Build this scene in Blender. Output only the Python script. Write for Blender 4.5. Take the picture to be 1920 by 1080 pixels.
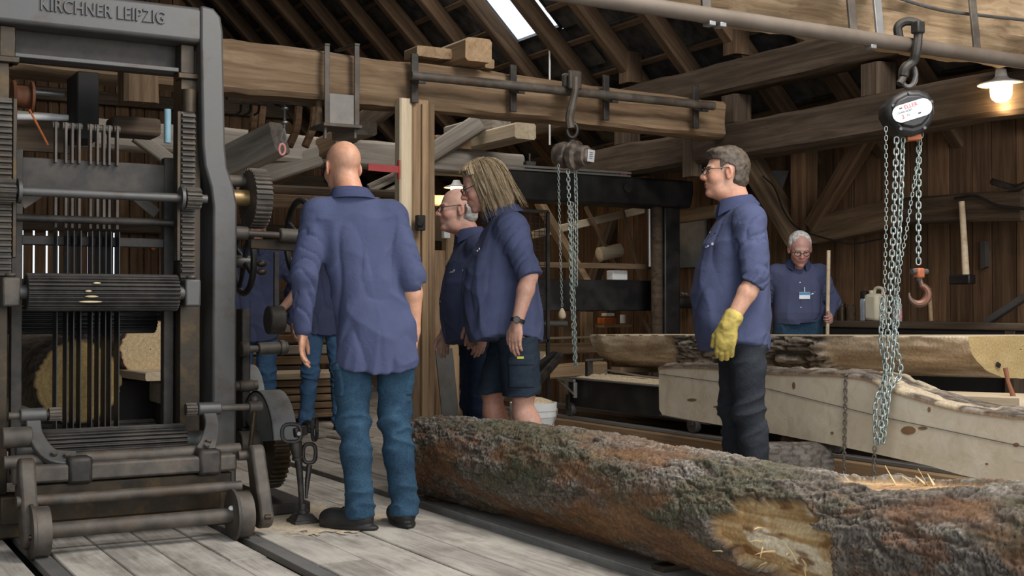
import bpy, math, random
import numpy as np
from mathutils import Vector, Matrix, Quaternion

for _o in list(bpy.data.objects):
    bpy.data.objects.remove(_o, do_unlink=True)
SC = bpy.context.scene
COL = SC.collection
random.seed(7)
RS = np.random.RandomState(11)

# ------------------------------------------------------------------ camera
# The hall's axes: X across the saw line (recedes to the right), Y along the logs (recedes to the left), Z up.
FPX = 2340.0
CAMZ = 1.02
PITCH = math.atan(35.0 / FPX)
_d = Vector((0.5, math.sqrt(3) / 2, 0)); _r = Vector((math.sqrt(3) / 2, -0.5, 0))
_f = _d * math.cos(PITCH) + Vector((0, 0, 1)) * math.sin(PITCH)
_u = Vector((0, 0, 1)) * math.cos(PITCH) - _d * math.sin(PITCH)
cam_data = bpy.data.cameras.new('camera')
cam_data.sensor_width = 36.0
cam_data.lens = FPX / 1920.0 * 36.0
cam_data.clip_start = 0.05; cam_data.clip_end = 200
cam = bpy.data.objects.new('camera', cam_data)
COL.objects.link(cam)
cam.matrix_world = Matrix(((_r.x, _u.x, -_f.x, 0), (_r.y, _u.y, -_f.y, 0), (_r.z, _u.z, -_f.z, CAMZ), (0, 0, 0, 1)))
SC.camera = cam
SC.view_settings.view_transform = 'Standard'
SC.view_settings.look = 'None'
SC.view_settings.gamma = 1.0
SC.view_settings.use_curve_mapping = False
SC.view_settings.exposure = 0.0

# ------------------------------------------------------------------ world and daylight
W = bpy.data.worlds.new('overcast_sky'); SC.world = W; W.use_nodes = True
_bg = W.node_tree.nodes['Background']
_bg.inputs[0].default_value = (0.80, 0.90, 1.0, 1)
_bg.inputs[1].default_value = 1.6


def area_light(name, loc, target, sx, sy, power, col):
    l = bpy.data.lights.new(name, 'AREA'); l.shape = 'RECTANGLE'; l.size = sx; l.size_y = sy
    l.energy = power; l.color = col
    o = bpy.data.objects.new(name, l); COL.objects.link(o)
    o.location = loc
    o.rotation_euler = (Vector(target) - Vector(loc)).to_track_quat('-Z', 'Y').to_euler()
    return o


# daylight from the open gable behind the camera and from the rows of roof lights above the saw floor
area_light('gable_daylight', (3.4, -2.6, 2.7), (4.4, 5.6, 0.6), 4.4, 2.8, 150, (1.0, 0.96, 0.92))
area_light('roof_light_front', (4.1, 2.6, 4.8), (3.9, 5.0, 0.3), 2.0, 2.2, 315, (1.0, 0.97, 0.93))
area_light('roof_light_rear', (4.4, 9.6, 4.4), (4.3, 9.2, 0), 1.6, 3.0, 55, (1.0, 0.95, 0.88))


# ------------------------------------------------------------------ picture geometry -> world points
def ray(px, py):
    v = _f + _r * ((px - 960.0) / FPX) + _u * ((540.0 - py) / FPX)
    return v


C0 = Vector((0, 0, CAMZ))


def onX(px, py, X):
    v = ray(px, py); return C0 + v * (X / v.x)


def onY(px, py, Y):
    v = ray(px, py); return C0 + v * (Y / v.y)


def onZ(px, py, Z):
    v = ray(px, py); return C0 + v * ((Z - CAMZ) / v.z)


def atD(px, py, D):
    v = ray(px, py); return C0 + v * (D / v.dot(_d))


# ------------------------------------------------------------------ object helpers
def V(*a):
    return Vector(a)


def wmat(o):
    if o is None: return Matrix.Identity(4)
    b = o.matrix_basis
    if o.parent: return wmat(o.parent) @ o.matrix_parent_inverse @ b
    return b.copy()


def setparent(c, p):
    c.parent = p
    c.matrix_parent_inverse = wmat(p).inverted()
    return c


def tag(o, label=None, cat=None, group=None, kind=None):
    if label: o['label'] = label
    if cat: o['category'] = cat
    if group: o['group'] = group
    if kind: o['kind'] = kind
    return o


def empty(name, loc, label=None, cat=None, group=None):
    o = bpy.data.objects.new(name, None); COL.objects.link(o)
    o.empty_display_size = 0.1
    o.location = loc
    return tag(o, label, cat, group)


def new_mesh(name, verts, faces, smooth=False):
    me = bpy.data.meshes.new(name)
    if isinstance(faces, np.ndarray):
        nv = len(verts); nf = len(faces); k = faces.shape[1]
        me.vertices.add(nv); me.vertices.foreach_set('co', np.asarray(verts, dtype=np.float32).ravel())
        me.loops.add(nf * k); me.loops.foreach_set('vertex_index', faces.astype(np.int32).ravel())
        me.polygons.add(nf)
        me.polygons.foreach_set('loop_start', np.arange(0, nf * k, k, dtype=np.int32))
        me.polygons.foreach_set('loop_total', np.full(nf, k, dtype=np.int32))
        if smooth: me.polygons.foreach_set('use_smooth', np.ones(nf, dtype=bool))
        me.update(calc_edges=True); me.validate()
    else:
        me.from_pydata([tuple(v) for v in verts], [], faces)
        if smooth:
            me.polygons.foreach_set('use_smooth', np.ones(len(me.polygons), dtype=bool))
        me.update()
    return me


def put(name, me, mat, parent=None, mw=None, bevel=None):
    o = bpy.data.objects.new(name, me); COL.objects.link(o)
    if mat is not None and len(me.materials) == 0: me.materials.append(mat)
    if mw is not None: o.matrix_basis = mw
    if parent is not None: setparent(o, parent)
    if bevel:
        m = o.modifiers.new('edge', 'BEVEL'); m.width = bevel; m.segments = 2; m.limit_method = 'ANGLE'; m.angle_limit = math.radians(40)
        m.harden_normals = False
    return o


def smooth_by_angle(me, ang=35):
    """smooth faces, sharp edges above ang"""
    me.polygons.foreach_set('use_smooth', np.ones(len(me.polygons), dtype=bool))
    try:
        me.set_sharp_from_angle(angle=math.radians(ang))
    except Exception:
        pass


class MB:
    """collects simple solids in world space, build() links them as one mesh object"""
    def __init__(s): s.v = []; s.f = []

    def add(s, vs, fs):
        b = len(s.v); s.v += [Vector(q) for q in vs]; s.f += [[i + b for i in f] for f in fs]; return s

    def box(s, c, size, m=None):
        c = Vector(c); h = Vector(size) * 0.5
        q = []
        for sx in (-1, 1):
            for sy in (-1, 1):
                for sz in (-1, 1):
                    p = Vector((sx * h.x, sy * h.y, sz * h.z))
                    if m is not None: p = m @ p
                    q.append(c + p)
        return s.add(q, [(0, 1, 3, 2), (4, 6, 7, 5), (0, 4, 5, 1), (2, 3, 7, 6), (0, 2, 6, 4), (1, 5, 7, 3)])

    def bar(s, a, b, w, h, up=(0, 0, 1)):
        a = Vector(a); b = Vector(b); x = (b - a); L = x.length; x.normalize()
        up = Vector(up); y = up.cross(x)
        if y.length < 1e-4: y = Vector((0, 1, 0)).cross(x)
        y.normalize(); z = x.cross(y)
        m = Matrix((x, y, z)).transposed()
        return s.box((a + b) / 2, (L, w, h), m)

    def cyl(s, a, b, r, r2=None, n=20, cap=True):
        a = Vector(a); b = Vector(b); r2 = r if r2 is None else r2
        return s.tube([a, b], [r, r2], n, cap)

    def tube(s, pts, rad, n=12, cap=True, closed=False):
        pts = [Vector(p) for p in pts]
        if not hasattr(rad, '__len__'): rad = [rad] * len(pts)
        m = len(pts); q = []
        t0 = (pts[1] - pts[0]).normalized()
        ref = Vector((0, 0, 1)) if abs(t0.z) < 0.9 else Vector((1, 0, 0))
        u = t0.cross(ref).normalized()
        for i, p in enumerate(pts):
            if closed: t = (pts[(i + 1) % m] - pts[i - 1]).normalized()
            elif i == 0: t = (pts[1] - pts[0]).normalized()
            elif i == m - 1: t = (pts[-1] - pts[-2]).normalized()
            else: t = ((pts[i + 1] - p).normalized() + (p - pts[i - 1]).normalized()).normalized()
            u = (u - t * u.dot(t)).normalized(); w = t.cross(u)
            for k in range(n):
                a = 2 * math.pi * k / n
                q.append(p + (u * math.cos(a) + w * math.sin(a)) * rad[i])
        f = []
        for i in range(m if closed else m - 1):
            j = (i + 1) % m
            for k in range(n):
                l = (k + 1) % n
                f.append((i * n + k, i * n + l, j * n + l, j * n + k))
        if cap and not closed:
            f.append(tuple(range(n - 1, -1, -1))); f.append(tuple((m - 1) * n + k for k in range(n)))
        return s.add(q, f)

    def lathe(s, o, axis, prof, n=24):
        """prof: list of (along, radius)"""
        o = Vector(o); ax = Vector(axis).normalized()
        pts = [o + ax * a for a, r in prof]
        ref = Vector((0, 0, 1)) if abs(ax.z) < 0.9 else Vector((1, 0, 0))
        u = ax.cross(ref).normalized(); w = ax.cross(u)
        q = []; m = len(prof)
        for p, (a, r) in zip(pts, prof):
            for k in range(n):
                t = 2 * math.pi * k / n
                q.append(p + (u * math.cos(t) + w * math.sin(t)) * max(r, 1e-4))
        f = []
        for i in range(m - 1):
            for k in range(n):
                l = (k + 1) % n
                f.append((i * n + k, i * n + l, (i + 1) * n + l, (i + 1) * n + k))
        f.append(tuple(range(n - 1, -1, -1))); f.append(tuple((m - 1) * n + k for k in range(n)))
        return s.add(q, f)

    def prism(s, outline, ext):
        """outline: list of world points (planar polygon), ext: extrusion vector"""
        o = [Vector(p) for p in outline]; e = Vector(ext); n = len(o)
        q = o + [p + e for p in o]
        f = [tuple(range(n - 1, -1, -1)), tuple(n + k for k in range(n))]
        for k in range(n):
            l = (k + 1) % n
            f.append((k, l, n + l, n + k))
        return s.add(q, f)

    def gear(s, c, axis, ro, ri, w, n, bore=0.0):
        c = Vector(c); ax = Vector(axis).normalized()
        ref = Vector((0, 0, 1)) if abs(ax.z) < 0.9 else Vector((1, 0, 0))
        u = ax.cross(ref).normalized(); v = ax.cross(u)
        out = []
        for k in range(n):
            for fr, r in ((0.0, ri), (0.16, ro), (0.48, ro), (0.64, ri)):
                t = 2 * math.pi * (k + fr) / n
                out.append(c - ax * (w / 2) + (u * math.cos(t) + v * math.sin(t)) * r)
        return s.prism(out, ax * w)

    def sphere(s, c, r, n=12, sc=(1, 1, 1)):
        c = Vector(c)
        prof = []
        q = []; f = []
        for i in range(n + 1):
            th = math.pi * i / n
            for k in range(2 * n):
                ph = math.pi * k / n
                q.append(c + Vector((math.sin(th) * math.cos(ph) * r * sc[0], math.sin(th) * math.sin(ph) * r * sc[1], math.cos(th) * r * sc[2])))
        for i in range(n):
            for k in range(2 * n):
                l = (k + 1) % (2 * n)
                f.append((i * 2 * n + k, (i + 1) * 2 * n + k, (i + 1) * 2 * n + l, i * 2 * n + l))
        return s.add(q, f)

    def build(s, name, mat, parent=None, bevel=None, smooth=35, label=None):
        c = sum(s.v, Vector()) / len(s.v)
        me = bpy.data.meshes.new(name)
        me.from_pydata([tuple(p - c) for p in s.v], [], s.f)
        me.update()
        import bmesh
        bm = bmesh.new(); bm.from_mesh(me)
        bmesh.ops.recalc_face_normals(bm, faces=bm.faces)
        bm.to_mesh(me); bm.free()
        if smooth: smooth_by_angle(me, smooth)
        o = put(name, me, mat, None, Matrix.Translation(c), bevel)
        if parent is not None: setparent(o, parent)
        if label: o['label'] = label
        return o


# ------------------------------------------------------------------ numpy noise
def _hash(ix, iy, iz, seed):
    h = (ix.astype(np.int64) * 374761393 + iy.astype(np.int64) * 668265263 + iz.astype(np.int64) * 2147483647 + seed * 1274126177) & 0xffffffff
    h = ((h ^ (h >> 13)) * 1274126177) & 0xffffffff
    h = (h ^ (h >> 16)) & 0xffffffff
    return (h & 0xffffff).astype(np.float32) / float(0xffffff)


def vnoise(x, y, z=None, seed=0):
    x = np.asarray(x, dtype=np.float32); y = np.asarray(y, dtype=np.float32)
    z = np.zeros_like(x) if z is None else np.asarray(z, dtype=np.float32)
    x, y, z = np.broadcast_arrays(x, y, z)
    ix = np.floor(x); iy = np.floor(y); iz = np.floor(z)
    fx = x - ix; fy = y - iy; fz = z - iz
    fx = fx * fx * (3 - 2 * fx); fy = fy * fy * (3 - 2 * fy); fz = fz * fz * (3 - 2 * fz)
    r = 0
    for dx in (0, 1):
        wx = fx if dx else 1 - fx
        for dy in (0, 1):
            wy = fy if dy else 1 - fy
            for dz in (0, 1):
                wz = fz if dz else 1 - fz
                r = r + wx * wy * wz * _hash(ix + dx, iy + dy, iz + dz, seed)
    return r


def fbm(x, y, z=None, seed=0, oct=4, gain=0.5):
    a = 1.0; t = 0; r = 0
    for o in range(oct):
        r = r + a * vnoise(x * 2 ** o, y * 2 ** o, None if z is None else z * 2 ** o, seed + o * 17)
        t += a; a *= gain
    return r / t


def worley(x, y, seed=0):
    """F1, F2 and the id of the nearest cell, plane"""
    ix = np.floor(x); iy = np.floor(y)
    f1 = np.full(x.shape, 9.0, dtype=np.float32); f2 = f1.copy(); cid = np.zeros_like(f1)
    z = np.zeros_like(ix)
    for dx in (-1, 0, 1):
        for dy in (-1, 0, 1):
            jx = ix + dx; jy = iy + dy
            qx = jx + _hash(jx, jy, z, seed); qy = jy + _hash(jx, jy, z, seed + 5)
            d = np.hypot(x - qx, y - qy)
            idn = _hash(jx, jy, z, seed + 9)
            m = d < f1
            f2 = np.where(m, f1, np.minimum(f2, d)); cid = np.where(m, idn, cid); f1 = np.where(m, d, f1)
    return f1, f2, cid


# ------------------------------------------------------------------ procedural materials
MATS = {}


def nt(name):
    m = bpy.data.materials.new(name); m.use_nodes = True
    t = m.node_tree; b = t.nodes['Principled BSDF']
    MATS[name] = m
    return m, t, b


def N(t, typ, **kw):
    n = t.nodes.new(typ)
    for k, v in kw.items():
        if k.startswith('i_'):
            n.inputs[k[2:]].default_value = v
        else: setattr(n, k, v)
    return n


def ramp(t, fac, stops):
    r = t.nodes.new('ShaderNodeValToRGB')
    e = r.color_ramp.elements
    while len(e) > 1: e.remove(e[-1])
    e[0].position = stops[0][0]; e[0].color = (*stops[0][1], 1)
    for p, c in stops[1:]:
        q = e.new(p); q.color = (*c, 1)
    t.links.new(fac, r.inputs[0])
    return r.outputs[0]


def mixc(t, fac, a, b, mode='MIX'):
    n = t.nodes.new('ShaderNodeMix'); n.data_type = 'RGBA'; n.blend_type = mode
    for sock, val in ((n.inputs[0], fac), (n.inputs[6], a), (n.inputs[7], b)):
        if isinstance(val, (int, float)): sock.default_value = val
        elif isinstance(val, tuple): sock.default_value = (*val, 1)
        else: t.links.new(val, sock)
    return n.outputs[2]


def coords(t, scale=(1, 1, 1), rnd=True, src='Object'):
    tc = t.nodes.new('ShaderNodeTexCoord')
    mp = t.nodes.new('ShaderNodeMapping'); mp.inputs['Scale'].default_value = scale
    out = tc.outputs[src]
    if rnd:
        oi = t.nodes.new('ShaderNodeObjectInfo')
        mu = t.nodes.new('ShaderNodeVectorMath'); mu.operation = 'SCALE'
        co = t.nodes.new('ShaderNodeCombineXYZ')
        for i in range(3): t.links.new(oi.outputs['Random'], co.inputs[i])
        t.links.new(co.outputs[0], mu.inputs[0]); mu.inputs['Scale'].default_value = 37.0
        ad = t.nodes.new('ShaderNodeVectorMath'); ad.operation = 'ADD'
        t.links.new(out, ad.inputs[0]); t.links.new(mu.outputs[0], ad.inputs[1]); out = ad.outputs[0]
    t.links.new(out, mp.inputs[0])
    return mp.outputs[0]


def noise(t, vec, scale, detail=4, rough=0.55, dist=0.0):
    n = t.nodes.new('ShaderNodeTexNoise'); n.inputs['Scale'].default_value = scale
    n.inputs['Detail'].default_value = detail; n.inputs['Roughness'].default_value = rough
    n.inputs['Distortion'].default_value = dist
    t.links.new(vec, n.inputs['Vector'])
    return n.outputs['Fac']


def bump(t, b, h, strength=0.3, dist=0.01):
    n = t.nodes.new('ShaderNodeBump'); n.inputs['Strength'].default_value = strength; n.inputs['Distance'].default_value = dist
    t.links.new(h, n.inputs['Height']); t.links.new(n.outputs[0], b.inputs['Normal'])


def wood(name, dark, mid, light, gscale=1.0, rough=0.8, var=0.25, knots=False):
    """grain runs along the object's local X"""
    m, t, b = nt(name)
    v = coords(t, (0.5, 9, 9))
    g = noise(t, v, 3.0 * gscale, 6, 0.65, 0.6)
    c = ramp(t, g, [(0.25, dark), (0.48, mid), (0.72, light)])
    v2 = coords(t, (0.6, 1.4, 1.4))
    s = noise(t, v2, 2.2, 4, 0.6)
    c = mixc(t, ramp(t, s, [(0.35, (0, 0, 0)), (0.75, (1, 1, 1))]), c, mixc(t, 0.55, c, dark))
    oi = t.nodes.new('ShaderNodeObjectInfo')
    mr = t.nodes.new('ShaderNodeMapRange'); mr.inputs[3].default_value = 1 - var; mr.inputs[4].default_value = 1 + var
    t.links.new(oi.outputs['Random'], mr.inputs[0])
    hs = t.nodes.new('ShaderNodeHueSaturation'); t.links.new(mr.outputs[0], hs.inputs['Value']); t.links.new(c, hs.inputs['Color'])
    t.links.new(hs.outputs[0], b.inputs['Base Color'])
    b.inputs['Roughness'].default_value = rough
    b.inputs['Specular IOR Level'].default_value = 0.25
    bump(t, b, g, 0.5, 0.006)
    return m


def metal(name, base, dust, rust=None, rough=0.45, metallic=0.75, dustamt=0.5, scale=9):
    m, t, b = nt(name)
    v = coords(t, (1, 1, 1))
    n1 = noise(t, v, scale, 6, 0.6); n2 = noise(t, v, scale * 5, 3, 0.6)
    f = ramp(t, n1, [(0.40, (0, 0, 0)), (0.72, (dustamt,) * 3)])
    c = mixc(t, f, base, dust)
    if rust:
        n3 = noise(t, v, scale * 0.6, 5, 0.7)
        c = mixc(t, ramp(t, n3, [(0.52, (0, 0, 0)), (0.70, (0.8,) * 3)]), c, rust)
    t.links.new(c, b.inputs['Base Color'])
    b.inputs['Metallic'].default_value = metallic
    rr = t.nodes.new('ShaderNodeMapRange'); rr.inputs[3].default_value = rough - 0.1; rr.inputs[4].default_value = rough + 0.25
    t.links.new(n1, rr.inputs[0]); t.links.new(rr.outputs[0], b.inputs['Roughness'])
    bump(t, b, n2, 0.12, 0.004)
    return m


def plain(name, col, rough=0.6, metallic=0.0, emit=None, es=0.0, var=0.15, scale=12, spec=0.4):
    m, t, b = nt(name)
    v = coords(t)
    n1 = noise(t, v, scale, 4)
    d = tuple(c * (1 - var) for c in col); l = tuple(min(1, c * (1 + var)) for c in col)
    c = ramp(t, n1, [(0.3, d), (0.7, l)])
    t.links.new(c, b.inputs['Base Color'])
    b.inputs['Roughness'].default_value = rough; b.inputs['Metallic'].default_value = metallic
    b.inputs['Specular IOR Level'].default_value = spec
    if emit:
        b.inputs['Emission Color'].default_value = (*emit, 1); b.inputs['Emission Strength'].default_value = es
    return m


def attr_mat(name, rough=0.85, bscale=60, bstr=0.3, spec=0.25, bdist=0.004):
    m, t, b = nt(name)
    a = t.nodes.new('ShaderNodeAttribute'); a.attribute_name = 'tone'
    v = coords(t, rnd=False)
    n1 = noise(t, v, bscale, 4)
    c = mixc(t, 1.0, a.outputs['Color'], ramp(t, n1, [(0.3, (0.72,) * 3), (0.7, (1.2,) * 3)]), 'MULTIPLY')
    t.links.new(c, b.inputs['Base Color']); b.inputs['Roughness'].default_value = rough
    b.inputs['Specular IOR Level'].default_value = spec
    bump(t, b, n1, bstr, bdist)
    return m


def set_tone(me, col):
    """col: (n,3) per vertex"""
    a = me.color_attributes.new('tone', 'FLOAT_COLOR', 'POINT')
    c = np.ones((len(col), 4), dtype=np.float32); c[:, :3] = col
    a.data.foreach_set('color', c.ravel())


def beam(name, p0, p1, w, h, mat, parent=None, up=(0, 0, 1), rough=0.0, seed=0, seg=0.14, cham=0.12, taper=1.0):
    """timber with its grain along local X; rough > 0 gives hewn, wavy faces (metres)"""
    p0 = Vector(p0); p1 = Vector(p1); x = p1 - p0; L = x.length; x.normalize()
    y = Vector(up).cross(x)
    if y.length < 1e-4: y = Vector((0, 1, 0)).cross(x)
    y.normalize(); z = x.cross(y)
    n = max(1, int(L / seg)) if rough > 0 else 1
    a = w / 2; b = h / 2; c = min(w, h) * cham
    ring = [(-a + c, -b), (a - c, -b), (a, -b + c), (a, b - c), (a - c, b), (-a + c, b), (-a, b - c), (-a, -b + c)]
    if rough > 0:  # extra points on the faces
        rr = []
        for i, q in enumerate(ring):
            nx = ring[(i + 1) % 8]; rr.append(q)
            if i % 2 == 0: rr += [(q[0] * .67 + nx[0] * .33, q[1] * .67 + nx[1] * .33), (q[0] * .33 + nx[0] * .67, q[1] * .33 + nx[1] * .67)]
        ring = rr
    k = len(ring); R = np.array(ring, dtype=np.float32)
    vs = []
    rs = np.random.RandomState(seed + 3)
    for i in range(n + 1):
        s = -L / 2 + L * i / n
        q = R.copy() * (1 + (taper - 1) * i / n)
        if rough > 0:
            px = np.full(k, s / 0.45 + seed * 3.1); nn = vnoise(px, q[:, 0] * 9 + 50, q[:, 1] * 9 + 50, seed) - 0.5
            n2 = vnoise(px * 4, q[:, 0] * 25 + 9, q[:, 1] * 25 + 9, seed + 4) - 0.5
            rad = q / np.maximum(np.hypot(q[:, 0], q[:, 1])[:, None], 1e-5)
            q = q + rad * (nn * 2 * rough + n2 * rough * 0.8)[:, None]
        for j in range(k): vs.append((s, q[j, 0], q[j, 1]))
    fs = [tuple(range(k - 1, -1, -1)), tuple(n * k + j for j in range(k))]
    for i in range(n):
        for j in range(k):
            l = (j + 1) % k
            fs.append((i * k + j, i * k + l, (i + 1) * k + l, (i + 1) * k + j))
    me = bpy.data.meshes.new(name); me.from_pydata(vs, [], fs); me.update()
    import bmesh
    bm = bmesh.new(); bm.from_mesh(me); bmesh.ops.recalc_face_normals(bm, faces=bm.faces); bm.to_mesh(me); bm.free()
    if rough > 0: smooth_by_angle(me, 38)
    M = Matrix((x, y, z)).transposed().to_4x4(); M.translation = (p0 + p1) / 2
    o = put(name, me, mat, None, M)
    if parent is not None: setparent(o, parent)
    return o


def board_mesh(L, w, th, c=0.004):
    """board along local X with chamfered long edges"""
    a = w / 2; b = th / 2
    ring = [(-a, -b), (a, -b), (a, b - c), (a - c, b), (-a + c, b), (-a, b - c)]
    vs = [(sx * L / 2, y, z) for sx in (-1, 1) for y, z in ring]
    k = 6
    fs = [tuple(range(k)), tuple(k + j for j in range(k - 1, -1, -1))]
    for j in range(k):
        l = (j + 1) % k
        fs.append((j, k + j, k + l, l))
    me = bpy.data.meshes.new('board'); me.from_pydata(vs, [], fs); me.update()
    return me


def frame(x, up=(0, 0, 1)):
    x = Vector(x).normalized(); y = Vector(up).cross(x)
    if y.length < 1e-4: y = Vector((0, 1, 0)).cross(x)
    y.normalize(); z = x.cross(y)
    return Matrix((x, y, z)).transposed().to_4x4()


def at_frame(loc, x, up=(0, 0, 1)):
    m = frame(x, up); m.translation = Vector(loc); return m


def arc(c, u, v, r, a0, a1, n=12):
    c = Vector(c); u = Vector(u); v = Vector(v)
    return [c + (u * math.cos(a0 + (a1 - a0) * i / n) + v * math.sin(a0 + (a1 - a0) * i / n)) * r for i in range(n + 1)]


def bez(pts, n=8):
    """Catmull-Rom through pts"""
    P = [Vector(p) for p in pts]; P = [P[0] * 2 - P[1]] + P + [P[-1] * 2 - P[-2]]
    out = []
    for i in range(1, len(P) - 2):
        a, b, c, d = P[i - 1], P[i], P[i + 1], P[i + 2]
        for k in range(n):
            s = k / n
            out.append(0.5 * (2 * b + (c - a) * s + (2 * a - 5 * b + 4 * c - d) * s * s + (-a + 3 * b - 3 * c + d) * s ** 3))
    out.append(P[-2])
    return out


XU = Vector((1, 0, 0)); YU = Vector((0, 1, 0)); ZU = Vector((0, 0, 1))
# ------------------------------------------------------------------ materials
m_floor = wood('floor_boards', (0.20, 0.172, 0.142), (0.37, 0.33, 0.285), (0.54, 0.49, 0.43), 1.3, 0.85, 0.14)
_t = m_floor.node_tree; _b = _t.nodes['Principled BSDF']
_src = _b.inputs['Base Color'].links[0].from_socket
_geo = _t.nodes.new('ShaderNodeNewGeometry'); _mp = _t.nodes.new('ShaderNodeMapping'); _mp.inputs['Scale'].default_value = (2.2, 1.0, 1.0)
_t.links.new(_geo.outputs['Position'], _mp.inputs[0])
_d1 = noise(_t, _mp.outputs[0], 1.6, 6, 0.65, 0.4)
_c = mixc(_t, ramp(_t, _d1, [(0.44, (0, 0, 0)), (0.62, (0.75,) * 3)]), _src, (0.56, 0.505, 0.43))
_d2 = noise(_t, _mp.outputs[0], 2.6, 5, 0.6, 0.3)
_c = mixc(_t, ramp(_t, _d2, [(0.50, (0, 0, 0)), (0.68, (0.6,) * 3)]), _c, (0.16, 0.135, 0.11))
_t.links.new(_c, _b.inputs['Base Color'])
m_floor_base = plain('floor_ground', (0.014, 0.011, 0.009), 0.95)
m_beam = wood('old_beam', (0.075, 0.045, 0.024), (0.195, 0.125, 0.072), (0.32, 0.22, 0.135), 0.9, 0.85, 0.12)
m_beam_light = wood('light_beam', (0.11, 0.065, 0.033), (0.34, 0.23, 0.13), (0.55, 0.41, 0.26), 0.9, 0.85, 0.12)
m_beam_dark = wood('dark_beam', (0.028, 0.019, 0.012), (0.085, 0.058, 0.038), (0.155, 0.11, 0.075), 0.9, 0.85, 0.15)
m_beam_grey = wood('grey_beam', (0.15, 0.125, 0.10), (0.30, 0.26, 0.215), (0.42, 0.38, 0.32), 0.9, 0.9, 0.12)
m_wall = wood('wall_boards', (0.048, 0.025, 0.012), (0.140, 0.078, 0.040), (0.245, 0.145, 0.078), 0.8, 0.85, 0.35)
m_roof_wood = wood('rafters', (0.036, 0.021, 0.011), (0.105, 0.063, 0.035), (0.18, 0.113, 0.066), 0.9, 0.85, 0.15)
m_tile = plain('roof_tiles', (0.055, 0.048, 0.043), 0.8, var=0.6, scale=9)
m_pale = wood('pale_timber', (0.36, 0.27, 0.17), (0.55, 0.44, 0.30), (0.68, 0.56, 0.41), 0.8, 0.75, 0.1)
m_fresh = wood('fresh_timber', (0.54, 0.44, 0.30), (0.68, 0.585, 0.44), (0.75, 0.66, 0.52), 0.35, 0.75, 0.05)
m_post = wood('post_timber', (0.17, 0.105, 0.055), (0.33, 0.215, 0.12), (0.46, 0.32, 0.19), 0.8, 0.8, 0.12)
m_iron = metal('dark_iron', (0.032, 0.028, 0.025), (0.10, 0.083, 0.068), None, 0.5, 0.55, 0.7, 10)
m_iron_grey = metal('grey_casting', (0.092, 0.088, 0.084), (0.135, 0.125, 0.112), (0.075, 0.052, 0.034), 0.45, 0.45, 0.6, 7)
m_iron_dust = metal('dusty_iron', (0.062, 0.052, 0.042), (0.165, 0.136, 0.107), (0.085, 0.05, 0.028), 0.55, 0.35, 0.85, 8)
m_iron_oil = metal('oily_iron', (0.032, 0.023, 0.014), (0.095, 0.062, 0.03), (0.11, 0.066, 0.02), 0.35, 0.5, 0.6, 10)
m_black = metal('black_paint', (0.012, 0.011, 0.011), (0.05, 0.045, 0.04), None, 0.4, 0.2, 0.6, 6)
m_steel = metal('worn_steel', (0.30, 0.29, 0.28), (0.34, 0.30, 0.26), None, 0.38, 0.7, 0.5, 10)
m_zinc = metal('zinc_chain', (0.33, 0.37, 0.34), (0.27, 0.29, 0.265), None, 0.35, 0.7, 0.5, 30)
m_chain_dark = metal('dark_chain', (0.14, 0.12, 0.10), (0.25, 0.2, 0.16), None, 0.5, 0.5, 0.6, 30)
m_dark = plain('soot_black', (0.012, 0.010, 0.009), 0.7)
m_white = plain('white_plastic', (0.72, 0.72, 0.70), 0.45, var=0.06)
m_red = plain('red_paint', (0.28, 0.025, 0.022), 0.55)
m_orange = plain('orange_paint', (0.50, 0.13, 0.03), 0.5, var=0.4)

# ------------------------------------------------------------------ floor
fb = MB().box((2.0, 8.0, -0.16), (13, 18, 0.2)).build('floor', m_floor_base, smooth=None)
tag(fb, kind='structure')
RAILS = (0.86, 1.735)


def lay(x0, x1, y0, y1, w=0.2, z=0.0, seed=1, mat=None, skip=()):
    rs = random.Random(seed)
    x = x0
    cache = {}
    while x < x1 - 0.03:
        ww = min(w * rs.choice((0.85, 1.0, 1.0, 1.2)), x1 - x)
        for r in skip:                      # boards stop at the rails
            if x < r - 0.045 < x + ww: ww = r - 0.045 - x
        y = y0 - rs.random() * 2.0
        while y < y1:
            L = rs.choice((2.6, 3.2, 3.8, 4.4))
            a = max(y, y0); b = min(y + L, y1)
            if b - a > 0.1:
                key = (round(ww, 3), round(b - a, 2))
                if key not in cache: cache[key] = board_mesh(b - a - 0.006, ww - 0.0055, 0.05)
                o = put('floor_board', cache[key], mat or m_floor, None,
                        at_frame((x + ww / 2, (a + b) / 2, z - 0.025 + rs.uniform(-0.003, 0.002)), YU))
                setparent(o, fb)
            y += L
        x += ww
        for r in skip:
            if abs(x - (r - 0.045)) < 1e-4: x = r + 0.075


lay(-1.4, 2.775, 2.6, 16.0, seed=3, skip=RAILS)
lay(2.86, 7.1, 1.6, 16.0, w=0.24, seed=5)
for r in RAILS:                              # flush steel rails with a flange groove
    o = MB().box((r + 0.03, 8.0, -0.012), (0.07, 11.0, 0.03)).build('rail', m_steel, fb, bevel=0.003)

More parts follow.
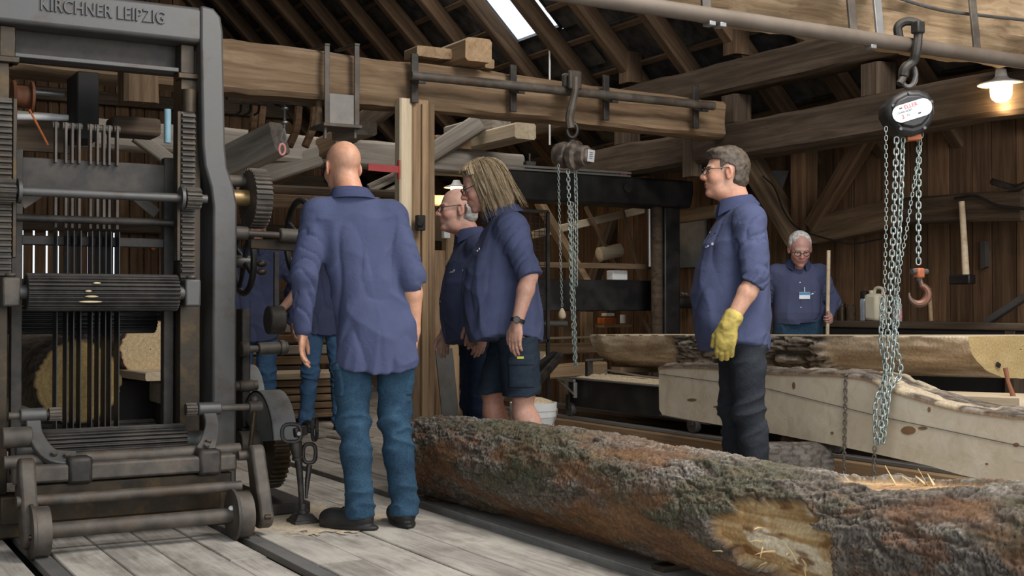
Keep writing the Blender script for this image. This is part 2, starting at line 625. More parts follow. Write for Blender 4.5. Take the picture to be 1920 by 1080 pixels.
# ------------------------------------------------------------------ walls
wr = MB().box((7.22, 9.0, 1.1), (0.10, 15.0, 2.3)).build('wall_right', m_wall, smooth=None)
tag(wr, kind='structure')
rs = random.Random(21)
cache = {}
y = 1.8
while y < 16.2:
    w = rs.choice((0.16, 0.20, 0.24, 0.28))
    if w not in cache: cache[w] = board_mesh(2.5, w - 0.012, 0.03)
    o = put('wall_board', cache[w], m_wall, None, at_frame((7.14 - rs.random() * 0.012, y + w / 2, 1.2), ZU, (1, 0, 0)))
    setparent(o, wr)
    y += w
wb = MB().box((-4.6, 9.0, 2.0), (0.10, 15.0, 4.0)).build('wall_left', m_wall, smooth=None)
tag(wb, kind='structure')
we = MB().box((1.3, 16.07, 0.68), (11.8, 0.06, 1.36)).box((1.3, 16.07, 4.2), (11.8, 0.06, 4.5)).box((5.4, 16.07, 1.65), (3.6, 0.06, 0.7)).build('wall_back', m_wall, smooth=None)
tag(we, kind='structure')
x = -4.5; i = 0
while x < 7.1:
    w = rs.choice((0.13, 0.15, 0.18)) if x < 4.2 else rs.choice((0.17, 0.20, 0.23))
    top = min(9.5 - (x + w), 6.2 + x if x < 1.6 else 99) + 0.1
    top = max(top, 2.2)
    gap = 0.024 if x < 4.2 else 0.004
    o = put('wall_board', board_mesh(top, w - gap, 0.03), m_wall, None, at_frame((x + w / 2, 16.0, top / 2), ZU, (0, -1, 0)))
    setparent(o, we)
    x += w
for zz in (0.55, 1.18, 2.02, 2.7, 3.6):
    setparent(beam('wall_rail', (-4.5, 15.9, zz), (7.0, 15.9, zz), 0.12, 0.16, m_beam_dark), we)

# ------------------------------------------------------------------ roof: rafters, laths and tiles
SL = Vector((-1, 0, 1)).normalized()         # up the slope
NRM = Vector((1, 0, 1)).normalized()
cl = MB().prism([V(1.9, 1.5, 7.75), V(1.9, 16.3, 7.75), V(-4.8, 16.3, 1.6), V(-4.8, 1.5, 1.6)], (-0.05, 0, 0.06)).build('ceiling', m_tile, smooth=None)
tag(cl, kind='structure')


def roofp(X, Y, off=0.0):
    return Vector((X, Y, 9.5 - X)) + NRM * off


i = 0
yy = 8.85 - 7 * 0.70
while yy < 16.2:
    o = beam('rafter', roofp(7.55, yy, -0.09), roofp(2.0, yy, -0.09), 0.115, 0.15, m_roof_wood, cl, up=NRM, rough=0.008, seed=i, seg=0.35)
    yy += 0.70; i += 1
LATH = [7.45 - 0.27 * k for k in range(21)]
SKX0, SKX1, SKY0, SKY1 = 4.95, 5.98, 9.50, 10.34     # roof light opening
for X in LATH:
    parts = [(1.6, 16.2)] if not (SKX0 < X < SKX1) else [(1.6, SKY0 - 0.03), (SKY1 + 0.03, 16.2)]
    for a, b in parts:
        beam('roof_lath', roofp(X, a, 0.005), roofp(X, b, 0.005), 0.05, 0.032, m_roof_wood, cl, up=NRM)
mb = MB(); rs = random.Random(5)
for k, X in enumerate(LATH):
    y = 1.6 + (0.12 if k % 2 else 0)
    while y < 16.2:
        c = roofp(X - 0.10, y + 0.12, 0.045 + rs.random() * 0.02)
        if not (SKX0 - 0.18 < X - 0.10 < SKX1 + 0.19 and SKY0 - 0.13 < y + 0.12 < SKY1 + 0.13):
            tilt = Matrix.Rotation(rs.uniform(-0.01, 0.01) + 0.03, 3, 'Y')
            fr = Matrix((SL, YU, NRM)).transposed() @ tilt
            mb.box(c, (0.56, 0.262, 0.016), fr)
        y += 0.245
o = mb.build('roof_tiles', m_tile, cl, smooth=None); o['kind'] = 'stuff'

# roof light
wn = MB()
for a, b in (((SKX0, SKY0), (SKX0, SKY1)), ((SKX1, SKY0), (SKX1, SKY1)), ((SKX0, SKY0), (SKX1, SKY0)), ((SKX0, SKY1), (SKX1, SKY1))):
    wn.bar(roofp(a[0], a[1], 0.05), roofp(b[0], b[1], 0.05), 0.03, 0.06, NRM)
wn = wn.build('window_1', m_black, smooth=None); tag(wn, kind='structure')
gm, gt, gb = nt('roof_glass')
gb.inputs['Base Color'].default_value = (0.9, 0.95, 1, 1); gb.inputs['Roughness'].default_value = 0.05
tr = gt.nodes.new('ShaderNodeBsdfTransparent'); mx = gt.nodes.new('ShaderNodeMixShader'); mx.inputs[0].default_value = 0.08
gt.links.new(tr.outputs[0], mx.inputs[1]); gt.links.new(gb.outputs[0], mx.inputs[2]); gt.links.new(mx.outputs[0], gt.nodes['Material Output'].inputs[0])
o = MB().box(roofp((SKX0 + SKX1) / 2, (SKY0 + SKY1) / 2, 0.06), (1.45, 0.84, 0.006), Matrix((SL, YU, NRM)).transposed()).build('window_pane', gm, wn, smooth=None)
_fm = Matrix((SL, YU, NRM)).transposed()
for cx_, cy_, lx_, ly_ in ((SKX1 + 0.17, (SKY0 + SKY1) / 2, 0.44, 1.3), (SKX0 - 0.17, (SKY0 + SKY1) / 2, 0.44, 1.3), ((SKX0 + SKX1) / 2, SKY0 - 0.19, 1.9, 0.36), ((SKX0 + SKX1) / 2, SKY1 + 0.19, 1.9, 0.36)):
    MB().box(roofp(cx_, cy_, 0.036), (lx_, ly_, 0.008), _fm).build('flashing', m_tile, wn, smooth=None)
cord = empty('skylight_cord', roofp(SKX1 + 0.05, 9.72, -0.02), 'white cord hanging straight down from the bright roof window', 'cord')
a = roofp(SKX1 + 0.02, 9.70, 0.0)
MB().cyl(a, a - V(0, 0, 1.0), 0.009, n=8).build('cord', m_white, cord)
MB().box(a, (0.05, 0.10, 0.03)).build('catch', m_iron, cord)

# ------------------------------------------------------------------ the timber frame
def tbeam(name, p0, p1, w, h, mat, label, cat='beam', **k):
    o = beam(name, p0, p1, w, h, mat, **k)
    tag(o, label, cat)
    return o


B1 = tbeam('tie_beam', (-1.3, 7.5, 2.535), (6.15, 7.5, 2.445), 0.30, 0.385, m_beam, 'long rough-hewn tie beam carrying the crane rail across the hall', rough=0.022, seed=2, taper=0.68, seg=0.10)
B2 = tbeam('tie_beam', (3.0, 4.62, 2.60), (8.2, 4.62, 2.585), 0.34, 0.38, m_beam_light, 'pale knotty log beam at the upper right above the hoist pipe', rough=0.075, seed=8, seg=0.06, cham=0.25)
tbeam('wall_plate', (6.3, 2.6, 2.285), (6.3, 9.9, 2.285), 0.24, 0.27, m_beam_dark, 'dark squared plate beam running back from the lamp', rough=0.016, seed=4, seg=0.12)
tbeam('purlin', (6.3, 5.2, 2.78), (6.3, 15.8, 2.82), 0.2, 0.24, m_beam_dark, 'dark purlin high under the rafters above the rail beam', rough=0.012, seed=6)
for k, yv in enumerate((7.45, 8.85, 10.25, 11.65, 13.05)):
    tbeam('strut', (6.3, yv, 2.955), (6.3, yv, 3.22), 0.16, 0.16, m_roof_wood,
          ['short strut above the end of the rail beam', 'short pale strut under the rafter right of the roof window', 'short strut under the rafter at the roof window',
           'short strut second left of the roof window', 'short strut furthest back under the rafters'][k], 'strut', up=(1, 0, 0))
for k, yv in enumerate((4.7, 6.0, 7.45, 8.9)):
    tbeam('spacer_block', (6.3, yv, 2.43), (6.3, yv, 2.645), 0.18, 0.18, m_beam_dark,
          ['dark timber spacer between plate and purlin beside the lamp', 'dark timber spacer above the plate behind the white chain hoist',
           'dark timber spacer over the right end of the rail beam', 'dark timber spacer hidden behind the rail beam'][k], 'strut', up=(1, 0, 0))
# post under the rail beam: built up of three timbers
post = empty('post', (3.55, 7.45, 0), 'built-up timber post with pale left face under the rail beam', 'post')
beam('pale_face', (3.44, 7.37, 0), (3.44, 7.37, 2.37), 0.09, 0.09, m_pale, post, up=(0, -1, 0))
beam('core', (3.55, 7.45, 0), (3.55, 7.45, 2.37), 0.13, 0.22, m_post, post, up=(0, -1, 0), rough=0.004, seed=3)
beam('batten', (3.565, 7.33, 0), (3.565, 7.33, 2.34), 0.035, 0.04, m_post, post, up=(0, -1, 0))
beam('back_post', (3.645, 7.46, 0), (3.645, 7.46, 2.37), 0.05, 0.18, m_beam, post, up=(0, -1, 0), rough=0.004, seed=9)
o = MB().box(onY(788, 418, 7.27), (0.055, 0.05, 0.10)).cyl(onY(788, 418, 7.27), onY(788, 418, 7.23), 0.024).build('switch_box', m_dark, post, bevel=0.006)
# red bracket nailed to the post
a = onY(748, 318, 7.26); b = onY(690, 313, 7.26)
br = MB().bar(a, b, 0.012, 0.045).bar(a + V(0, 0, 0.06), a - V(0, 0, 0.06), 0.012, 0.018, up=(0, 1, 0)).build('bracket', m_red)
tag(br, 'red iron bracket sticking out left of the pale post', 'bracket')

# second frame further back
o = tbeam('cross_beam', (1.2, 9.6, 2.32), (5.6, 9.6, 2.26), 0.24, 0.22, m_beam_grey, 'grey cross beam behind the post at head height', rough=0.01, seed=12)
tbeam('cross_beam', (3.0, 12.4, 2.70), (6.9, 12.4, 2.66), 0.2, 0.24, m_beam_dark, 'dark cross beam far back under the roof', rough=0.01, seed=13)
a = onY(524, 258, 8.25); b = onY(400, 318, 8.75)
tbeam('diagonal_beam', a, b, 0.16, 0.225, m_beam_grey, 'cracked pale grey beam end right of the saw frame', rough=0.008, seed=15)
a = onY(640, 262, 9.3); b = onY(425, 370, 10.6)
tbeam('diagonal_beam', a, b, 0.14, 0.17, m_beam, 'brown inclined beam below the pale beam end', rough=0.008, seed=16)
a = onY(600, 292, 9.5); b = onY(440, 345, 9.7)
tbeam('diagonal_beam', a, b, 0.12, 0.16, m_beam_grey, 'short grey inclined beam behind the upper gear', rough=0.008, seed=17)
# beams along the hall, far side, seen under the tie beam
a = onY(690, 215, 9.0); b = onY(560, 300, 12.0)
tbeam('brace', onY(760, 170, 9.2), onY(640, 262, 9.5), 0.14, 0.16, m_beam_dark, 'dark brace under the tie beam left of the post', rough=0.008, seed=18)
tbeam('brace', onY(902, 228, 9.2), onY(806, 290, 9.45), 0.13, 0.15, m_beam_grey, 'grey plank lying slantwise right of the post', rough=0.006, seed=19)
tbeam('rail_pole', onY(470, 352, 9.0), onY(742, 364, 9.0), 0.06, 0.06, m_beam_dark, 'dark pole running behind the hand wheel', cham=0.3)
tbeam('rail_pole', onY(470, 375, 9.2), onY(742, 385, 9.2), 0.05, 0.10, m_beam, 'brown rail below the dark pole behind the hand wheel')
# wall frame on the right-hand side
tbeam('wall_post', (6.98, 8.3, 0), (6.98, 8.3, 2.3), 0.2, 0.16, m_wall, 'dark wall post left of the gloved man\'s head', 'post', up=(1, 0, 0), rough=0.008, seed=22)
a = onX(1508, 262, 6.98); b = onX(1508, 440, 6.98)
tbeam('wall_post', a, b, 0.17, 0.16, m_wall, 'wall post above the white-haired man', 'post', up=(1, 0, 0), rough=0.008, seed=23)
tbeam('wall_brace', onX(1525, 425, 6.90), onX(1645, 225, 6.90), 0.13, 0.12, m_wall, 'slanting wall brace left of the white chain hoist', 'brace', up=(1, 0, 0), rough=0.008, seed=24)
tbeam('wall_brace', onX(1395, 280, 6.90), onX(1500, 455, 6.90), 0.10, 0.24, m_beam, 'wide slanting brace behind the gloved man', 'brace', up=(1, 0, 0), rough=0.008, seed=25)
a = onX(1530, 432, 6.92); c = onX(1700, 395, 6.92); b = onX(1925, 384, 6.92)
tbeam('wall_rail', a, c, 0.13, 0.20, m_beam, 'bowed wall rail right of the white-haired man\'s head', 'rail', rough=0.012, seed=26)
tbeam('wall_rail', c, b, 0.13, 0.20, m_beam_dark, 'dark wall rail behind the sledge hammer', 'rail', rough=0.012, seed=27)
tbeam('wall_rail', onX(1268, 408, 6.9), onX(1345, 396, 6.9), 0.06, 0.11, m_post, 'light brown rail left of the gloved man\'s chin', 'rail')
tbeam('hanging_post', onY(1298, 255, 7.9), onY(1298, 332, 7.9), 0.11, 0.14, m_beam_dark, 'short dark post end hanging below the end of the rail beam', 'post', up=(0, -1, 0), rough=0.006, seed=31)
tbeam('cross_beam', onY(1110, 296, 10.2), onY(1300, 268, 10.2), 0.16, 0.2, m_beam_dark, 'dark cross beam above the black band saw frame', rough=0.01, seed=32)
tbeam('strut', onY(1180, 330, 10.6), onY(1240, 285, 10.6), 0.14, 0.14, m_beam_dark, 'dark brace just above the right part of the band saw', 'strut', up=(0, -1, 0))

# timber ends lying on the beams
for nm, c, s, mt, lb in (
        ('timber_block', onY(870, 104, 7.42), (0.20, 0.42, 0.155), m_post, 'brown timber offcut with end grain on top of the rail beam'),
        ('timber_block', onY(905, 124, 7.45), (0.07, 0.2, 0.06), m_post, 'small wood wedge beside the offcut on the rail beam'),
        ('timber_block', onY(802, 103, 7.5), (0.26, 0.2, 0.07), m_post, 'flat timber strip on top of the rail beam'),
        ('timber_block', onY(934, 258, 9.1), (0.20, 0.9, 0.13), m_pale, 'pale sawn timber end sticking out over the long-haired man'),
        ('timber_block', onY(893, 241, 9.6), (0.18, 0.9, 0.14), m_beam_grey, 'grey timber end lying behind the pale one'),
        ('timber_block', onY(838, 270, 9.55), (0.36, 0.3, 0.10), m_post, 'brown timber lying on the grey cross beam'),
        ('timber_block', onY(664, 246, 8.1), (0.17, 0.4, 0.10), m_beam_grey, 'grey timber end under the strapped plate above the bald head')):
    o = beam(nm, V(*c) + V(0, s[1] / 2, 0), V(*c) - V(0, s[1] / 2, 0), s[0], s[2], mt, rough=0.004, seed=len(lb))
    tag(o, lb, 'timber')
# ================================================================== the gang saw
SAW = empty('gang_saw', (1.25, 6.05, 0), 'old grey cast-iron gang saw with raised lettering on its top beam', 'saw')
YF = 5.95                                     # front plane of the side frames


def xf(px, Y=YF): return onY(px, 540, Y).x
def zf(px, py, Y=YF): return onY(px, py, Y).z


# --- right-hand column: cast profile with a shoulder, extruded in depth
zt = 2.475
outer = [(1.885, 0.0), (1.885, 1.52), (1.87, 1.60), (1.835, 1.70), (1.825, 1.80), (1.812, 2.36), (1.80, 2.43), (1.765, 2.468), (1.72, zt)]
inner = [(1.70, zt), (1.70, 2.30), (1.712, 1.80), (1.722, 1.70), (1.752, 1.60), (1.765, 1.50), (1.765, 0.0)]
ol = [V(x, YF, z) for x, z in outer + inner]
MB().prism(ol, (0, 0.24, 0)).build('column', m_iron_grey, SAW, bevel=0.012)
ol = [V(2 * 1.247 - x, YF, z) for x, z in outer + inner]
MB().prism(ol, (0, 0.24, 0)).build('column', m_iron_grey, SAW, bevel=0.012)
for sx in (1.70, 0.79):                        # dark guide ways behind the racks
    MB().box((sx - 0.02 if sx > 1 else sx + 0.01, YF + 0.16, 1.22), (0.10, 0.14, 2.1)).build('guide_way', m_iron_oil, SAW, bevel=0.004)
# --- top beam with recessed web and lower lip
TB = MB().prism([V(0.70, YF + 0.012, 2.295), V(1.74, YF + 0.012, 2.295), V(1.74, YF + 0.012, 2.468), V(0.70, YF + 0.012, 2.468)], (0, 0.16, 0)).build('top_beam', m_iron_grey, SAW, bevel=0.02)
MB().box((1.22, YF + 0.20, 2.24), (0.98, 0.05, 0.17)).build('web_plate', m_iron, SAW, bevel=0.004)
MB().bar(V(0.74, YF + 0.135, 2.168), V(1.62, YF + 0.135, 2.168), 0.10, 0.022).build('lower_lip', m_iron_grey, SAW, bevel=0.004)
# raised lettering
cu = bpy.data.curves.new('lettering', 'FONT'); cu.body = 'KIRCHNER LEIPZIG'; cu.size = 0.105; cu.extrude = 0.006; cu.bevel_depth = 0.002
cu.align_x = 'LEFT'; cu.align_y = 'CENTER'; cu.space_character = 1.06
to = bpy.data.objects.new('lettering_tmp', cu); COL.objects.link(to)
bpy.context.view_layer.update()
me = bpy.data.meshes.new_from_object(to.evaluated_get(bpy.context.evaluated_depsgraph_get()))
bpy.data.objects.remove(to)
xs_ = [v.co.x for v in me.vertices]; tw = max(xs_) - min(xs_)
x0 = xf(72); x1 = xf(306)
k_ = (x1 - x0) / tw
o = put('lettering', me, m_iron_grey, None, Matrix(((k_, 0, 0, x0), (0, 0, -1, YF + 0.010), (0, 0.80, 0, 2.392), (0, 0, 0, 1))))
setparent(o, TB)
# corner brackets under the top beam
for xx in (1.66, 0.84):
    MB().box((xx, YF + 0.13, 2.21), (0.07, 0.10, 0.17)).box((xx, YF + 0.10, 2.14), (0.10, 0.08, 0.03)).build('corner_bracket', m_iron_oil, SAW, bevel=0.005)
MB().cyl((1.66, YF + 0.06, 1.96), (1.66, YF + 0.06, 2.07), 0.038).build('rod_cap', m_iron_oil, SAW)

# --- racks
for xx in (1.652, 0.822):
    mb = MB().box((xx, YF + 0.06, 1.56), (0.066, 0.04, 0.80))
    k = 0
    z = 1.19
    while z < 1.95:
        mb.prism([V(xx - 0.031, YF + 0.04, z - 0.009), V(xx - 0.031, YF + 0.04, z + 0.009), V(xx - 0.031, YF + 0.018, z + 0.005), V(xx - 0.031, YF + 0.018, z - 0.005)], (0.062, 0, 0))
        z += 0.0268
    mb.build('rack', m_iron_dust, SAW)
    MB().box((xx - 0.045 if xx > 1 else xx + 0.045, YF + 0.06, 1.60), (0.018, 0.06, 0.72)).build('rack_guide', m_iron_oil, SAW, bevel=0.003)
# --- pinion shaft
zs = 1.535
MB().cyl((0.80, YF - 0.045, zs), (1.72, YF - 0.045, zs), 0.021).build('pinion_shaft', m_iron_grey, SAW)
for xx in (1.652, 0.822):
    o = MB().gear((xx, YF - 0.045, zs), XU, 0.052, 0.042, 0.07, 14).build('pinion', m_iron_dust, SAW)
    MB().cyl((xx - 0.045 if xx > 1 else xx + 0.045, YF - 0.045, zs), (xx - 0.06 if xx > 1 else xx + 0.06, YF - 0.045, zs), 0.056, n=24).build('collar', m_iron_grey, o)

# --- fluted feed rollers
def fluted(name, xa, xb, y, z, R, n=26, mat=m_iron, depth=0.012):
    mb = MB(); mb.gear(((xa + xb) / 2, y, z), XU, R, R - depth, xb - xa, n)
    o = mb.build(name, mat, SAW, bevel=0.002)
    MB().cyl((xa - 0.09, y, z), (xb + 0.09, y, z), R * 0.38).build('journal', m_iron_grey, o)
    return o


fr = fluted('upper_feed_roller', 0.905, 1.575, 5.90, 1.085, 0.086)
for xx, sg in ((0.84, 1), (1.645, -1)):        # roller bearings
    MB().box((xx, 5.92, 1.085), (0.075, 0.12, 0.13)).cyl((xx, 5.90, 1.15), (xx, 5.90, 1.17), 0.025).build('roller_bearing', m_iron_grey if xx > 1 else m_iron_dust, SAW, bevel=0.012)
m_chip = plain('fresh_chips', (0.62, 0.50, 0.30), 0.8)
for px, py, w in ((170, 566, 0.105), (172, 556, 0.06), (182, 531, 0.035), (166, 546, 0.03)):
    p = onY(px, py, 5.815)
    MB().sphere(p, 0.007, 6, (w / 0.014, 1, 0.7)).build('wood_chip', m_chip, fr)
fluted('rear_feed_roller', 0.90, 1.60, 6.42, 0.985, 0.10, 28, m_black)
fluted('lower_feed_roller', 0.95, 1.60, 5.86, 0.385, 0.088, 26, m_iron)
fluted('lower_rear_roller', 0.95, 1.60, 6.42, 0.36, 0.09, 26, m_iron)
MB().cyl((1.60, 5.86, 0.385), (1.70, 5.86, 0.385), 0.05).build('roller_collar', m_iron_grey, SAW)

# --- saw sash with its blades
SY = 6.16
sash = MB().box((1.24, SY, 1.64), (0.76, 0.05, 0.15)).box((1.24, SY, 1.33), (0.76, 0.04, 0.045)).box((0.90, SY, 1.0), (0.05, 0.06, 1.5)).box((1.60, SY, 1.0), (0.05, 0.06, 1.5)).box((1.24, SY, 0.27), (0.76, 0.05, 0.12))
sash = sash.build('saw_sash', m_iron, SAW, bevel=0.004)
for px in (100, 119, 131, 144, 165, 178, 190, 200, 215):
    x = xf(px, SY)
    MB().box((x, SY - 0.05, 0.85), (0.0045, 0.10, 1.05)).build('saw_blade', m_black, SAW)
    MB().box((x, SY - 0.03, 1.47), (0.011, 0.05, 0.16)).build('blade_clamp', m_iron_dust, SAW)
    h = MB().box((x, SY - 0.03, 1.79), (0.010, 0.045, 0.19)).cyl((x - 0.014, SY - 0.03, 1.87), (x + 0.014, SY - 0.03, 1.87), 0.018, n=10)
    h.build('blade_hanger', m_iron_dust, SAW)
MB().bar((0.93, SY + 0.06, 1.50), (1.20, SY + 0.06, 1.70), 0.02, 0.05).bar((1.56, SY + 0.06, 1.48), (1.28, SY + 0.06, 1.70), 0.02, 0.05).build('sash_brace', m_iron_dust, SAW)
MB().cyl((0.86, 6.05, 1.425), (1.66, 6.05, 1.425), 0.018).build('tie_rod', m_iron, SAW)

# --- gears and wheels at the right-hand side
def wheel_gear(name, c, R, w, n, mat, hub=0.05, hubl=0.14, hubmat=None):
    o = MB().gear(c, XU, R, R * 0.93, w, n).build(name, mat, SAW)
    c = Vector(c)
    MB().cyl(c - XU * hubl * 0.75, c + XU * w * 0.7, hub, n=24).build('hub', hubmat or m_iron_dust, o, bevel=0.004)
    return o


p = onY(468, 372, 6.2)
wheel_gear('upper_gear', V(2.06, 6.2, p.z), 0.155, 0.085, 36, m_iron_dust, 0.042, 0.22, plain('brass_hub', (0.30, 0.20, 0.09), 0.4, 0.5, var=0.4))
p = onY(505, 822, 6.15)
big = wheel_gear('drive_gear', V(2.10, 6.12, 0.335), 0.235, 0.085, 44, m_iron_oil, 0.06, 0.20, m_iron_dust)
# sheet guards over the two lower gears
def guard(c, R, w, a0, a1, name, mat):
    c = Vector(c); pts = arc(c, -YU, ZU, R, a0, a1, 14); pin = arc(c, -YU, ZU, R - 0.012, a0, a1, 14)
    mb = MB(); mb.prism(pts + pin[::-1], XU * w)
    mb.prism(pts + [c + (pts[-1] - c) * 0.1, c + (pts[0] - c) * 0.1], XU * 0.008)
    return mb.build(name, mat, SAW, bevel=0.002)


m_guard = metal('guard_sheet', (0.20, 0.195, 0.185), (0.27, 0.25, 0.22), (0.11, 0.08, 0.055), 0.5, 0.4, 0.6, 8)
guard((2.04, 6.12, 0.335), 0.262, 0.125, 0.12, 2.6, 'gear_guard', m_guard)
wheel_gear('idler_gear', V(2.13, 6.62, 0.50), 0.17, 0.07, 34, m_iron, 0.045, 0.16)
guard((2.075, 6.62, 0.50), 0.205, 0.115, 0.05, 2.6, 'gear_guard', m_guard)
MB().box((2.01, 6.62, 0.35), (0.05, 0.30, 0.5)).build('gear_bracket', m_iron, SAW, bevel=0.01)
# shafts with bearings
def shaft(a, b, r, name, mat=m_iron_dust, knobs=()):
    o = MB().cyl(a, b, r).build(name, mat, SAW)
    a = Vector(a); b = Vector(b)
    for t, l, rr in knobs:
        c = a + (b - a) * t; d = (b - a).normalized()
        MB().cyl(c - d * l / 2, c + d * l / 2, rr).build('bearing', mat, o, bevel=0.006)
    return o


q = onY(425, 440, 5.98).z
shaft((1.90, 6.02, 1.385), (2.30, 6.02, 1.375), 0.016, 'hand_wheel_shaft', m_iron_dust, ((0.06, 0.07, 0.034), (0.72, 0.13, 0.036), (0.92, 0.05, 0.040)))
MB().bar((1.98, 6.05, 1.335), (2.24, 6.05, 1.325), 0.04, 0.05).build('shaft_bracket', m_iron_oil, SAW, bevel=0.004)
for (c, R, px) in (((2.285, 6.16, 1.372), 0.20, 0), ((2.05, 6.36, 1.255), 0.165, 1)):  # spoked hand wheels
    c = Vector(c)
    ax = XU
    rim = [c + (YU * math.cos(t) + ZU * math.sin(t)) * R for t in [2 * math.pi * i / 40 for i in range(40)]]
    o = MB().tube(rim, 0.017, 10, closed=True).build('hand_wheel', m_black, SAW)
    for i in range(4):
        t = 0.5 + math.pi / 2 * i
        d = YU * math.cos(t) + ZU * math.sin(t)
        MB().tube([c, c + d * R * 0.5 + ax * 0.004, c + d * R], [0.016, 0.012, 0.011], 8).build('spoke', m_black, o)
    MB().cyl(c - ax * 0.05, c + ax * 0.04, 0.032).build('hub', m_iron_grey, o, bevel=0.004)
p = onY(514, 600, 6.0)
MB().cyl(p - XU * 0.035, p + XU * 0.045, 0.072, n=32).build('counterweight', m_iron, SAW, bevel=0.008)
MB().box((p.x + 0.02, 6.03, p.z + 0.18), (0.022, 0.02, 0.32)).build('weight_arm', m_iron, SAW)
for zz in (1.235, 1.195):
    MB().sphere((p.x - 0.045, 6.06, zz), 0.022, 8, (1.2, 1, 0.8)).build('ball_knob', m_iron_oil, SAW)
shaft(onY(455, 655, 6.25), onY(530, 652, 6.25), 0.018, 'upper_side_shaft', m_iron_dust, ((0.04, 0.04, 0.04), (0.75, 0.16, 0.032), (0.98, 0.03, 0.040)))
shaft(onY(440, 725, 6.3), onY(482, 722, 6.3), 0.026, 'short_side_shaft', m_iron_dust, ((0.5, 0.08, 0.031),))
MB().box(onY(455, 690, 6.35), (0.05, 0.12, 0.62)).build('side_bracket', m_iron, SAW, bevel=0.01)
shaft((1.90, 6.25, 1.665), (2.06, 6.25, 1.665), 0.030, 'upper_side_stub', m_iron_dust, ((0.9, 0.03, 0.036),))
MB().box((1.25, 6.10, 0.07), (1.4, 0.5, 0.14)).build('bed_plate', m_iron_oil, SAW, bevel=0.01)
MB().box((2.06, 6.16, 0.03), (0.34, 0.62, 0.06)).build('bearing_foot', m_iron, SAW, bevel=0.01)

# ================================================================== feed carriage in front of the saw
CAR = empty('feed_carriage', (1.30, 5.55, 0), 'low iron dog carriage on two rail wheels in front of the saw', 'carriage')


def cpart(mb, name, mat=m_iron_dust, bevel=0.006, parent=None):
    return mb.build(name, mat, parent or CAR, bevel=bevel)


YA = 5.37
cpart(MB().cyl((0.84, YA, 0.105), (1.77, YA, 0.105), 0.033, n=24), 'wheel_axle', m_iron_dust, None)
for xx in (0.885, 1.725):
    o = cpart(MB().lathe((xx - 0.03, YA, 0.105), XU, [(-0.012, 0.03), (-0.012, 0.112), (0.0, 0.114), (0.004, 0.103), (0.06, 0.101), (0.064, 0.03)] if xx < 1 else [(-0.016, 0.03), (-0.016, 0.113), (-0.006, 0.115), (0.0, 0.103), (0.062, 0.100), (0.066, 0.03)], 40), 'rail_wheel', m_iron_dust, None)
    if xx > 1:
        cpart(MB().sphere((xx - 0.05, YA - 0.01, 0.135), 0.014, 6), 'grease_nipple', m_white, None, o)
cpart(MB().cyl((0.80, 5.43, 0.222), (1.74, 5.43, 0.222), 0.024, n=20), 'upper_tie_rod', m_iron_dust, None)
cpart(MB().cyl((0.88, 5.47, 0.085), (1.72, 5.47, 0.06), 0.012, n=12), 'brake_rod', m_iron_oil, None)
# cross bar: flat faced bar with round shaft above
cpart(MB().bar((0.80, 5.56, 0.315), (1.755, 5.56, 0.315), 0.07, 0.075), 'cross_bar', m_iron_dust, 0.012)
cpart(MB().cyl((0.78, 5.64, 0.36), (1.80, 5.64, 0.36), 0.03), 'dog_shaft', m_iron_dust, None)
cpart(MB().bar((0.82, 5.585, 0.245), (1.74, 5.585, 0.245), 0.05, 0.05), 'lower_bar', m_iron_oil, 0.006)
cpart(MB().box((1.25, 5.70, 0.15), (0.95, 0.04, 0.12)), 'rear_plate', m_iron_oil, 0.006)
for xx in (1.07, 1.63):                        # clamps on the cross bar
    cpart(MB().box((xx, 5.565, 0.322), (0.105, 0.10, 0.118)), 'clamp', m_iron, 0.018)
# side links (pear-shaped plates) carrying axle and bar
for xx, sg in ((0.815, -1), (1.80, 1)):
    out = []
    for t in range(13):
        a = math.pi * t / 12
        out.append(V(xx, 5.50 + 0.048 * math.cos(a), 0.345 + 0.048 * math.sin(a)))
    for t in range(13):
        a = math.pi + math.pi * t / 12
        out.append(V(xx, 5.40 + 0.064 * math.cos(a), 0.095 + 0.064 * math.sin(a)))
    o = cpart(MB().prism(out, XU * 0.065), 'side_link', m_iron_dust, 0.012)
    cpart(MB().cyl((xx + 0.02, 5.335, 0.09), (xx + 0.045, 5.330, 0.09), 0.012, n=10), 'plug', m_iron_oil, None, o)
# curved dog arms with hubs
def dog_arm(path, w, hub, name):
    P = bez(path, 6)
    mb = MB(); half = Vector((0, 0, 0.014))
    side = []
    L = []; R_ = []
    for i, q in enumerate(P):
        t = (P[min(i + 1, len(P) - 1)] - P[max(i - 1, 0)]).normalized()
        n = t.cross(Vector((0, -0.6, 0.8))).normalized()
        ww = w * (1.25 - 0.5 * i / len(P)) if i < len(P) * 0.7 else w * 0.9
        L.append(q + n * ww); R_.append(q - n * ww)
    nn = Vector((0, -0.6, 0.8)) * 0.03
    m = len(P)
    vs = L + R_ + [a - nn for a in L] + [a - nn for a in R_]
    fs = []
    for i in range(m - 1):
        fs += [(i, i + 1, m + i + 1, m + i), (2 * m + i, 3 * m + i, 3 * m + i + 1, 2 * m + i + 1), (i, 2 * m + i, 2 * m + i + 1, i + 1), (m + i, m + i + 1, 3 * m + i + 1, 3 * m + i)]
    fs += [(0, m, 3 * m, 2 * m), (m - 1, 3 * m - 1, 4 * m - 1, 2 * m - 1)]
    mb.add(vs, fs)
    o = cpart(mb, name, m_iron_grey, 0.005)
    cpart(MB().cyl(hub - XU * 0.055, hub + XU * 0.055, 0.030, n=22), 'hub', m_iron_grey, 0.006, o)
    for k in (2, 5):
        q = P[k] + Vector((0, -0.6, 0.8)) * 0.005
        cpart(MB().cyl(q, q + Vector((0, -0.6, 0.8)) * 0.012, 0.014, n=8), 'bolt', m_iron_dust, None, o)
    return o


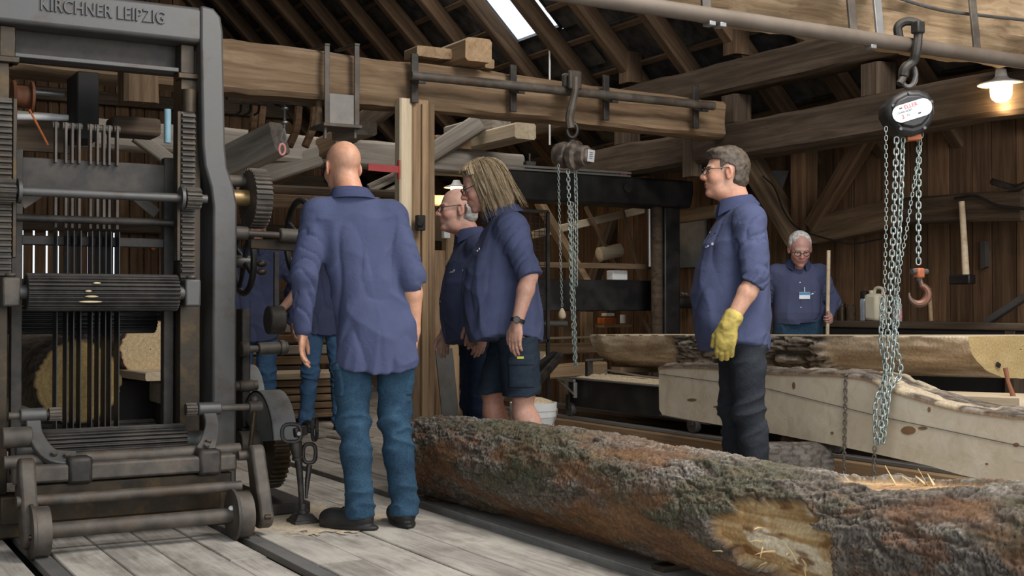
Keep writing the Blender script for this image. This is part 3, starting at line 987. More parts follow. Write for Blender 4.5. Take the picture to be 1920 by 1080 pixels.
h1 = onY(62, 778, 5.75); h2 = onY(392, 766, 5.75)
dog_arm([V(1.06, 5.575, 0.375), onY(95, 850, 5.60), onY(68, 815, 5.68), h1], 0.034, h1, 'dog_arm')
dog_arm([V(1.62, 5.575, 0.375), onY(392, 825, 5.60), onY(398, 795, 5.68), h2], 0.034, h2, 'dog_arm')
for h, a, b in ((h1, -0.10, 0.11), (h2, -0.10, 0.20)):
    o = cpart(MB().cyl(h + XU * a, h + XU * b, 0.016, n=14), 'pivot_shaft', m_iron_dust, None)
    for t in ((0.09,) if h is h1 else (-0.085,)):
        mb = MB().gear(h + XU * t, XU, 0.031, 0.026, 0.05, 12)
        cpart(mb, 'toothed_dog', m_iron_dust, None, o)
e = h2 + XU * 0.22
cpart(MB().cyl(e - XU * 0.03, e + XU * 0.035, 0.027, n=18), 'handle_socket', m_iron_dust, 0.004)
cpart(MB().sphere(e + V(0, 0, 0.034), 0.018, 8), 'handle_ball', m_iron_dust, None)
cpart(MB().cyl(e - V(0, 0, 0.01), e + V(-0.02, 0.02, -0.24), 0.011, n=10), 'drop_lever', m_iron_oil, None)
o = cpart(MB().cyl(V(1.755, 5.52, 0.345), V(1.80, 5.52, 0.345), 0.022), 'pin', m_iron_dust, None)
o = cpart(MB().cyl(V(0.78, 5.70, 0.46), V(0.90, 5.70, 0.46), 0.045, n=20), 'left_bearing', m_iron_dust, 0.005)

# ================================================================== log dog on its foot
J = onZ(568, 980, 0)
JK = empty('screw_jack', (J.x, J.y, 0), 'small iron screw jack with looped handles standing on the sawdust', 'jack')
m_j = metal('jack_iron', (0.045, 0.040, 0.036), (0.16, 0.14, 0.12), None, 0.45, 0.6, 0.5, 14)
def jz(py): return onY(568, py, J.y).z
def jp(px, py, dy=0.0): return onY(px, py, J.y + dy)
base = MB()
for (h0, h1_, s0, s1) in ((0.0, 0.018, 0.062, 0.060), (0.018, 0.045, 0.056, 0.034)):
    a = [V(J.x + sx * s0, J.y + sy * s0, h0) for sx, sy in ((-1, -1), (1, -1), (1, 1), (-1, 1))]
    b = [V(J.x + sx * s1, J.y + sy * s1, h1_) for sx, sy in ((-1, -1), (1, -1), (1, 1), (-1, 1))]
    base.add(a + b, [(3, 2, 1, 0), (4, 5, 6, 7), (0, 1, 5, 4), (1, 2, 6, 5), (2, 3, 7, 6), (3, 0, 4, 7)])
base.build('foot', m_j, JK, bevel=0.003)
MB().lathe((J.x, J.y, 0.04), ZU, [(0, 0.026), (0.02, 0.026), (0.022, 0.02), (0.05, 0.02), (0.052, 0.014)], 16).build('socket', m_j, JK)
MB().tube([jp(566, 948), jp(563, 900), jp(559, 858)], [0.013, 0.015, 0.019], 12).build('spindle', m_j, JK)
MB().tube([jp(574, 935, 0.02), jp(576, 905, 0.03), jp(580, 872, 0.04)], [0.006, 0.012, 0.014], 10).build('side_rod', m_j, JK)
MB().lathe(jp(558, 862), (jp(553, 822) - jp(558, 862)), [(0, 0.026), (0.012, 0.027), (0.014, 0.022), (0.03, 0.024), (0.06, 0.030), (0.085, 0.030)], 16).build('neck', m_j, JK)
c = jp(547, 812)
def loop(c, w, h, r, name, rotz=0.0, tilt=0.0):
    pts = []
    for i in range(28):
        t = 2 * math.pi * i / 28
        x = math.copysign(abs(math.cos(t)) ** 0.7, math.cos(t)) * w; z = math.copysign(abs(math.sin(t)) ** 0.7, math.sin(t)) * h
        q = Matrix.Rotation(rotz, 3, 'Z') @ Vector((x, 0, z))
        pts.append(c + q)
    return MB().tube(pts, r, 8, closed=True).build(name, m_j, JK)
loop(c, 0.045, 0.042, 0.010, 'ring_handle', -0.5)
MB().bar(c + V(0.01, -0.01, 0), c + V(0.075, 0.01, 0.01), 0.03, 0.045).build('cross_head', m_j, JK, bevel=0.006)
loop(jp(590, 805, 0.03), 0.022, 0.052, 0.009, 'ring_handle', 0.7)
loop(jp(580, 850, 0.04), 0.030, 0.045, 0.010, 'ring_handle', -0.3)
MB().cyl(c + V(0.02, -0.03, 0.0), c + V(0.02, -0.045, 0.0), 0.010, n=10).build('bolt', m_steel, JK)
# ================================================================== logs
m_bark = attr_mat('bark', 0.9, 70, 0.45)
m_woodface = attr_mat('cut_wood', 0.75, 90, 0.15)
def lerp(a, b, t): return a + (b - a) * t


def tube_mesh(name, S, R_of, axis_of, nth, colf, mat, parent=None, flat=None, mats=None):
    """swept log. S: stations 0..1; axis_of(s)->(x,y,z) arrays; R_of(s2d, th2d)-> radius; direction mostly along -Y"""
    ns = len(S); th = np.linspace(0, 2 * np.pi, nth, endpoint=False)
    s2, t2 = np.meshgrid(S, th, indexing='ij')
    ax = axis_of(S)
    r = R_of(s2, t2)
    x = ax[:, 0:1] + np.cos(t2) * r; z = ax[:, 2:3] + np.sin(t2) * r
    y = np.repeat(ax[:, 1:2], nth, axis=1)
    if flat is not None: z, y, x = flat(x, y, z, s2, t2)
    vs = np.stack([x, y, z], -1).reshape(-1, 3)
    i = np.arange(ns - 1)[:, None] * nth; j = np.arange(nth)[None, :]; j2 = (j + 1) % nth
    f = np.stack([i + j, i + nth + j, i + nth + j2, i + j2], -1).reshape(-1, 4)
    c = vs.mean(0)
    me = new_mesh(name, vs - c, f, True)
    set_tone(me, colf(s2, t2, x, y, z, r).reshape(-1, 3))
    o = put(name, me, mat, parent, None)
    o.matrix_basis = Matrix.Translation(Vector(c.tolist()))
    if parent is not None: setparent(o, parent)
    return o, vs.reshape(ns, nth, 3)


def end_cap(name, ring, mat, parent, colf, nr=14):
    """disc filling a ring of points, a few rings deep so that tone can vary"""
    c = ring.mean(0); k = len(ring)
    fr = np.linspace(1, 0.02, nr)
    vs = np.concatenate([c + (ring - c) * q for q in fr])
    f = []
    i = np.arange(nr - 1)[:, None] * k; j = np.arange(k)[None, :]; j2 = (j + 1) % k
    f = np.stack([i + j, i + j2, i + k + j2, i + k + j], -1).reshape(-1, 4)
    rr = np.repeat(fr, k); th = np.tile(np.linspace(0, 2 * np.pi, k, endpoint=False), nr)
    me = new_mesh(name, vs - c, f, True); set_tone(me, colf(rr, th))
    o = put(name, me, mat, None, Matrix.Translation(Vector(c.tolist())))
    if parent is not None: setparent(o, parent)
    return o


def C3(*c): return np.array(c, dtype=np.float32)


def mixa(a, b, t): return a + (b - a) * np.clip(t, 0, 1)[..., None]


def sstep(a, b, x):
    t = np.clip((x - a) / (b - a), 0, 1); return t * t * (3 - 2 * t)


# ------------------------------------------------------------------ the big foreground log
LY0, LY1 = 6.12, 1.55
_ry = np.array([1.55, 2.35, 2.7, 2.97, 3.5, 4.15, 5.2, 6.0, 6.4]); _rv = np.array([0.262, 0.243, 0.228, 0.215, 0.211, 0.220, 0.214, 0.196, 0.18])


def lg_fields(s, t):
    Y = LY0 + (LY1 - LY0) * s
    base = np.interp(Y, _ry, _rv)
    u = Y; v = t * 0.22
    wob = fbm(u * 1.7, np.cos(t) * 1.3 + 9, np.sin(t) * 1.3 + 9, 3, 3) - 0.5
    wx = u + (fbm(u * 12, v * 20, None, 5, 3) - .5) * 0.05; wv = v + (fbm(u * 9 + 7, v * 16, None, 6, 3) - .5) * 0.035
    n1 = fbm(wx * 11, wv * 30, None, 12, 4, 0.6)
    q = n1 * 9.0; fr = q - np.floor(q); cid = (np.floor(q) * 0.37 + 0.13) % 1.0       # stepped flakes
    e1 = np.clip(np.minimum(fr, 1.0) / 0.30, 0, 1)
    n2 = fbm(wx * 30 + 40, wv * 75, None, 18, 3, 0.6)
    q2 = n2 * 7.0; f_2 = q2 - np.floor(q2); cid2 = (np.floor(q2) * 0.61 + 0.29) % 1.0
    e2 = np.clip(f_2 / 0.35, 0, 1)
    rid = 1 - np.abs(2 * fbm(wx * 7 + 3, wv * 21, None, 27, 3) - 1)                     # long furrows
    e1 = e1 * (1 - 0.8 * sstep(0.88, 0.97, rid))
    lev = n1
    # zones
    lowf = fbm(u * 1.25 + 3, np.cos(t) * 1.1 + 4, np.sin(t) * 1.1 + 4, 31, 4)
    side = sstep(0.25, -0.75, np.sin(t))               # towards the underside
    strip = sstep(0.53, 0.67, lowf + 0.15 * side - 0.05 * sstep(0.2, 0.8, np.sin(t)) - 0.02 * sstep(4.4, 3.4, Y) + 0.16 * (fbm(u * 9, v * 14, None, 37, 3) - 0.5))
    moss = sstep(0.44, 0.60, fbm(u * 2.1 + 8, np.cos(t) * 1.8, np.sin(t) * 1.8, 44, 4) + 0.05 * np.sin(t))
    # chopped patch
    py = (Y - 3.06) / 0.36; pt = (t - 3.12) / 0.66
    edge = (fbm(u * 8, t * 4, None, 71, 4, 0.6) - 0.5) * 0.8
    rr = np.sqrt(py ** 2 + (pt + 0.35 * py) ** 2) + edge
    chop = sstep(1.0, 0.93, rr) * sstep(2.815, 2.835, Y + 0.05 * (fbm(t * 6, u * 3, None, 77, 3) - 0.5))
    # bare strip on top near the right
    py2 = (Y - 2.72) / 0.33; pt2 = (t - 1.75) / 0.24
    bare = sstep(1.0, 0.75, np.sqrt(py2 ** 2 + pt2 ** 2) + edge * 0.8)
    return Y, base, wob, e1, cid, e2, cid2, strip, moss, chop, bare, u, v, lev


_lc = {}


def lg_R(s, t):
    F = lg_fields(s, t); _lc['f'] = F
    Y, base, wob, e1, cid, e2, cid2, strip, moss, chop, bare, u, v, lev = F
    bark = 0.034 * (lev - 0.3) + 0.0075 * e1 + 0.0025 * e2 * cid2 + 0.006 * (fbm(u * 26, v * 40, None, 91, 3) - 0.5)
    bark = bark * (1 - 0.55 * strip)
    wooden = -0.006 + 0.006 * (fbm(u * 5, v * 60, None, 95, 3) - 0.5)
    h = lerp(bark, wooden, np.maximum(chop, bare))
    h = h - 0.030 * chop * (0.35 + 0.9 * fbm(u * 6, v * 10, None, 98, 3))
    return base + 0.022 * wob + h


def lg_col(s, t, x, y, z, r):
    Y, base, wob, e1, cid, e2, cid2, strip, moss, chop, bare, u, v, lev = _lc['f']
    fine = fbm(u * 30, v * 40, None, 51, 3)
    c = mixa(C3(0.095, 0.074, 0.056), C3(0.215, 0.178, 0.142), cid * 0.8 + 0.6 * (fine - 0.35))
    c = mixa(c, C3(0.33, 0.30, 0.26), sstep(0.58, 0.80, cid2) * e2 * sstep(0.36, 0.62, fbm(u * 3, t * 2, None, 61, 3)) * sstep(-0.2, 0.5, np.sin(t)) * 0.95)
    red = fbm(u * 7, t * 4, None, 63, 3)
    c = mixa(c, C3(0.23, 0.105, 0.055), sstep(0.58, 0.75, red) * 0.6)
    c = mixa(c, C3(0.085, 0.085, 0.045), moss * (0.5 + 0.4 * fine))
    c = mixa(c, mixa(C3(0.14, 0.065, 0.032), C3(0.30, 0.145, 0.06), fbm(u * 6, v * 26, None, 67, 4) * 1.5 - 0.3), strip * (0.6 + 0.3 * fine))
    crack = np.clip((1 - e1) * 0.75 + (1 - e2) * 0.4, 0, 1) * (1 - 0.5 * strip)
    c = mixa(c, C3(0.045, 0.028, 0.018), crack * 0.85)
    wn = fbm(u * 4, v * 55, None, 81, 4)
    wd = mixa(C3(0.42, 0.24, 0.095), C3(0.66, 0.48, 0.26), wn * 1.9 - 0.45)
    wd = mixa(wd, C3(0.74, 0.62, 0.43), sstep(0.56, 0.66, fbm(u * 5 + 5, t * 3.5, None, 83, 3)))
    wd = mixa(wd, C3(0.20, 0.085, 0.03), sstep(0.62, 0.72, fbm(u * 7 + 2, t * 5, None, 85, 3)) * 0.8)
    c = mixa(c, wd, chop)
    c = mixa(c, mixa(C3(0.36, 0.19, 0.09), C3(0.60, 0.42, 0.23), wn * 1.6 - 0.3), bare)
    return c


LOG = empty('bark_log', (3.0, 4.0, 0.0), 'large barked log lying across the foreground floor', 'log')
S = np.linspace(0, 1, 1150)
o, ringv = tube_mesh('bark', S, lg_R, lambda s: np.stack([np.full_like(s, 3.0) + 0.02 * np.sin(s * 5), LY0 + (LY1 - LY0) * s, np.interp(LY0 + (LY1 - LY0) * s, _ry, _rv) + 0.026], -1), 300, lg_col, m_bark, LOG)


def ring_tone(c0, c1, c2, seed=0):
    def f(rr, th):
        q = 0.5 + 0.5 * np.sin(rr * 55 + 3 * fbm(np.cos(th) * 2 + 5, np.sin(th) * 2 + 5, None, seed, 3))
        c = mixa(C3(*c0), C3(*c1), q * 0.5 + 0.5 * fbm(np.cos(th) * rr * 5 + 9, np.sin(th) * rr * 5 + 9, None, seed + 3, 4))
        return mixa(c, C3(*c2), sstep(0.93, 1.0, rr))
    return f


end_cap('end_face', ringv[0], m_woodface, LOG, ring_tone((0.42, 0.28, 0.14), (0.60, 0.44, 0.26), (0.16, 0.08, 0.04), 2))
end_cap('end_face', ringv[-1], m_woodface, LOG, ring_tone((0.42, 0.28, 0.14), (0.60, 0.44, 0.26), (0.16, 0.08, 0.04), 3))
# splinters and bark flakes on top of the log
rs = random.Random(9)
m_spl = plain('splinters', (0.66, 0.47, 0.24), 0.8, var=0.3)
def logtop(Y, dx=0.0):
    R = float(np.interp(Y, _ry, _rv)); return V(3.0 + dx, Y, 2 * R + 0.03)
for k in range(26):
    if k < 7:
        p = onX(1722 + rs.uniform(-30, 55), 912, 3.02); Y = p.y; L = rs.uniform(0.04, 0.085); up = rs.uniform(0.3, 1.2)
    elif k < 16:
        Y = rs.uniform(2.45, 3.0); L = rs.uniform(0.02, 0.06); up = rs.uniform(0.05, 0.4)
    else:
        Y = rs.uniform(2.3, 6.2); L = rs.uniform(0.015, 0.04); up = rs.uniform(0.0, 0.3)
    a = logtop(Y, rs.uniform(-0.03, 0.05)) - V(0, 0, 0.012); d = Vector((rs.uniform(-1, 1), rs.uniform(-1, 1), up)).normalized()
    w = rs.uniform(0.004, 0.009)
    s_ = Vector((d.y, -d.x, 0)).normalized() * w
    MB().add([a - s_, a + s_, a + d * L + s_ * 0.2, a + d * L - s_ * 0.2, a - s_ + V(0, 0, 0.004), a + s_ + V(0, 0, 0.004), a + d * L + V(0, 0, 0.002)], [(0, 1, 2, 3), (4, 6, 5), (0, 4, 5, 1), (1, 5, 6, 2), (0, 3, 6, 4), (2, 6, 3)]).build('splinter', m_spl, LOG, smooth=None)
for k in range(14):                                     # torn fibres in the chopped patch
    Y = rs.uniform(2.85, 3.4); th = rs.uniform(2.8, 3.5); R = 0.205
    a = V(3.0 + math.cos(th) * R, Y, 0.24 + math.sin(th) * R); d = Vector((rs.uniform(-0.9, -0.1), rs.uniform(-1, 1), rs.uniform(-0.6, 0.8))).normalized()
    L = rs.uniform(0.03, 0.08)
    MB().tube([a, a + d * L * 0.5 + V(0, 0, 0.004), a + d * L], [0.004, 0.003, 0.0008], 5).build('splinter', m_spl, LOG)
for yy in (5.9, 3.9, 2.2):
    o = beam('log_bearer', (2.90, yy, 0.008), (3.25, yy, 0.008), 0.08, 0.03, m_beam_dark)
    tag(o, {5.9: 'flat wooden bearer under the far end of the foreground log', 3.9: 'flat wooden bearer under the middle of the foreground log', 2.2: 'flat wooden bearer under the near end of the foreground log'}[yy], 'bearer')

# ------------------------------------------------------------------ generic rough log
def simple_log(name, p0, p1, R, label, endc, seed, barkc=((0.10, 0.075, 0.055), (0.22, 0.17, 0.13)), ns=90, nth=72, bark=0.012, parent_thing=None):
    p0 = Vector(p0); p1 = Vector(p1)
    root = empty(name, ((p0.x + p1.x) / 2, (p0.y + p1.y) / 2, min(p0.z, p1.z) - R), label, 'log')
    d = (p1 - p0); L = d.length; d.normalize(); u = d.cross(ZU).normalized(); w = u.cross(d)
    S = np.linspace(0, L, ns); th = np.linspace(0, 2 * np.pi, nth, endpoint=False)
    s2, t2 = np.meshgrid(S, th, indexing='ij')
    f1, f2, cid = worley(s2 / 0.07, t2 * R / 0.035, seed); e = np.clip((f2 - f1) / 0.3, 0, 1)
    r = R + bark * e * (0.4 + cid) + 0.02 * (fbm(s2 * 2, np.cos(t2) + 5, np.sin(t2) + 5, seed, 3) - 0.5)
    P = np.array(p0)[None, None, :] + s2[..., None] * np.array(d) + (np.cos(t2) * r)[..., None] * np.array(u) + (np.sin(t2) * r)[..., None] * np.array(w)
    i = np.arange(ns - 1)[:, None] * nth; j = np.arange(nth)[None, :]; j2 = (j + 1) % nth
    f = np.stack([i + j, i + j2, i + nth + j2, i + nth + j], -1).reshape(-1, 4)
    vs = P.reshape(-1, 3); c = vs.mean(0)
    me = new_mesh('bark', vs - c, f, True)
    col = mixa(C3(*barkc[0]), C3(*barkc[1]), cid * 0.8 + 0.3 * fbm(s2 * 20, t2 * 6, None, seed, 3)); col = mixa(col, C3(0.03, 0.02, 0.015), (1 - e) * 0.8)
    set_tone(me, col.reshape(-1, 3))
    o = put('bark', me, m_bark, None, Matrix.Translation(Vector(c.tolist()))); setparent(o, root)
    end_cap('end_face', P[0], m_woodface, root, ring_tone(*endc, seed)); end_cap('end_face', P[-1], m_woodface, root, ring_tone(*endc, seed + 1))
    return root


simple_log('saw_log', onY(146, 716, 6.34), onY(146, 716, 6.34) + V(0, 4.0, 0.02), 0.195, 'log with yellow end face lying behind the saw blades', ((0.30, 0.19, 0.07), (0.46, 0.31, 0.12), (0.10, 0.06, 0.03)), 4)
simple_log('stacked_log', onY(282, 655, 9.2), onY(282, 655, 9.2) + V(-0.15, 1.6, 0), 0.21, 'log with pale orange end stacked behind the saw', ((0.45, 0.33, 0.18), (0.60, 0.46, 0.28), (0.34, 0.15, 0.06)), 6, ((0.16, 0.13, 0.11), (0.34, 0.30, 0.27)))
st = onX(1500, 860, 4.62)
simple_log('stump', V(4.48, 5.10, 0.152), V(4.80, 4.96, 0.152), 0.145, 'weathered grey stump lying behind the gloved man\'s legs', ((0.46, 0.29, 0.12), (0.60, 0.40, 0.19), (0.30, 0.16, 0.07)), 8, ((0.085, 0.074, 0.063), (0.15, 0.132, 0.112)), 40, 60, 0.002)

# ------------------------------------------------------------------ half log with sawn flat top on the trolley
HY0, HY1 = 8.42, 4.66


def hl_axis(s):
    return np.stack([5.80 + 0 * s, HY0 + (HY1 - HY0) * s, 0.795 + 0.062 * s], -1)


_hc = {}


def hl_R(s, t):
    Y = HY0 + (HY1 - HY0) * s; u = Y; v = t * 0.25
    f1, f2, cid = worley((u + (fbm(u * 8, v * 8, None, 2, 3) - .5) * .10) / 0.26, (v + (fbm(u * 6, v * 8, None, 3, 3) - .5) * .07) / 0.027, 12)
    e = np.clip((f2 - f1) / 0.35, 0, 1)
    n = (fbm(u * 3, t * 2.0, None, 15, 3) - 0.5) * 0.35
    barkz = sstep(7.42, 7.28, Y + n) * sstep(5.50, 5.70, Y + n + 0.25 * np.sin(t))
    R = 0.262 - 0.02 * s + 0.015 * (fbm(u * 1.5, np.cos(t) + 3, np.sin(t) + 3, 18, 3) - 0.5) - 0.05 * sstep(8.15, 8.42, Y)
    _hc['f'] = (u, v, e, cid, barkz)
    return R + barkz * (0.012 + 0.026 * e * (0.3 + cid)) + (1 - barkz) * 0.010 * (fbm(u * 6, v * 26, None, 19, 4) - 0.5)


def hl_col(s, t, x, y, z, r):
    u, v, e, cid, bz = _hc['f']
    g = fbm(u * 2.2, v * 30, None, 22, 5)
    wd = mixa(C3(0.40, 0.28, 0.17), C3(0.82, 0.66, 0.46), g * 2.0 - 0.5)
    wd = mixa(wd, C3(0.20, 0.14, 0.09), sstep(0.5, 0.7, fbm(u * 3.2, t * 2, None, 25, 4)) * 0.4)
    bk = mixa(C3(0.14, 0.108, 0.082), C3(0.52, 0.44, 0.35), cid * 0.9 * e)
    bk = mixa(bk, C3(0.035, 0.024, 0.017), (1 - e) * 0.9)
    c = mixa(wd, bk, bz)
    top = (z > 0.785 + 0.062 * s)
    c = np.where(top[..., None], mixa(C3(0.66, 0.54, 0.38), C3(0.76, 0.65, 0.49), g), c)
    return c


def hl_flat(x, y, z, s2, t2):
    wf = 1.05 + 0.75 * sstep(0.50, 1.0, s2)
    x = 5.80 + (x - 5.80 + 0.25) * wf - 0.25
    return np.minimum(z, 0.795 + 0.062 * s2), y, x


HL = empty('half_log', (5.8, 6.6, 0.55), 'half log with flat sawn top lying on the saw trolley', 'log')
o, rv = tube_mesh('half_round', np.linspace(0, 1, 420), hl_R, hl_axis, 150, hl_col, m_bark, HL, hl_flat)
cap_c = lambda rr, th: mixa(C3(0.34, 0.235, 0.10), C3(0.46, 0.33, 0.155), fbm(np.cos(th) * rr * 4 + 9, np.sin(th) * rr * 4 + 9, None, 7, 4))
end_cap('end_face', rv[-1], m_woodface, HL, cap_c); end_cap('end_face', rv[0], m_woodface, HL, cap_c)
p = onY(1872, 684, HY1 - 0.012)
MB().box(p, (0.03, 0.01, 0.022), Matrix.Rotation(0.5, 3, 'Y')).build('end_mark', m_dark, HL)
for yy in (8.1, 7.0, 5.6):
    zt_ = 0.795 + 0.062 * (HY0 - yy) / (HY0 - HY1) - 0.255
    o = beam('chock', (5.62, yy, (zt_ + 0.50) / 2), (5.98, yy, (zt_ + 0.50) / 2), 0.13, max(0.03, zt_ - 0.50), m_post)
    tag(o, {8.1: 'wooden chock under the far end of the half log', 7.0: 'wooden chock under the middle of the half log', 5.6: 'wooden chock under the near part of the half log'}[yy], 'chock')

# ------------------------------------------------------------------ crooked sawn slab in front of it
SP0 = V(4.98, 6.90, 0); SP1 = V(4.56, 3.40, 0)
sd = (SP1 - SP0).normalized(); sn = V(sd.y, -sd.x, 0)          # sn points to the camera side (-X)
if sn.x > 0: sn = -sn


def onS(px, py, off=0.0):
    v = ray(px, py); P = SP0 + sn * off
    return C0 + v * ((P - C0).dot(sn) / v.dot(sn))


top = [(1235, 690), (1262, 688), (1330, 690), (1440, 699), (1560, 703), (1625, 711), (1662, 728), (1730, 750), (1800, 768), (1870, 778), (1930, 784), (2040, 792)]
bot = [(2040, 945), (1930, 920), (1800, 890), (1740, 873), (1673, 858), (1580, 838), (1440, 811), (1367, 800), (1290, 787), (1242, 778), (1236, 768)]
SLB = empty('sawn_slab', (4.75, 5.2, 0.2), 'crooked pale sawn slab with bark edge standing on edge behind the gloved man', 'slab')
tp = [onS(*q) for q in top]; bp = [onS(*q) for q in bot]
dep = -sn * 0.25
MB().prism(tp + bp, dep).build('slab_body', m_fresh, SLB, smooth=None)
# align the grain: bark edge on top as its own strip
P = bez(tp, 14); n = len(P); K = 26
vs = []; col = []
for i, q in enumerate(P):
    for k in range(K):
        a = k / (K - 1); vs.append(q + dep * (a * 1.02 - 0.01))
vs = np.array([tuple(v) for v in vs]).reshape(n, K, 3)
uu = np.cumsum(np.r_[0, np.hypot(np.diff(vs[:, 0, 1]), np.diff(vs[:, 0, 2]))])[:, None] + np.zeros((1, K)); vv = np.linspace(0, 0.25, K)[None, :] + np.zeros((n, 1))
f1, f2, cid = worley(uu / 0.16 + vv, vv / 0.028, 31); e = np.clip((f2 - f1) / 0.35, 0, 1)
edge = np.minimum(vv, 0.25 - vv)
h = 0.005 + 0.018 * np.minimum(1, edge / 0.02) * (0.35 + e * cid) + 0.012 * (fbm(uu * 9, vv * 12, None, 33, 3) - 0.4)
vs[..., 2] += h
vb = vs.copy(); vb[..., 2] -= h + 0.01
allv = np.concatenate([vs.reshape(-1, 3), vb.reshape(-1, 3)])
i = np.arange(n - 1)[:, None] * K; j = np.arange(K - 1)[None, :]
f = np.stack([i + j, i + K + j, i + K + j + 1, i + j + 1], -1).reshape(-1, 4)
nb = n * K
ii = np.arange(n - 1) * K
fs_ = np.stack([ii, ii + nb, ii + K + nb, ii + K], -1)
fe_ = np.stack([ii + K - 1, ii + 2 * K - 1, ii + 2 * K - 1 + nb, ii + K - 1 + nb], -1)
c = allv.mean(0)
me = new_mesh('bark_edge', allv - c, np.concatenate([f, fs_, fe_]), True)
bk = mixa(C3(0.11, 0.085, 0.066), C3(0.29, 0.245, 0.20), cid * e + 0.2 * (fbm(uu * 12, vv * 12, None, 37, 3) - .5)); bk = mixa(bk, C3(0.04, 0.028, 0.02), (1 - e) * 0.8)
bk = mixa(bk, C3(0.62, 0.50, 0.34), sstep(0.66, 0.72, fbm(uu * 3, vv * 9, None, 38, 3)) * 0.7)
set_tone(me, np.concatenate([bk.reshape(-1, 3), np.tile(C3(0.36, 0.22, 0.12), (nb, 1))]))
o = put('bark_edge', me, m_bark, None, Matrix.Translation(Vector(c.tolist()))); setparent(o, SLB)
m_mark = plain('pencil_mark', (0.13, 0.11, 0.10), 0.8)
for a, b in (((1236, 701), (1440, 729)), ((1440, 729), (1650, 781)), ((1650, 781), (1940, 842)), ((1236, 778), (1330, 796))):
    MB().bar(onS(a[0], a[1], 0.002), onS(b[0], b[1], 0.002), 0.0015, 0.0035, up=(0, 0, 1)).build('chalk_line', m_mark, SLB, smooth=None)
m_knot = plain('knot_wood', (0.22, 0.12, 0.055), 0.8)
for px, py, w, hh in ((1297, 750, 9, 3), (1703, 807, 14, 8), (1730, 803, 9, 3), (1488, 723, 3, 7), (1742, 768, 3, 5), (1905, 834, 6, 4), (1345, 763, 8, 2), (1560, 842 - 30, 3, 3), (1850, 870, 3, 2)):
    pts = []
    for t in range(12):
        a = 2 * math.pi * t / 12; pts.append(onS(px + w * math.cos(a), py + hh * math.sin(a), 0.0015))
    MB().prism(pts, -sn * 0.004).build('knot', m_knot, SLB, smooth=None)
for k, (px, hb) in enumerate(((1500, 0), (1398, 0), (1880, 0))):
    q = onS(px, 700, -0.12)
    zb = onS(px, {1500: 823, 1398: 805, 1880: 910}[px]).z
    o = beam('support_block', (q.x - 0.09, q.y, (zb - 0.004) / 2), (q.x + 0.09, q.y, (zb - 0.004) / 2), 0.12, zb - 0.004, m_beam_dark)
    tag(o, ['dark wooden block under the middle of the pale slab', 'dark wooden block under the far end of the pale slab', 'dark wooden block under the near end of the pale slab'][k], 'block')

# lower slab with pale edge behind its dip
o = beam('sawn_board', onX(1640, 740, 5.45), onX(1960, 752, 5.35), 0.35, 0.05, m_pale); tag(o, 'pale sawn board behind the dip of the crooked slab', 'board')
o = MB().tube([onX(1885, 690, 5.25), onX(1890, 715, 5.25), onX(1903, 752, 5.25)], [0.012, 0.010, 0.014], 8).build('upright_splinter', plain('red_brown_wood', (0.20, 0.075, 0.035), 0.8)); tag(o, 'reddish broken splinter standing up in front of the half log end', 'splinter')

# ------------------------------------------------------------------ trolley track and trolley
tr_ = empty('track_beam', (5.33, 7.0, 0), 'long brown track beam with worn steel rail under the trolley', 'track')
beam('sleeper_beam', (5.36, 2.6, 0.062), (5.36, 11.5, 0.062), 0.14, 0.15, m_post, tr_, rough=0.004, seed=3, seg=0.4)
MB().bar((5.335, 2.6, 0.147), (5.335, 11.5, 0.147), 0.07, 0.022).build('rail', m_steel, tr_, bevel=0.003)
tr2 = empty('track_beam', (5.97, 7.0, 0), 'second track beam further back under the trolley', 'track')
beam('sleeper_beam', (5.97, 2.6, 0.062), (5.97, 11.5, 0.062), 0.14, 0.15, m_beam_dark, tr2)
MB().bar((5.95, 2.6, 0.147), (5.95, 11.5, 0.147), 0.07, 0.022).build('rail', m_steel, tr2, bevel=0.003)
TR = empty('saw_trolley', (5.7, 7.0, 0.15), 'black steel log trolley heaped with sawdust on small wheels', 'trolley')
for xx in (5.36, 5.98):
    MB().bar((xx, 5.2, 0.345), (xx, 8.35, 0.345), 0.05, 0.215).build('side_member', m_black, TR, bevel=0.006)
    MB().bar((xx, 5.2, 0.457), (xx, 8.37, 0.457), 0.09, 0.012).build('top_flange', m_steel if xx < 5.5 else m_black, TR, bevel=0.003)
    for yy in (8.3, 6.75, 5.4):
        w_ = MB().lathe((xx - 0.055, yy, 0.214), XU, [(0, 0.012), (0, 0.05), (0.008, 0.056), (0.014, 0.05), (0.045, 0.05), (0.05, 0.012)], 24).build('wheel', m_iron_grey, TR)
        MB().bar((xx - 0.06, yy, 0.21), (xx - 0.045, yy + 0.02, 0.33), 0.045, 0.015, up=(1, 0, 0)).build('wheel_fork', m_iron_grey if yy == 6.75 else m_iron, TR, bevel=0.004)
MB().box((5.67, 6.8, 0.445), (0.60, 3.1, 0.03)).build('deck', m_black, TR)
# bracket at the far corner
MB().bar((5.30, 8.42, 0.43), (5.28, 8.18, 0.34), 0.012, 0.022, up=(1, 0, 0)).bar((5.30, 8.45, 0.44), (5.30, 8.2, 0.44), 0.02, 0.02).bar((5.29, 8.18, 0.43), (5.29, 8.18, 0.31), 0.02, 0.03, up=(1, 0, 0)).build('corner_bracket', m_steel, TR, bevel=0.003)
MB().box((5.40, 8.15, 0.53), (0.05, 0.04, 0.13)).bar((5.36, 8.15, 0.60), (5.50, 8.10, 0.61), 0.03, 0.02).build('log_stop', m_iron, TR, bevel=0.004)
MB().tube([V(5.42, 7.95, 0.49), V(5.42, 7.94, 0.535), V(5.45, 7.5, 0.505), V(5.46, 7.1, 0.50)], 0.008, 8).build('loose_bar', m_steel, TR)
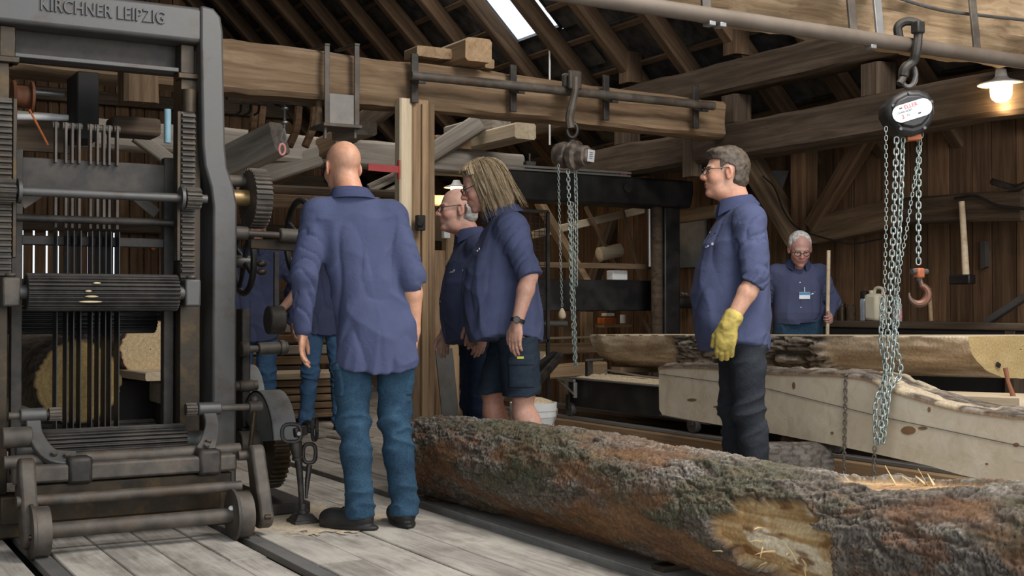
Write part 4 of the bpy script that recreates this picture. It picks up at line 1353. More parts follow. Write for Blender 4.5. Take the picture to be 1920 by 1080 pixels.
# sawdust heap
ny, nx = 160, 30
Yg, Xg = np.meshgrid(np.linspace(5.3, 8.28, ny), np.linspace(5.35, 5.60, nx), indexing='ij')
edge = np.minimum(np.minimum((Xg - 5.35) / 0.06, (5.60 - Xg) / 0.06), np.minimum((Yg - 5.3) / 0.1, (8.28 - Yg) / 0.12)).clip(0, 1)
Zg = 0.464 + edge * (0.012 + 0.035 * fbm(Yg * 3, Xg * 8, None, 4, 4))
vs = np.stack([Xg, Yg, Zg], -1).reshape(-1, 3); i = np.arange(ny - 1)[:, None] * nx; j = np.arange(nx - 1)[None, :]
me = new_mesh('sawdust', vs - vs.mean(0), np.stack([i + j, i + j + 1, i + nx + j + 1, i + nx + j], -1).reshape(-1, 4), True)
m_dust = plain('sawdust', (0.58, 0.46, 0.31), 0.95, var=0.3, scale=60, spec=0.1)
o = put('sawdust_heap', me, m_dust, None, Matrix.Translation(Vector(vs.mean(0).tolist()))); tag(o, 'ridge of pale sawdust along the trolley deck', 'sawdust', kind='stuff')
# sawdust on the floor by the jack
ny, nx = 170, 130
Yg, Xg = np.meshgrid(np.linspace(-0.55, 0.55, ny), np.linspace(-0.42, 0.42, nx), indexing='ij')
rr = np.hypot(Xg / 0.42, Yg / 0.55) + (fbm(Xg * 6 + 3, Yg * 6 + 3, None, 9, 5, 0.75) - .5) * 1.3
keep = rr < 0.80
Zg = 0.0012 + 0.010 * np.clip(0.8 - rr, 0, 1) * fbm(Xg * 14, Yg * 14, None, 12, 3)
idx = -np.ones(keep.size, int); idx[np.flatnonzero(keep)] = np.arange(keep.sum())
vs = np.stack([Xg + 2.18, Yg + 5.72, Zg], -1).reshape(-1, 3)[keep.ravel()]
i = np.arange(ny - 1)[:, None] * nx; j = np.arange(nx - 1)[None, :]
f = np.stack([i + j, i + j + 1, i + nx + j + 1, i + nx + j], -1).reshape(-1, 4); f = idx[f]; f = f[(f >= 0).all(1)]
me = new_mesh('sawdust', vs - vs.mean(0), f, True)
o = put('floor_sawdust', me, plain('floor_dust', (0.52, 0.42, 0.30), 0.95, var=0.25, scale=70, spec=0.1), None, Matrix.Translation(Vector(vs.mean(0).tolist()))); tag(o, 'thin spill of sawdust on the floor around the screw jack', 'sawdust', kind='stuff')
# ================================================================== crane rails, straps, hoists
RL = empty('crane_rail', onY(1060, 170, 7.2), 'round iron rail bracketed along the front of the tie beam', 'rail')
ra = onY(770, 134, 7.22); rb = onY(1338, 205, 7.22)
rb.z = (ra.z + rb.z) / 2; ra.z = rb.z
MB().cyl(ra, rb, 0.031, n=20).build('pipe', m_iron_dust, RL)
for px in (782, 968, 1143, 1312):
    p = onY(px, 160, 7.25); p.z = ra.z
    MB().bar(p + V(0.01, 0.06, 0.16), p + V(0.01, 0.06, -0.16), 0.05, 0.02, up=(0, -1, 0)).bar(p + V(0.01, 0.075, -0.02), p + V(0.01, -0.06, -0.045), 0.05, 0.02).build('rail_bracket', m_iron, RL, bevel=0.004)
CL = empty('beam_clamp', onY(640, 160, 7.3), 'two iron straps clamping a steel plate under the tie beam', 'clamp')
yb = 7.31
for px in (613, 669):
    a = onY(px, 84, yb); b = onY(px, 238, yb)
    MB().bar(a, b, 0.034, 0.014, up=(0, -1, 0)).build('strap', m_iron_dust, CL, bevel=0.003)
    MB().cyl(b + V(0, 0.03, 0.03), b + V(0, 0.03, -0.07), 0.012).build('strap_bolt', m_iron_dust, CL)
    MB().bar(a + V(0, -0.012, 0.0), a + V(0, 0.34, 0.02), 0.034, 0.014).build('strap_top', m_iron_dust, CL, bevel=0.003)
p = onY(642, 207, yb + 0.02)
MB().box(p, (0.185, 0.03, 0.20)).build('plate', plain('sheet_plate', (0.20, 0.18, 0.16), 0.6, 0.3), CL, bevel=0.003)
p = onY(641, 236, yb)
MB().box(p + V(0, 0.1, 0), (0.26, 0.25, 0.022)).build('base_bar', m_iron_dust, CL, bevel=0.004)
# line shaft below the beam, left, with hooks and a hanging tackle
a = onY(425, 180, 7.62); b = onY(600, 192, 7.62)
o = MB().cyl(a, b, 0.030).build('line_shaft', m_iron_dust); tag(o, 'horizontal iron shaft under the beam beside the saw frame', 'shaft')
o = MB().lathe(onY(598, 238, 7.5), ZU, [(0, 0.034), (0.02, 0.034), (0.04, 0.024), (0.14, 0.020), (0.18, 0.026), (0.22, 0.020), (0.25, 0.012)], 14).build('wooden_mallet', m_post); tag(o, 'turned wooden handle hanging beside the clamped plate', 'tool')
tk = empty('rope_tackle', onY(533, 245, 7.7), 'small rope tackle with a pink loop hanging from the shaft', 'tackle')
MB().tube(bez([onY(533, 192, 7.65), onY(534, 215, 7.65), onY(533, 240, 7.65)], 4), 0.010, 8).build('rope', m_iron_grey, tk)
for py in (206, 232):
    p = onY(534, py, 7.65); MB().lathe(p, ZU, [(0, 0.016), (0.004, 0.024), (0.012, 0.024), (0.016, 0.014)], 12).build('ferrule', m_steel, tk)
MB().tube([onY(533, 240, 7.65), onY(526, 262, 7.65), onY(533, 268, 7.65), onY(538, 262, 7.65), onY(533, 240, 7.65)], 0.005, 6).build('shackle', m_steel, tk)
cc = onY(529, 280, 7.65)
MB().tube([cc + V(math.cos(t) * 0.02, 0, math.sin(t) * 0.035) for t in [2 * math.pi * k / 16 for k in range(16)]], 0.008, 8, closed=True).build('loop', plain('pink_cord', (0.55, 0.22, 0.20), 0.7), tk)
for k, (x0, y0, dx) in enumerate(((452, 196, -14), (470, 196, -12), (486, 196, -10))):       # hanging belts
    o = MB().tube(bez([onY(x0, y0, 8.0), onY(x0 - 2, y0 + 14, 8.0), onY(x0 + dx, y0 + 20, 8.0)], 5), 0.008, 6).build('belt_loop', m_dark)
    tag(o, ['dark belt loop hanging nearest the saw frame', 'dark belt loop hanging second from the saw frame', 'dark belt loop hanging third from the saw frame'][k], 'belt')
for k, px in enumerate((478, 492, 560, 590)):
    o = MB().tube(bez([onY(px, 200, 8.6), onY(px - 4, 240, 8.6), onY(px - 18 if k > 1 else px - 8, 275, 8.6)], 5), 0.03, 8).build('hanging_belt', m_wall)
    tag(o, ['brown drive belt hanging left of the rope tackle', 'brown drive belt hanging just beside the rope tackle', 'brown drive belt hanging right of the rope tackle', 'brown drive belt hanging next to the wooden handle'][k], 'belt')

# ------------------------------------------------------------------ chain links
def link_mesh(L, w, d, n=14, k=6):
    """stadium ring, long axis local Z, in the XZ plane"""
    pts = []
    r = (w - d) / 2; h = L / 2 - d / 2 - r
    for i in range(n // 2 + 1):
        a = math.pi * i / (n // 2); pts.append(Vector((r * math.cos(a), 0, h + r * math.sin(a))))
    for i in range(n // 2 + 1):
        a = math.pi + math.pi * i / (n // 2); pts.append(Vector((r * math.cos(a), 0, -h + r * math.sin(a))))
    mb = MB(); mb.tube(pts, d / 2, k, closed=True)
    me = bpy.data.meshes.new('chain_link'); me.from_pydata([tuple(p) for p in mb.v], [], mb.f); me.update()
    me.polygons.foreach_set('use_smooth', np.ones(len(me.polygons), dtype=bool))
    return me


def chain(pts, me, pitch, parent, name, yaw0=0.0, jit=0.0, seed=0):
    P = [Vector(p) for p in pts]; rs = random.Random(seed)
    seg = [(P[i + 1] - P[i]).length for i in range(len(P) - 1)]; tot = sum(seg)
    n = int(tot / pitch); s = pitch / 2; i = 0; acc = 0
    for k in range(n):
        s = (k + 0.5) * pitch
        while i < len(seg) - 1 and acc + seg[i] < s: acc += seg[i]; i += 1
        t = (s - acc) / seg[i]; q = P[i].lerp(P[i + 1], t); d = (P[i + 1] - P[i]).normalized()
        ref = _r - d * _r.dot(d); ref.normalize()
        a = yaw0 + (math.pi / 2 if k % 2 else 0) + rs.uniform(-jit, jit)
        x = ref * math.cos(a) + d.cross(ref) * math.sin(a); y = d.cross(x)
        M = Matrix((x, y, d)).transposed().to_4x4(); M.translation = q + Vector((rs.uniform(-1, 1), rs.uniform(-1, 1), 0)) * jit * 0.006
        o = bpy.data.objects.new(name, me); COL.objects.link(o); o.matrix_basis = M; setparent(o, parent)


lk_big = link_mesh(0.044, 0.030, 0.0085); lk_big.materials.append(m_zinc)
lk_small = link_mesh(0.030, 0.017, 0.0045, 10, 5); lk_small.materials.append(m_zinc)
lk_dark = link_mesh(0.034, 0.022, 0.007, 10, 5); lk_dark.materials.append(m_chain_dark)
lk_old = link_mesh(0.030, 0.018, 0.005, 10, 5); lk_old.materials.append(m_chain_dark)

# ------------------------------------------------------------------ right pipe with its straps
YP = 4.30
PP = empty('hoist_pipe', V(5, YP, 2.3), 'long iron pipe hung below the pale log beam', 'pipe')
MB().cyl((2.2, YP, 2.30), (7.2, YP, 2.30), 0.036, n=22).build('pipe', metal('pipe_paint', (0.10, 0.075, 0.055), (0.16, 0.125, 0.095), None, 0.6, 0.2, 0.6, 6), PP)
for px in (1330, 1606, 1656, 1838):
    p = onY(px, 60, YP)
    MB().bar(V(p.x, YP + 0.02, 2.33), V(p.x, YP + 0.08, 2.86), 0.05, 0.014, up=(0, -1, 0)).build('hanger_strap', m_iron_dust if px != 1656 else m_steel, PP, bevel=0.003)
for px, py in ((1330, 48), (1350, 50), (1632, 92)):
    p = onY(px, py, YP); MB().box(V(p.x, YP, 2.262), (0.035, 0.05, 0.02)).build('pipe_clip', m_steel, PP, bevel=0.003)
cb = MB().tube(bez([onY(1670, -8, 4.40), onY(1760, 18, 4.40), onY(1850, 30, 4.40), onY(1925, 38, 4.40)], 5), 0.009, 8).build('cable', m_iron_grey); tag(cb, 'grey cable running along the front of the pale log beam', 'cable')

# ------------------------------------------------------------------ right-hand chain hoist
def hp(px, py, dy=0.0): return onY(px, py, YP + dy)


H2 = empty('chain_hoist', hp(1700, 215), 'black chain hoist with white name plate hanging from the right pipe', 'hoist')
# suspension hook riding on the pipe
path = bez([hp(1686, 72, 0.03), hp(1684, 50, 0.03), hp(1700, 40), hp(1720, 44, -0.04), hp(1722, 60, -0.055), hp(1718, 95, -0.05), hp(1712, 115, -0.03), hp(1698, 128, -0.01), hp(1694, 145), hp(1686, 158)], 5)
MB().tube(path, [0.022] * (len(path) // 2) + [0.024] * (len(path) - len(path) // 2 - 6) + [0.018] * 6, 10).build('suspension_hook', m_iron, H2)
MB().box(hp(1721, 52, -0.06), (0.05, 0.05, 0.06)).build('hook_lug', m_iron, H2, bevel=0.008)
ring = [hp(1703, 141) + _r * (0.036 * math.cos(t)) * 1.0 + ZU * (0.058 * math.sin(t)) for t in [2 * math.pi * i / 24 for i in range(24)]]
MB().tube(ring, 0.013, 10, closed=True).build('eye_ring', m_iron_grey, H2)
# body: bulged rounded triangle outline facing the camera
oc = hp(1699, 215); hu = (_r + ZU * 0.10).normalized(); hv = (ZU - hu * ZU.dot(hu)).normalized(); hn = hu.cross(hv)
out2 = [(-0.105, 0.045), (-0.112, 0.09 - 0.05), (-0.075, 0.085), (-0.02, 0.108), (0.05, 0.105), (0.095, 0.085), (0.118, 0.045), (0.115, -0.01), (0.10, -0.055), (0.055, -0.10), (0.0, -0.112), (-0.06, -0.095), (-0.10, -0.04), (-0.118, 0.0)]
out2 = [(-0.118, 0.0), (-0.112, 0.045), (-0.075, 0.085), (-0.02, 0.108), (0.05, 0.105), (0.095, 0.085), (0.118, 0.045), (0.115, -0.01), (0.10, -0.055), (0.055, -0.10), (0.0, -0.112), (-0.06, -0.095), (-0.10, -0.04)]
def ow(a, b, c): return oc + hu * a + hv * b + hn * c
MB().prism([ow(a * 1.02, b * 1.02, -0.075) for a, b in out2], hn * 0.15).build('hoist_body', m_black, H2, bevel=0.022)
MB().prism([ow(a * 0.78, b * 0.72 + 0.004, 0.068) for a, b in out2], hn * 0.024).build('gear_cover', m_black, H2, bevel=0.01)
ang = 0.20
def st(t, rx, ry, w=0.05):
    x = math.copysign(1, math.cos(t)) * w + ry * math.cos(t); y = ry * math.sin(t)
    return (x * math.cos(ang) - y * math.sin(ang), x * math.sin(ang) + y * math.cos(ang) + 0.006)
pl = [st(2 * math.pi * (i + 0.5) / 28, 0, 0.042, 0.056) for i in range(28)]
m_plate, _t, _b = nt('name_plate'); _b.inputs['Base Color'].default_value = (0.60, 0.66, 0.645, 1); _b.inputs['Roughness'].default_value = 0.35
o_pl = MB().prism([ow(a, b, 0.090) for a, b in pl], hn * 0.006).build('name_plate', m_plate, H2, smooth=None)
def flat_text(body, c, size, mat, parent, u, v, n_, name='plate_text'):
    cu = bpy.data.curves.new(name, 'FONT'); cu.body = body; cu.size = size; cu.extrude = 0.0006; cu.align_x = 'CENTER'; cu.align_y = 'CENTER'
    t_ = bpy.data.objects.new('tmp', cu); COL.objects.link(t_); bpy.context.view_layer.update()
    me = bpy.data.meshes.new_from_object(t_.evaluated_get(bpy.context.evaluated_depsgraph_get())); bpy.data.objects.remove(t_)
    M = Matrix((u, v, n_)).transposed().to_4x4(); M.translation = c
    o = put(name, me, mat, None, M); setparent(o, parent); return o
tu = hu * math.cos(ang) + hv * math.sin(ang); tv = -hu * math.sin(ang) + hv * math.cos(ang)
m_redink = plain('red_ink', (0.55, 0.05, 0.05), 0.6); m_ink = plain('black_ink', (0.03, 0.03, 0.035), 0.6)
pc = ow(0, 0.006, 0.0965)
flat_text('ELLER', pc + tu * 0.0 + tv * 0.024, 0.026, m_redink, o_pl, tu, tv, hn)
flat_text('CHAIN HOIST', pc - tu * 0.036 + tv * 0.005, 0.012, m_ink, o_pl, tu, tv, hn)
flat_text('3', pc - tu * 0.052 - tv * 0.018, 0.030, m_redink, o_pl, tu, tv, hn)
flat_text('TO', pc - tu * 0.024 - tv * 0.016, 0.012, m_ink, o_pl, tu, tv, hn)
for a, b in ((-0.05, 0.026), (0.03, -0.022)):
    MB().box(pc + tu * a + tv * b, (0.014, 0.006, 0.0014), Matrix((tu, tv, hn)).transposed()).build('plate_mark', m_ink, o_pl, smooth=None)
for a, b in ((-0.085, 0.04), (0.0, 0.092), (0.10, 0.04), (0.055, -0.082), (-0.06, -0.075)):
    MB().cyl(ow(a, b, 0.07), ow(a, b, 0.086), 0.008, n=8).build('body_bolt', m_iron_grey, H2)
MB().box(ow(0.02, -0.115, 0), (0.07, 0.06, 0.03), Matrix((hu, hn, hv)).transposed()).build('chain_guide', m_orange, H2, bevel=0.005)
# load chains
P_ = lambda px, py, dy=0: hp(px, py, dy)
chain(bez([P_(1681, 258), P_(1676, 400), P_(1669, 540), P_(1660, 700), P_(1648, 838)], 5), lk_big, 0.0275, H2, 'load_chain_link', 0.2, 0.12, 1)
chain(bez([P_(1693, 258), P_(1688, 400), P_(1680, 540), P_(1672, 690), P_(1655, 835)], 5), lk_big, 0.0275, H2, 'load_chain_link', 0.9, 0.12, 2)
chain(bez([P_(1655, 560, 0.02), P_(1652, 640, 0.02), P_(1660, 700, 0.02), P_(1642, 760, 0.02), P_(1642, 836, 0.02)], 5), lk_big, 0.0275, H2, 'load_chain_link', 1.3, 0.15, 3)
chain(bez([P_(1684, 560, 0.03), P_(1680, 640, 0.03), P_(1688, 700, 0.03), P_(1660, 745, 0.03), P_(1652, 838, 0.03)], 5), lk_big, 0.0275, H2, 'load_chain_link', 0.4, 0.15, 4)
chain([P_(1723, 254), P_(1722, 380), P_(1722, 500)], lk_big, 0.0275, H2, 'load_chain_link', 0.2, 0.04, 5)
# hand chain
chain(bez([P_(1661, 238, -0.02), P_(1662, 380, -0.02), P_(1659, 520, -0.02), P_(1656, 620, -0.02)], 5), lk_small, 0.0215, H2, 'hand_chain_link', 0.3, 0.1, 6)
chain(bez([P_(1729, 250, -0.02), P_(1716, 330, -0.02), P_(1700, 430, -0.02), P_(1688, 500, -0.02), P_(1680, 600, -0.02)], 5), lk_small, 0.0215, H2, 'hand_chain_link', 0.3, 0.1, 7)
# load hook
HK = MB().box(P_(1723, 512), (0.045, 0.04, 0.05)).build('hook_block', plain('rusty_orange', (0.30, 0.085, 0.035), 0.55, var=0.4), H2, bevel=0.008)
MB().cyl(P_(1709, 509), P_(1738, 509), 0.013, n=12).build('block_pin', m_iron_grey, H2)
hc = P_(1722, 552); ku = _r
hk = [hc + ZU * 0.082]
for i in range(15):
    a = math.radians(72 - 262 * i / 14); rr = 0.046
    hk.append(hc + ku * rr * math.cos(a) + ZU * (rr * math.sin(a)))
rad = [0.013] + [0.015 + 0.008 * math.sin(math.pi * min(1, i / 13)) for i in range(13)] + [0.010, 0.004]
m_rust = metal('rusty_hook', (0.10, 0.062, 0.048), (0.19, 0.085, 0.05), (0.20, 0.07, 0.035), 0.4, 0.5, 0.8, 14)
_hp = [hc + ZU * 0.09] + bez(hk[1:], 2); _n = len(_hp)
MB().tube(_hp, [0.0145 + 0.0065 * math.sin(math.pi * min(1, i / (_n * 0.75))) if i < _n * 0.75 else lerp(0.0145, 0.004, (i / _n - 0.75) / 0.25) for i in range(_n)], 10).build('load_hook', m_rust, H2)
MB().cyl(hc + ZU * 0.068, hc + ZU * 0.10, 0.017, n=14).build('hook_shank', m_iron, H2)

# ------------------------------------------------------------------ middle chain hoist
YM = 7.18
def mp(px, py, dy=0.0): return onY(px, py, YM + dy)
H1 = empty('chain_hoist', mp(1075, 290), 'old dusty chain hoist hanging from the rail in the middle', 'hoist')
m_hbody = metal('hoist_paint', (0.055, 0.040, 0.032), (0.33, 0.27, 0.21), (0.14, 0.055, 0.03), 0.55, 0.25, 0.8, 11)
MB().box(mp(1071, 152, 0.03), (0.14, 0.05, 0.10)).build('trolley_cheek', m_iron_dust, H1, bevel=0.018)
MB().box(mp(1078, 150, -0.05), (0.10, 0.03, 0.13)).build('trolley_cheek', m_iron_dust, H1, bevel=0.012)
MB().tube(bez([mp(1079, 145, -0.06), mp(1078, 172, -0.06), mp(1073, 195, -0.05), mp(1068, 220, -0.03), mp(1070, 240, -0.03)], 4), [0.026] * 9 + [0.030] * 8, 10).build('hanger', m_iron_dust, H1)
ring = [mp(1073, 244, -0.03) + _r * (0.034 * math.cos(t)) + ZU * (0.050 * math.sin(t)) for t in [2 * math.pi * i / 20 for i in range(20)]]
MB().tube(ring, 0.013, 10, closed=True).build('hook_ring', m_black, H1)
ax_ = (_r * 0.80 - _d * 0.58 - ZU * 0.10).normalized()
bc = mp(1072, 291)
MB().lathe(bc - ax_ * 0.13, ax_, [(0, 0.04), (0.01, 0.078), (0.07, 0.094), (0.10, 0.088), (0.12, 0.062), (0.135, 0.100), (0.175, 0.100), (0.19, 0.072), (0.25, 0.070), (0.26, 0.055)], 22).build('hoist_body', m_hbody, H1)
e = bc + ax_ * 0.125; ev = (ZU - ax_ * ZU.dot(ax_)).normalized(); eu = ev.cross(ax_)
MB().box(e, (0.10, 0.10, 0.06), Matrix((eu, ev, ax_)).transposed()).build('end_housing', m_hbody, H1, bevel=0.02)
pl1 = MB().box(e + ax_ * 0.032, (0.084, 0.082, 0.005), Matrix((eu, ev, ax_)).transposed()).build('name_plate', plain('worn_plate', (0.62, 0.64, 0.66), 0.4, 0.2, var=0.1), H1, bevel=0.012)
for k in range(4):
    MB().box(e + ax_ * 0.0355 + ev * (0.022 - 0.013 * k) - eu * 0.004, (0.045 - 0.006 * (k % 2), 0.0035, 0.001), Matrix((eu, ev, ax_)).transposed()).build('plate_line', m_ink, pl1, smooth=None)
MB().cyl(bc + V(0, 0, 0.05), bc + V(0, 0, 0.11), 0.022, n=14).build('top_lug', m_hbody, H1)
chain(bez([mp(1065, 318), mp(1069, 450), mp(1073, 590)], 5), lk_big, 0.0275, H1, 'load_chain_link', 0.3, 0.1, 11)
chain(bez([mp(1079, 318), mp(1081, 430), mp(1080, 540)], 5), lk_big, 0.0275, H1, 'load_chain_link', 0.8, 0.1, 12)
chain(bez([mp(1072, 380, 0.02), mp(1074, 480, 0.02), mp(1077, 600, 0.02), mp(1080, 692, 0.02)], 5), lk_big, 0.0275, H1, 'load_chain_link', 0.6, 0.12, 13)
chain(bez([mp(1074, 585), mp(1076, 640), mp(1078, 690)], 5), lk_big, 0.0275, H1, 'load_chain_link', 1.2, 0.12, 14)
chain(bez([mp(1047, 308), mp(1050, 450), mp(1054, 575)], 5), lk_small, 0.0215, H1, 'hand_chain_link', 0.3, 0.1, 15)
MB().lathe(mp(1054, 597), ZU, [(0, 0.02), (0.01, 0.026), (0.03, 0.026), (0.05, 0.018), (0.07, 0.006)], 12).build('chain_weight', m_pale, H1)

# sling chains hanging over the slab
SG = empty('sling_chain', onS(1585, 705, 0.02), 'dark sling chain hanging over the slab left of the zinc chains', 'chain')
chain([onS(1590, 697, -0.05), onS(1586, 703, 0.015), onS(1585, 760, 0.015), onS(1582, 905, 0.015)], lk_dark, 0.0205, SG, 'chain_link', 0.4, 0.1, 21)
SG2 = empty('sling_chain', onS(1638, 850, -0.02), 'dark chain end hanging below the zinc chain bundle', 'chain')
chain([onS(1640, 838, 0.02), onS(1637, 912, 0.02)], lk_dark, 0.0205, SG2, 'chain_link', 0.4, 0.1, 22)

# ------------------------------------------------------------------ the burning lamp, upper right
lc = onY(1877, 158, 4.9)
LP = empty('wall_lamp', lc, 'burning lamp with white enamel shade at the upper right', 'lamp')
m_enamel = plain('white_enamel', (0.85, 0.83, 0.78), 0.3, var=0.05)
MB().lathe(lc + V(0, 0, -0.004), ZU, [(0, 0.045), (0.0, 0.132), (0.006, 0.134), (0.02, 0.09), (0.034, 0.05), (0.05, 0.035), (0.09, 0.030), (0.10, 0.012)], 36).build('lamp_shade', m_enamel, LP)
m_bulb, _t, _b = nt('bulb_glow'); _b.inputs['Base Color'].default_value = (1, 0.86, 0.6, 1)
_b.inputs['Emission Color'].default_value = (1.0, 0.72, 0.36, 1); _b.inputs['Emission Strength'].default_value = 16.0
MB().lathe(lc + V(0, 0, -0.108), ZU, [(0, 0.006), (0.005, 0.03), (0.02, 0.05), (0.04, 0.060), (0.07, 0.062), (0.106, 0.062)], 24).build('bulb_glass', m_bulb, LP)
MB().bar(lc + V(0, 0, 0.085), lc + V(0.35, 0.05, 0.13), 0.03, 0.03).build('lamp_arm', m_iron, LP)
pl_ = bpy.data.lights.new('lamp_light', 'POINT'); pl_.energy = 9; pl_.color = (1, 0.68, 0.36); pl_.shadow_soft_size = 0.06
lo = bpy.data.objects.new('lamp_light', pl_); COL.objects.link(lo); lo.location = lc + V(0, 0, -0.14); setparent(lo, LP)
# second lamp behind the men and a warm lit tube lamp
lc2 = onY(856, 352, 10.4)
L2 = empty('wall_lamp', lc2, 'small burning lamp behind the head of the man in glasses', 'lamp')
MB().lathe(lc2, ZU, [(0, 0.05), (0.0, 0.12), (0.006, 0.122), (0.03, 0.05), (0.07, 0.03)], 28).build('lamp_shade', m_enamel, L2)
MB().lathe(lc2 + V(0, 0, -0.09), ZU, [(0, 0.006), (0.02, 0.045), (0.05, 0.055), (0.088, 0.055)], 20).build('bulb_glass', m_bulb, L2)
pl_ = bpy.data.lights.new('lamp_light', 'POINT'); pl_.energy = 7; pl_.color = (1, 0.66, 0.32); pl_.shadow_soft_size = 0.06
lo = bpy.data.objects.new('lamp_light', pl_); COL.objects.link(lo); lo.location = lc2 + V(0, 0, -0.13); setparent(lo, L2)
# ================================================================== band saw at the back
YB = 8.75
BS = empty('band_saw', (5.8, YB, 0), 'black band saw portal standing behind the half log', 'saw')
a = onY(925, 345, YB); b = onY(1284, 367, YB)
zc = (a.z + b.z) / 2
ol = [V(a.x, YB - 0.13, zc - 0.125), V(b.x - 0.03, YB - 0.13, zc - 0.125), V(b.x, YB - 0.13, zc + 0.0), V(b.x, YB - 0.13, zc + 0.115), V(a.x, YB - 0.13, zc + 0.115)]
MB().prism(ol, (0, 0.28, 0)).build('portal_beam', m_black, BS, bevel=0.02)
MB().bar(V(a.x, YB - 0.10, zc + 0.15), V(onY(1170, 345, YB).x, YB - 0.10, zc + 0.15), 0.02, 0.018).build('guide_rail', m_steel, BS)
MB().bar(V(a.x, YB - 0.13, zc + 0.12), V(onY(1165, 345, YB).x, YB - 0.13, zc + 0.12), 0.02, 0.014).build('guide_rail', m_steel, BS)
for k in range(9):                                              # drive chain lying on the beam
    p = onY(1090 + k * 9, 326 + k * 0.9, YB - 0.05)
    MB().tube([p + V(0.03 * math.cos(t), 0, 0.012 * math.sin(t) + 0.03) for t in [2 * math.pi * i / 10 for i in range(10)]], 0.008, 6, closed=True).build('drive_chain_link', m_iron_grey, BS)
p = onY(993, 302, YB); MB().box(p + V(0, 0, -0.02), (0.09, 0.05, 0.03)).cyl(p, p + V(0, 0, 0.06), 0.008).build('set_screw', m_iron_grey, BS)
p = onY(1170, 329, YB - 0.08); MB().sphere(p, 0.028, 8).build('warning_light', m_red, BS)
p = onY(1176, 352, YB - 0.135); MB().cyl(p, p - V(0, 0.012, 0), 0.04, n=20).build('maker_badge', m_iron, BS)
cx = onY(1248, 450, YB).x
MB().box((cx, YB, zc / 2 - 0.06), (0.17, 0.20, zc - 0.12)).build('column', m_black, BS, bevel=0.015)
MB().cyl((cx - 0.14, YB - 0.06, 0.3), (cx - 0.14, YB - 0.06, zc - 0.12), 0.05).build('lift_screw_cover', m_beam_dark, BS)
MB().cyl(onY(1217, 392, YB - 0.1), onY(1218, 500, YB - 0.1), 0.014).build('lift_rod', m_steel, BS)
# lower crosshead with the saw band
YC = 9.0
za = onY(1150, 525, YC).z; zb = onY(1150, 583, YC).z
MB().prism([V(4.3, YC, zb), V(6.75, YC, zb), V(6.75, YC, za), V(4.3, YC, za)], (0, 0.12, 0)).build('crosshead', m_black, BS, bevel=0.008)
MB().bar(V(4.3, YC - 0.05, za + 0.12), V(6.8, YC - 0.05, za + 0.12), 0.06, 0.045).build('crosshead_rail', m_beam, BS)
p = onY(1268, 567, YC - 0.03)
MB().cyl(p - XU * 0.06, p + XU * 0.20, 0.055, n=20).build('band_guide', m_iron, BS, bevel=0.006)
MB().cyl(p - XU * 0.075, p - XU * 0.055, 0.075, n=24).build('guide_roller', m_iron_dust, BS)
for dx, dz in ((-0.12, 0.0), (-0.2, 0.01), (0.02, 0.08), (0.06, 0.075)):
    MB().cyl(p + V(dx, -0.05, dz), p + V(dx, -0.075, dz), 0.012, n=8).build('adjusting_bolt', m_steel, BS)
# wire guard in front of the left side
GX0 = onY(1003, 400, 8.5).x; GX1 = onY(1027, 400, 8.5).x
GC = empty('wire_guard', (GX0, 8.5, 0), 'black wire mesh guard just right of the long-haired man', 'guard')
z0 = 0.75; z1 = onY(1027, 397, 8.5).z; XL = GX0 - 0.35
MB().box(((XL + GX1) / 2, 8.5, z1), (GX1 - XL, 0.025, 0.025)).build('frame_bar', m_black, GC)
MB().box(((XL + GX1) / 2, 8.5, z0), (GX1 - XL, 0.025, 0.025)).build('frame_bar', m_black, GC)
for xx in (XL, GX1): MB().box((xx, 8.5, z1 / 2), (0.025, 0.025, z1)).build('frame_bar', m_black, GC)
k = 0; z = z0 + 0.03
while z < z1 - 0.02:
    MB().cyl((XL, 8.505, z), (GX1, 8.505, z), 0.0022, n=5).build('wire', m_black, GC); z += 0.03
x = XL + 0.03
while x < GX1:
    MB().cyl((x, 8.495, z0), (x, 8.495, z1), 0.0022, n=5).build('wire', m_black, GC); x += 0.045

# timbers and clutter seen through the band saw
def thing_beam(name, a, b, w, h, mat, label, cat, **k):
    o = beam(name, a, b, w, h, mat, **k); tag(o, label, cat); return o


thing_beam('plank', onY(1000, 440, 9.8), onY(1212, 392, 9.8), 0.05, 0.07, m_pale, 'pale plank slanting up behind the band saw', 'plank')
thing_beam('brace', onY(1010, 378, 9.6), onY(1105, 540, 9.1), 0.06, 0.10, m_post, 'light brown brace behind the wire guard', 'brace', up=(0, 1, 0))
thing_beam('brace', onY(1098, 388, 9.7), onY(1262, 712, 9.7), 0.03, 0.035, m_beam, 'thin stick leaning behind the hoist chains', 'stick', up=(0, 1, 0))
thing_beam('brace', onY(1165, 385, 9.7), onY(1250, 712, 9.7), 0.03, 0.03, m_beam, 'thin stick leaning left of the band saw column', 'stick', up=(0, 1, 0))
thing_beam('brace', onY(1150, 400, 10.3), onY(1075, 660, 10.3), 0.08, 0.14, m_beam_dark, 'dark brace behind the leaning sticks', 'brace', up=(0, 1, 0))
thing_beam('plank', onY(1175, 425, 10.2), onY(1230, 414, 10.2), 0.05, 0.13, m_post, 'brown board fixed left of the band saw column', 'plank')
thing_beam('post', onY(1195, 430, 10.4), V(onY(1195, 430, 10.4).x, 10.4, 0), 0.14, 0.1, m_post, 'brown post left of the band saw column', 'post', up=(0, -1, 0))
thing_beam('post', onY(1100, 585, 10.0), V(onY(1100, 585, 10.0).x, 10.0, 0), 0.10, 0.1, m_post, 'light brown post under the crosshead behind the chains', 'post', up=(0, -1, 0))
thing_beam('post', onY(1062, 580, 10.0), V(onY(1062, 580, 10.0).x, 10.0, 0), 0.12, 0.1, m_beam, 'brown post under the crosshead left of the chains', 'post', up=(0, -1, 0))
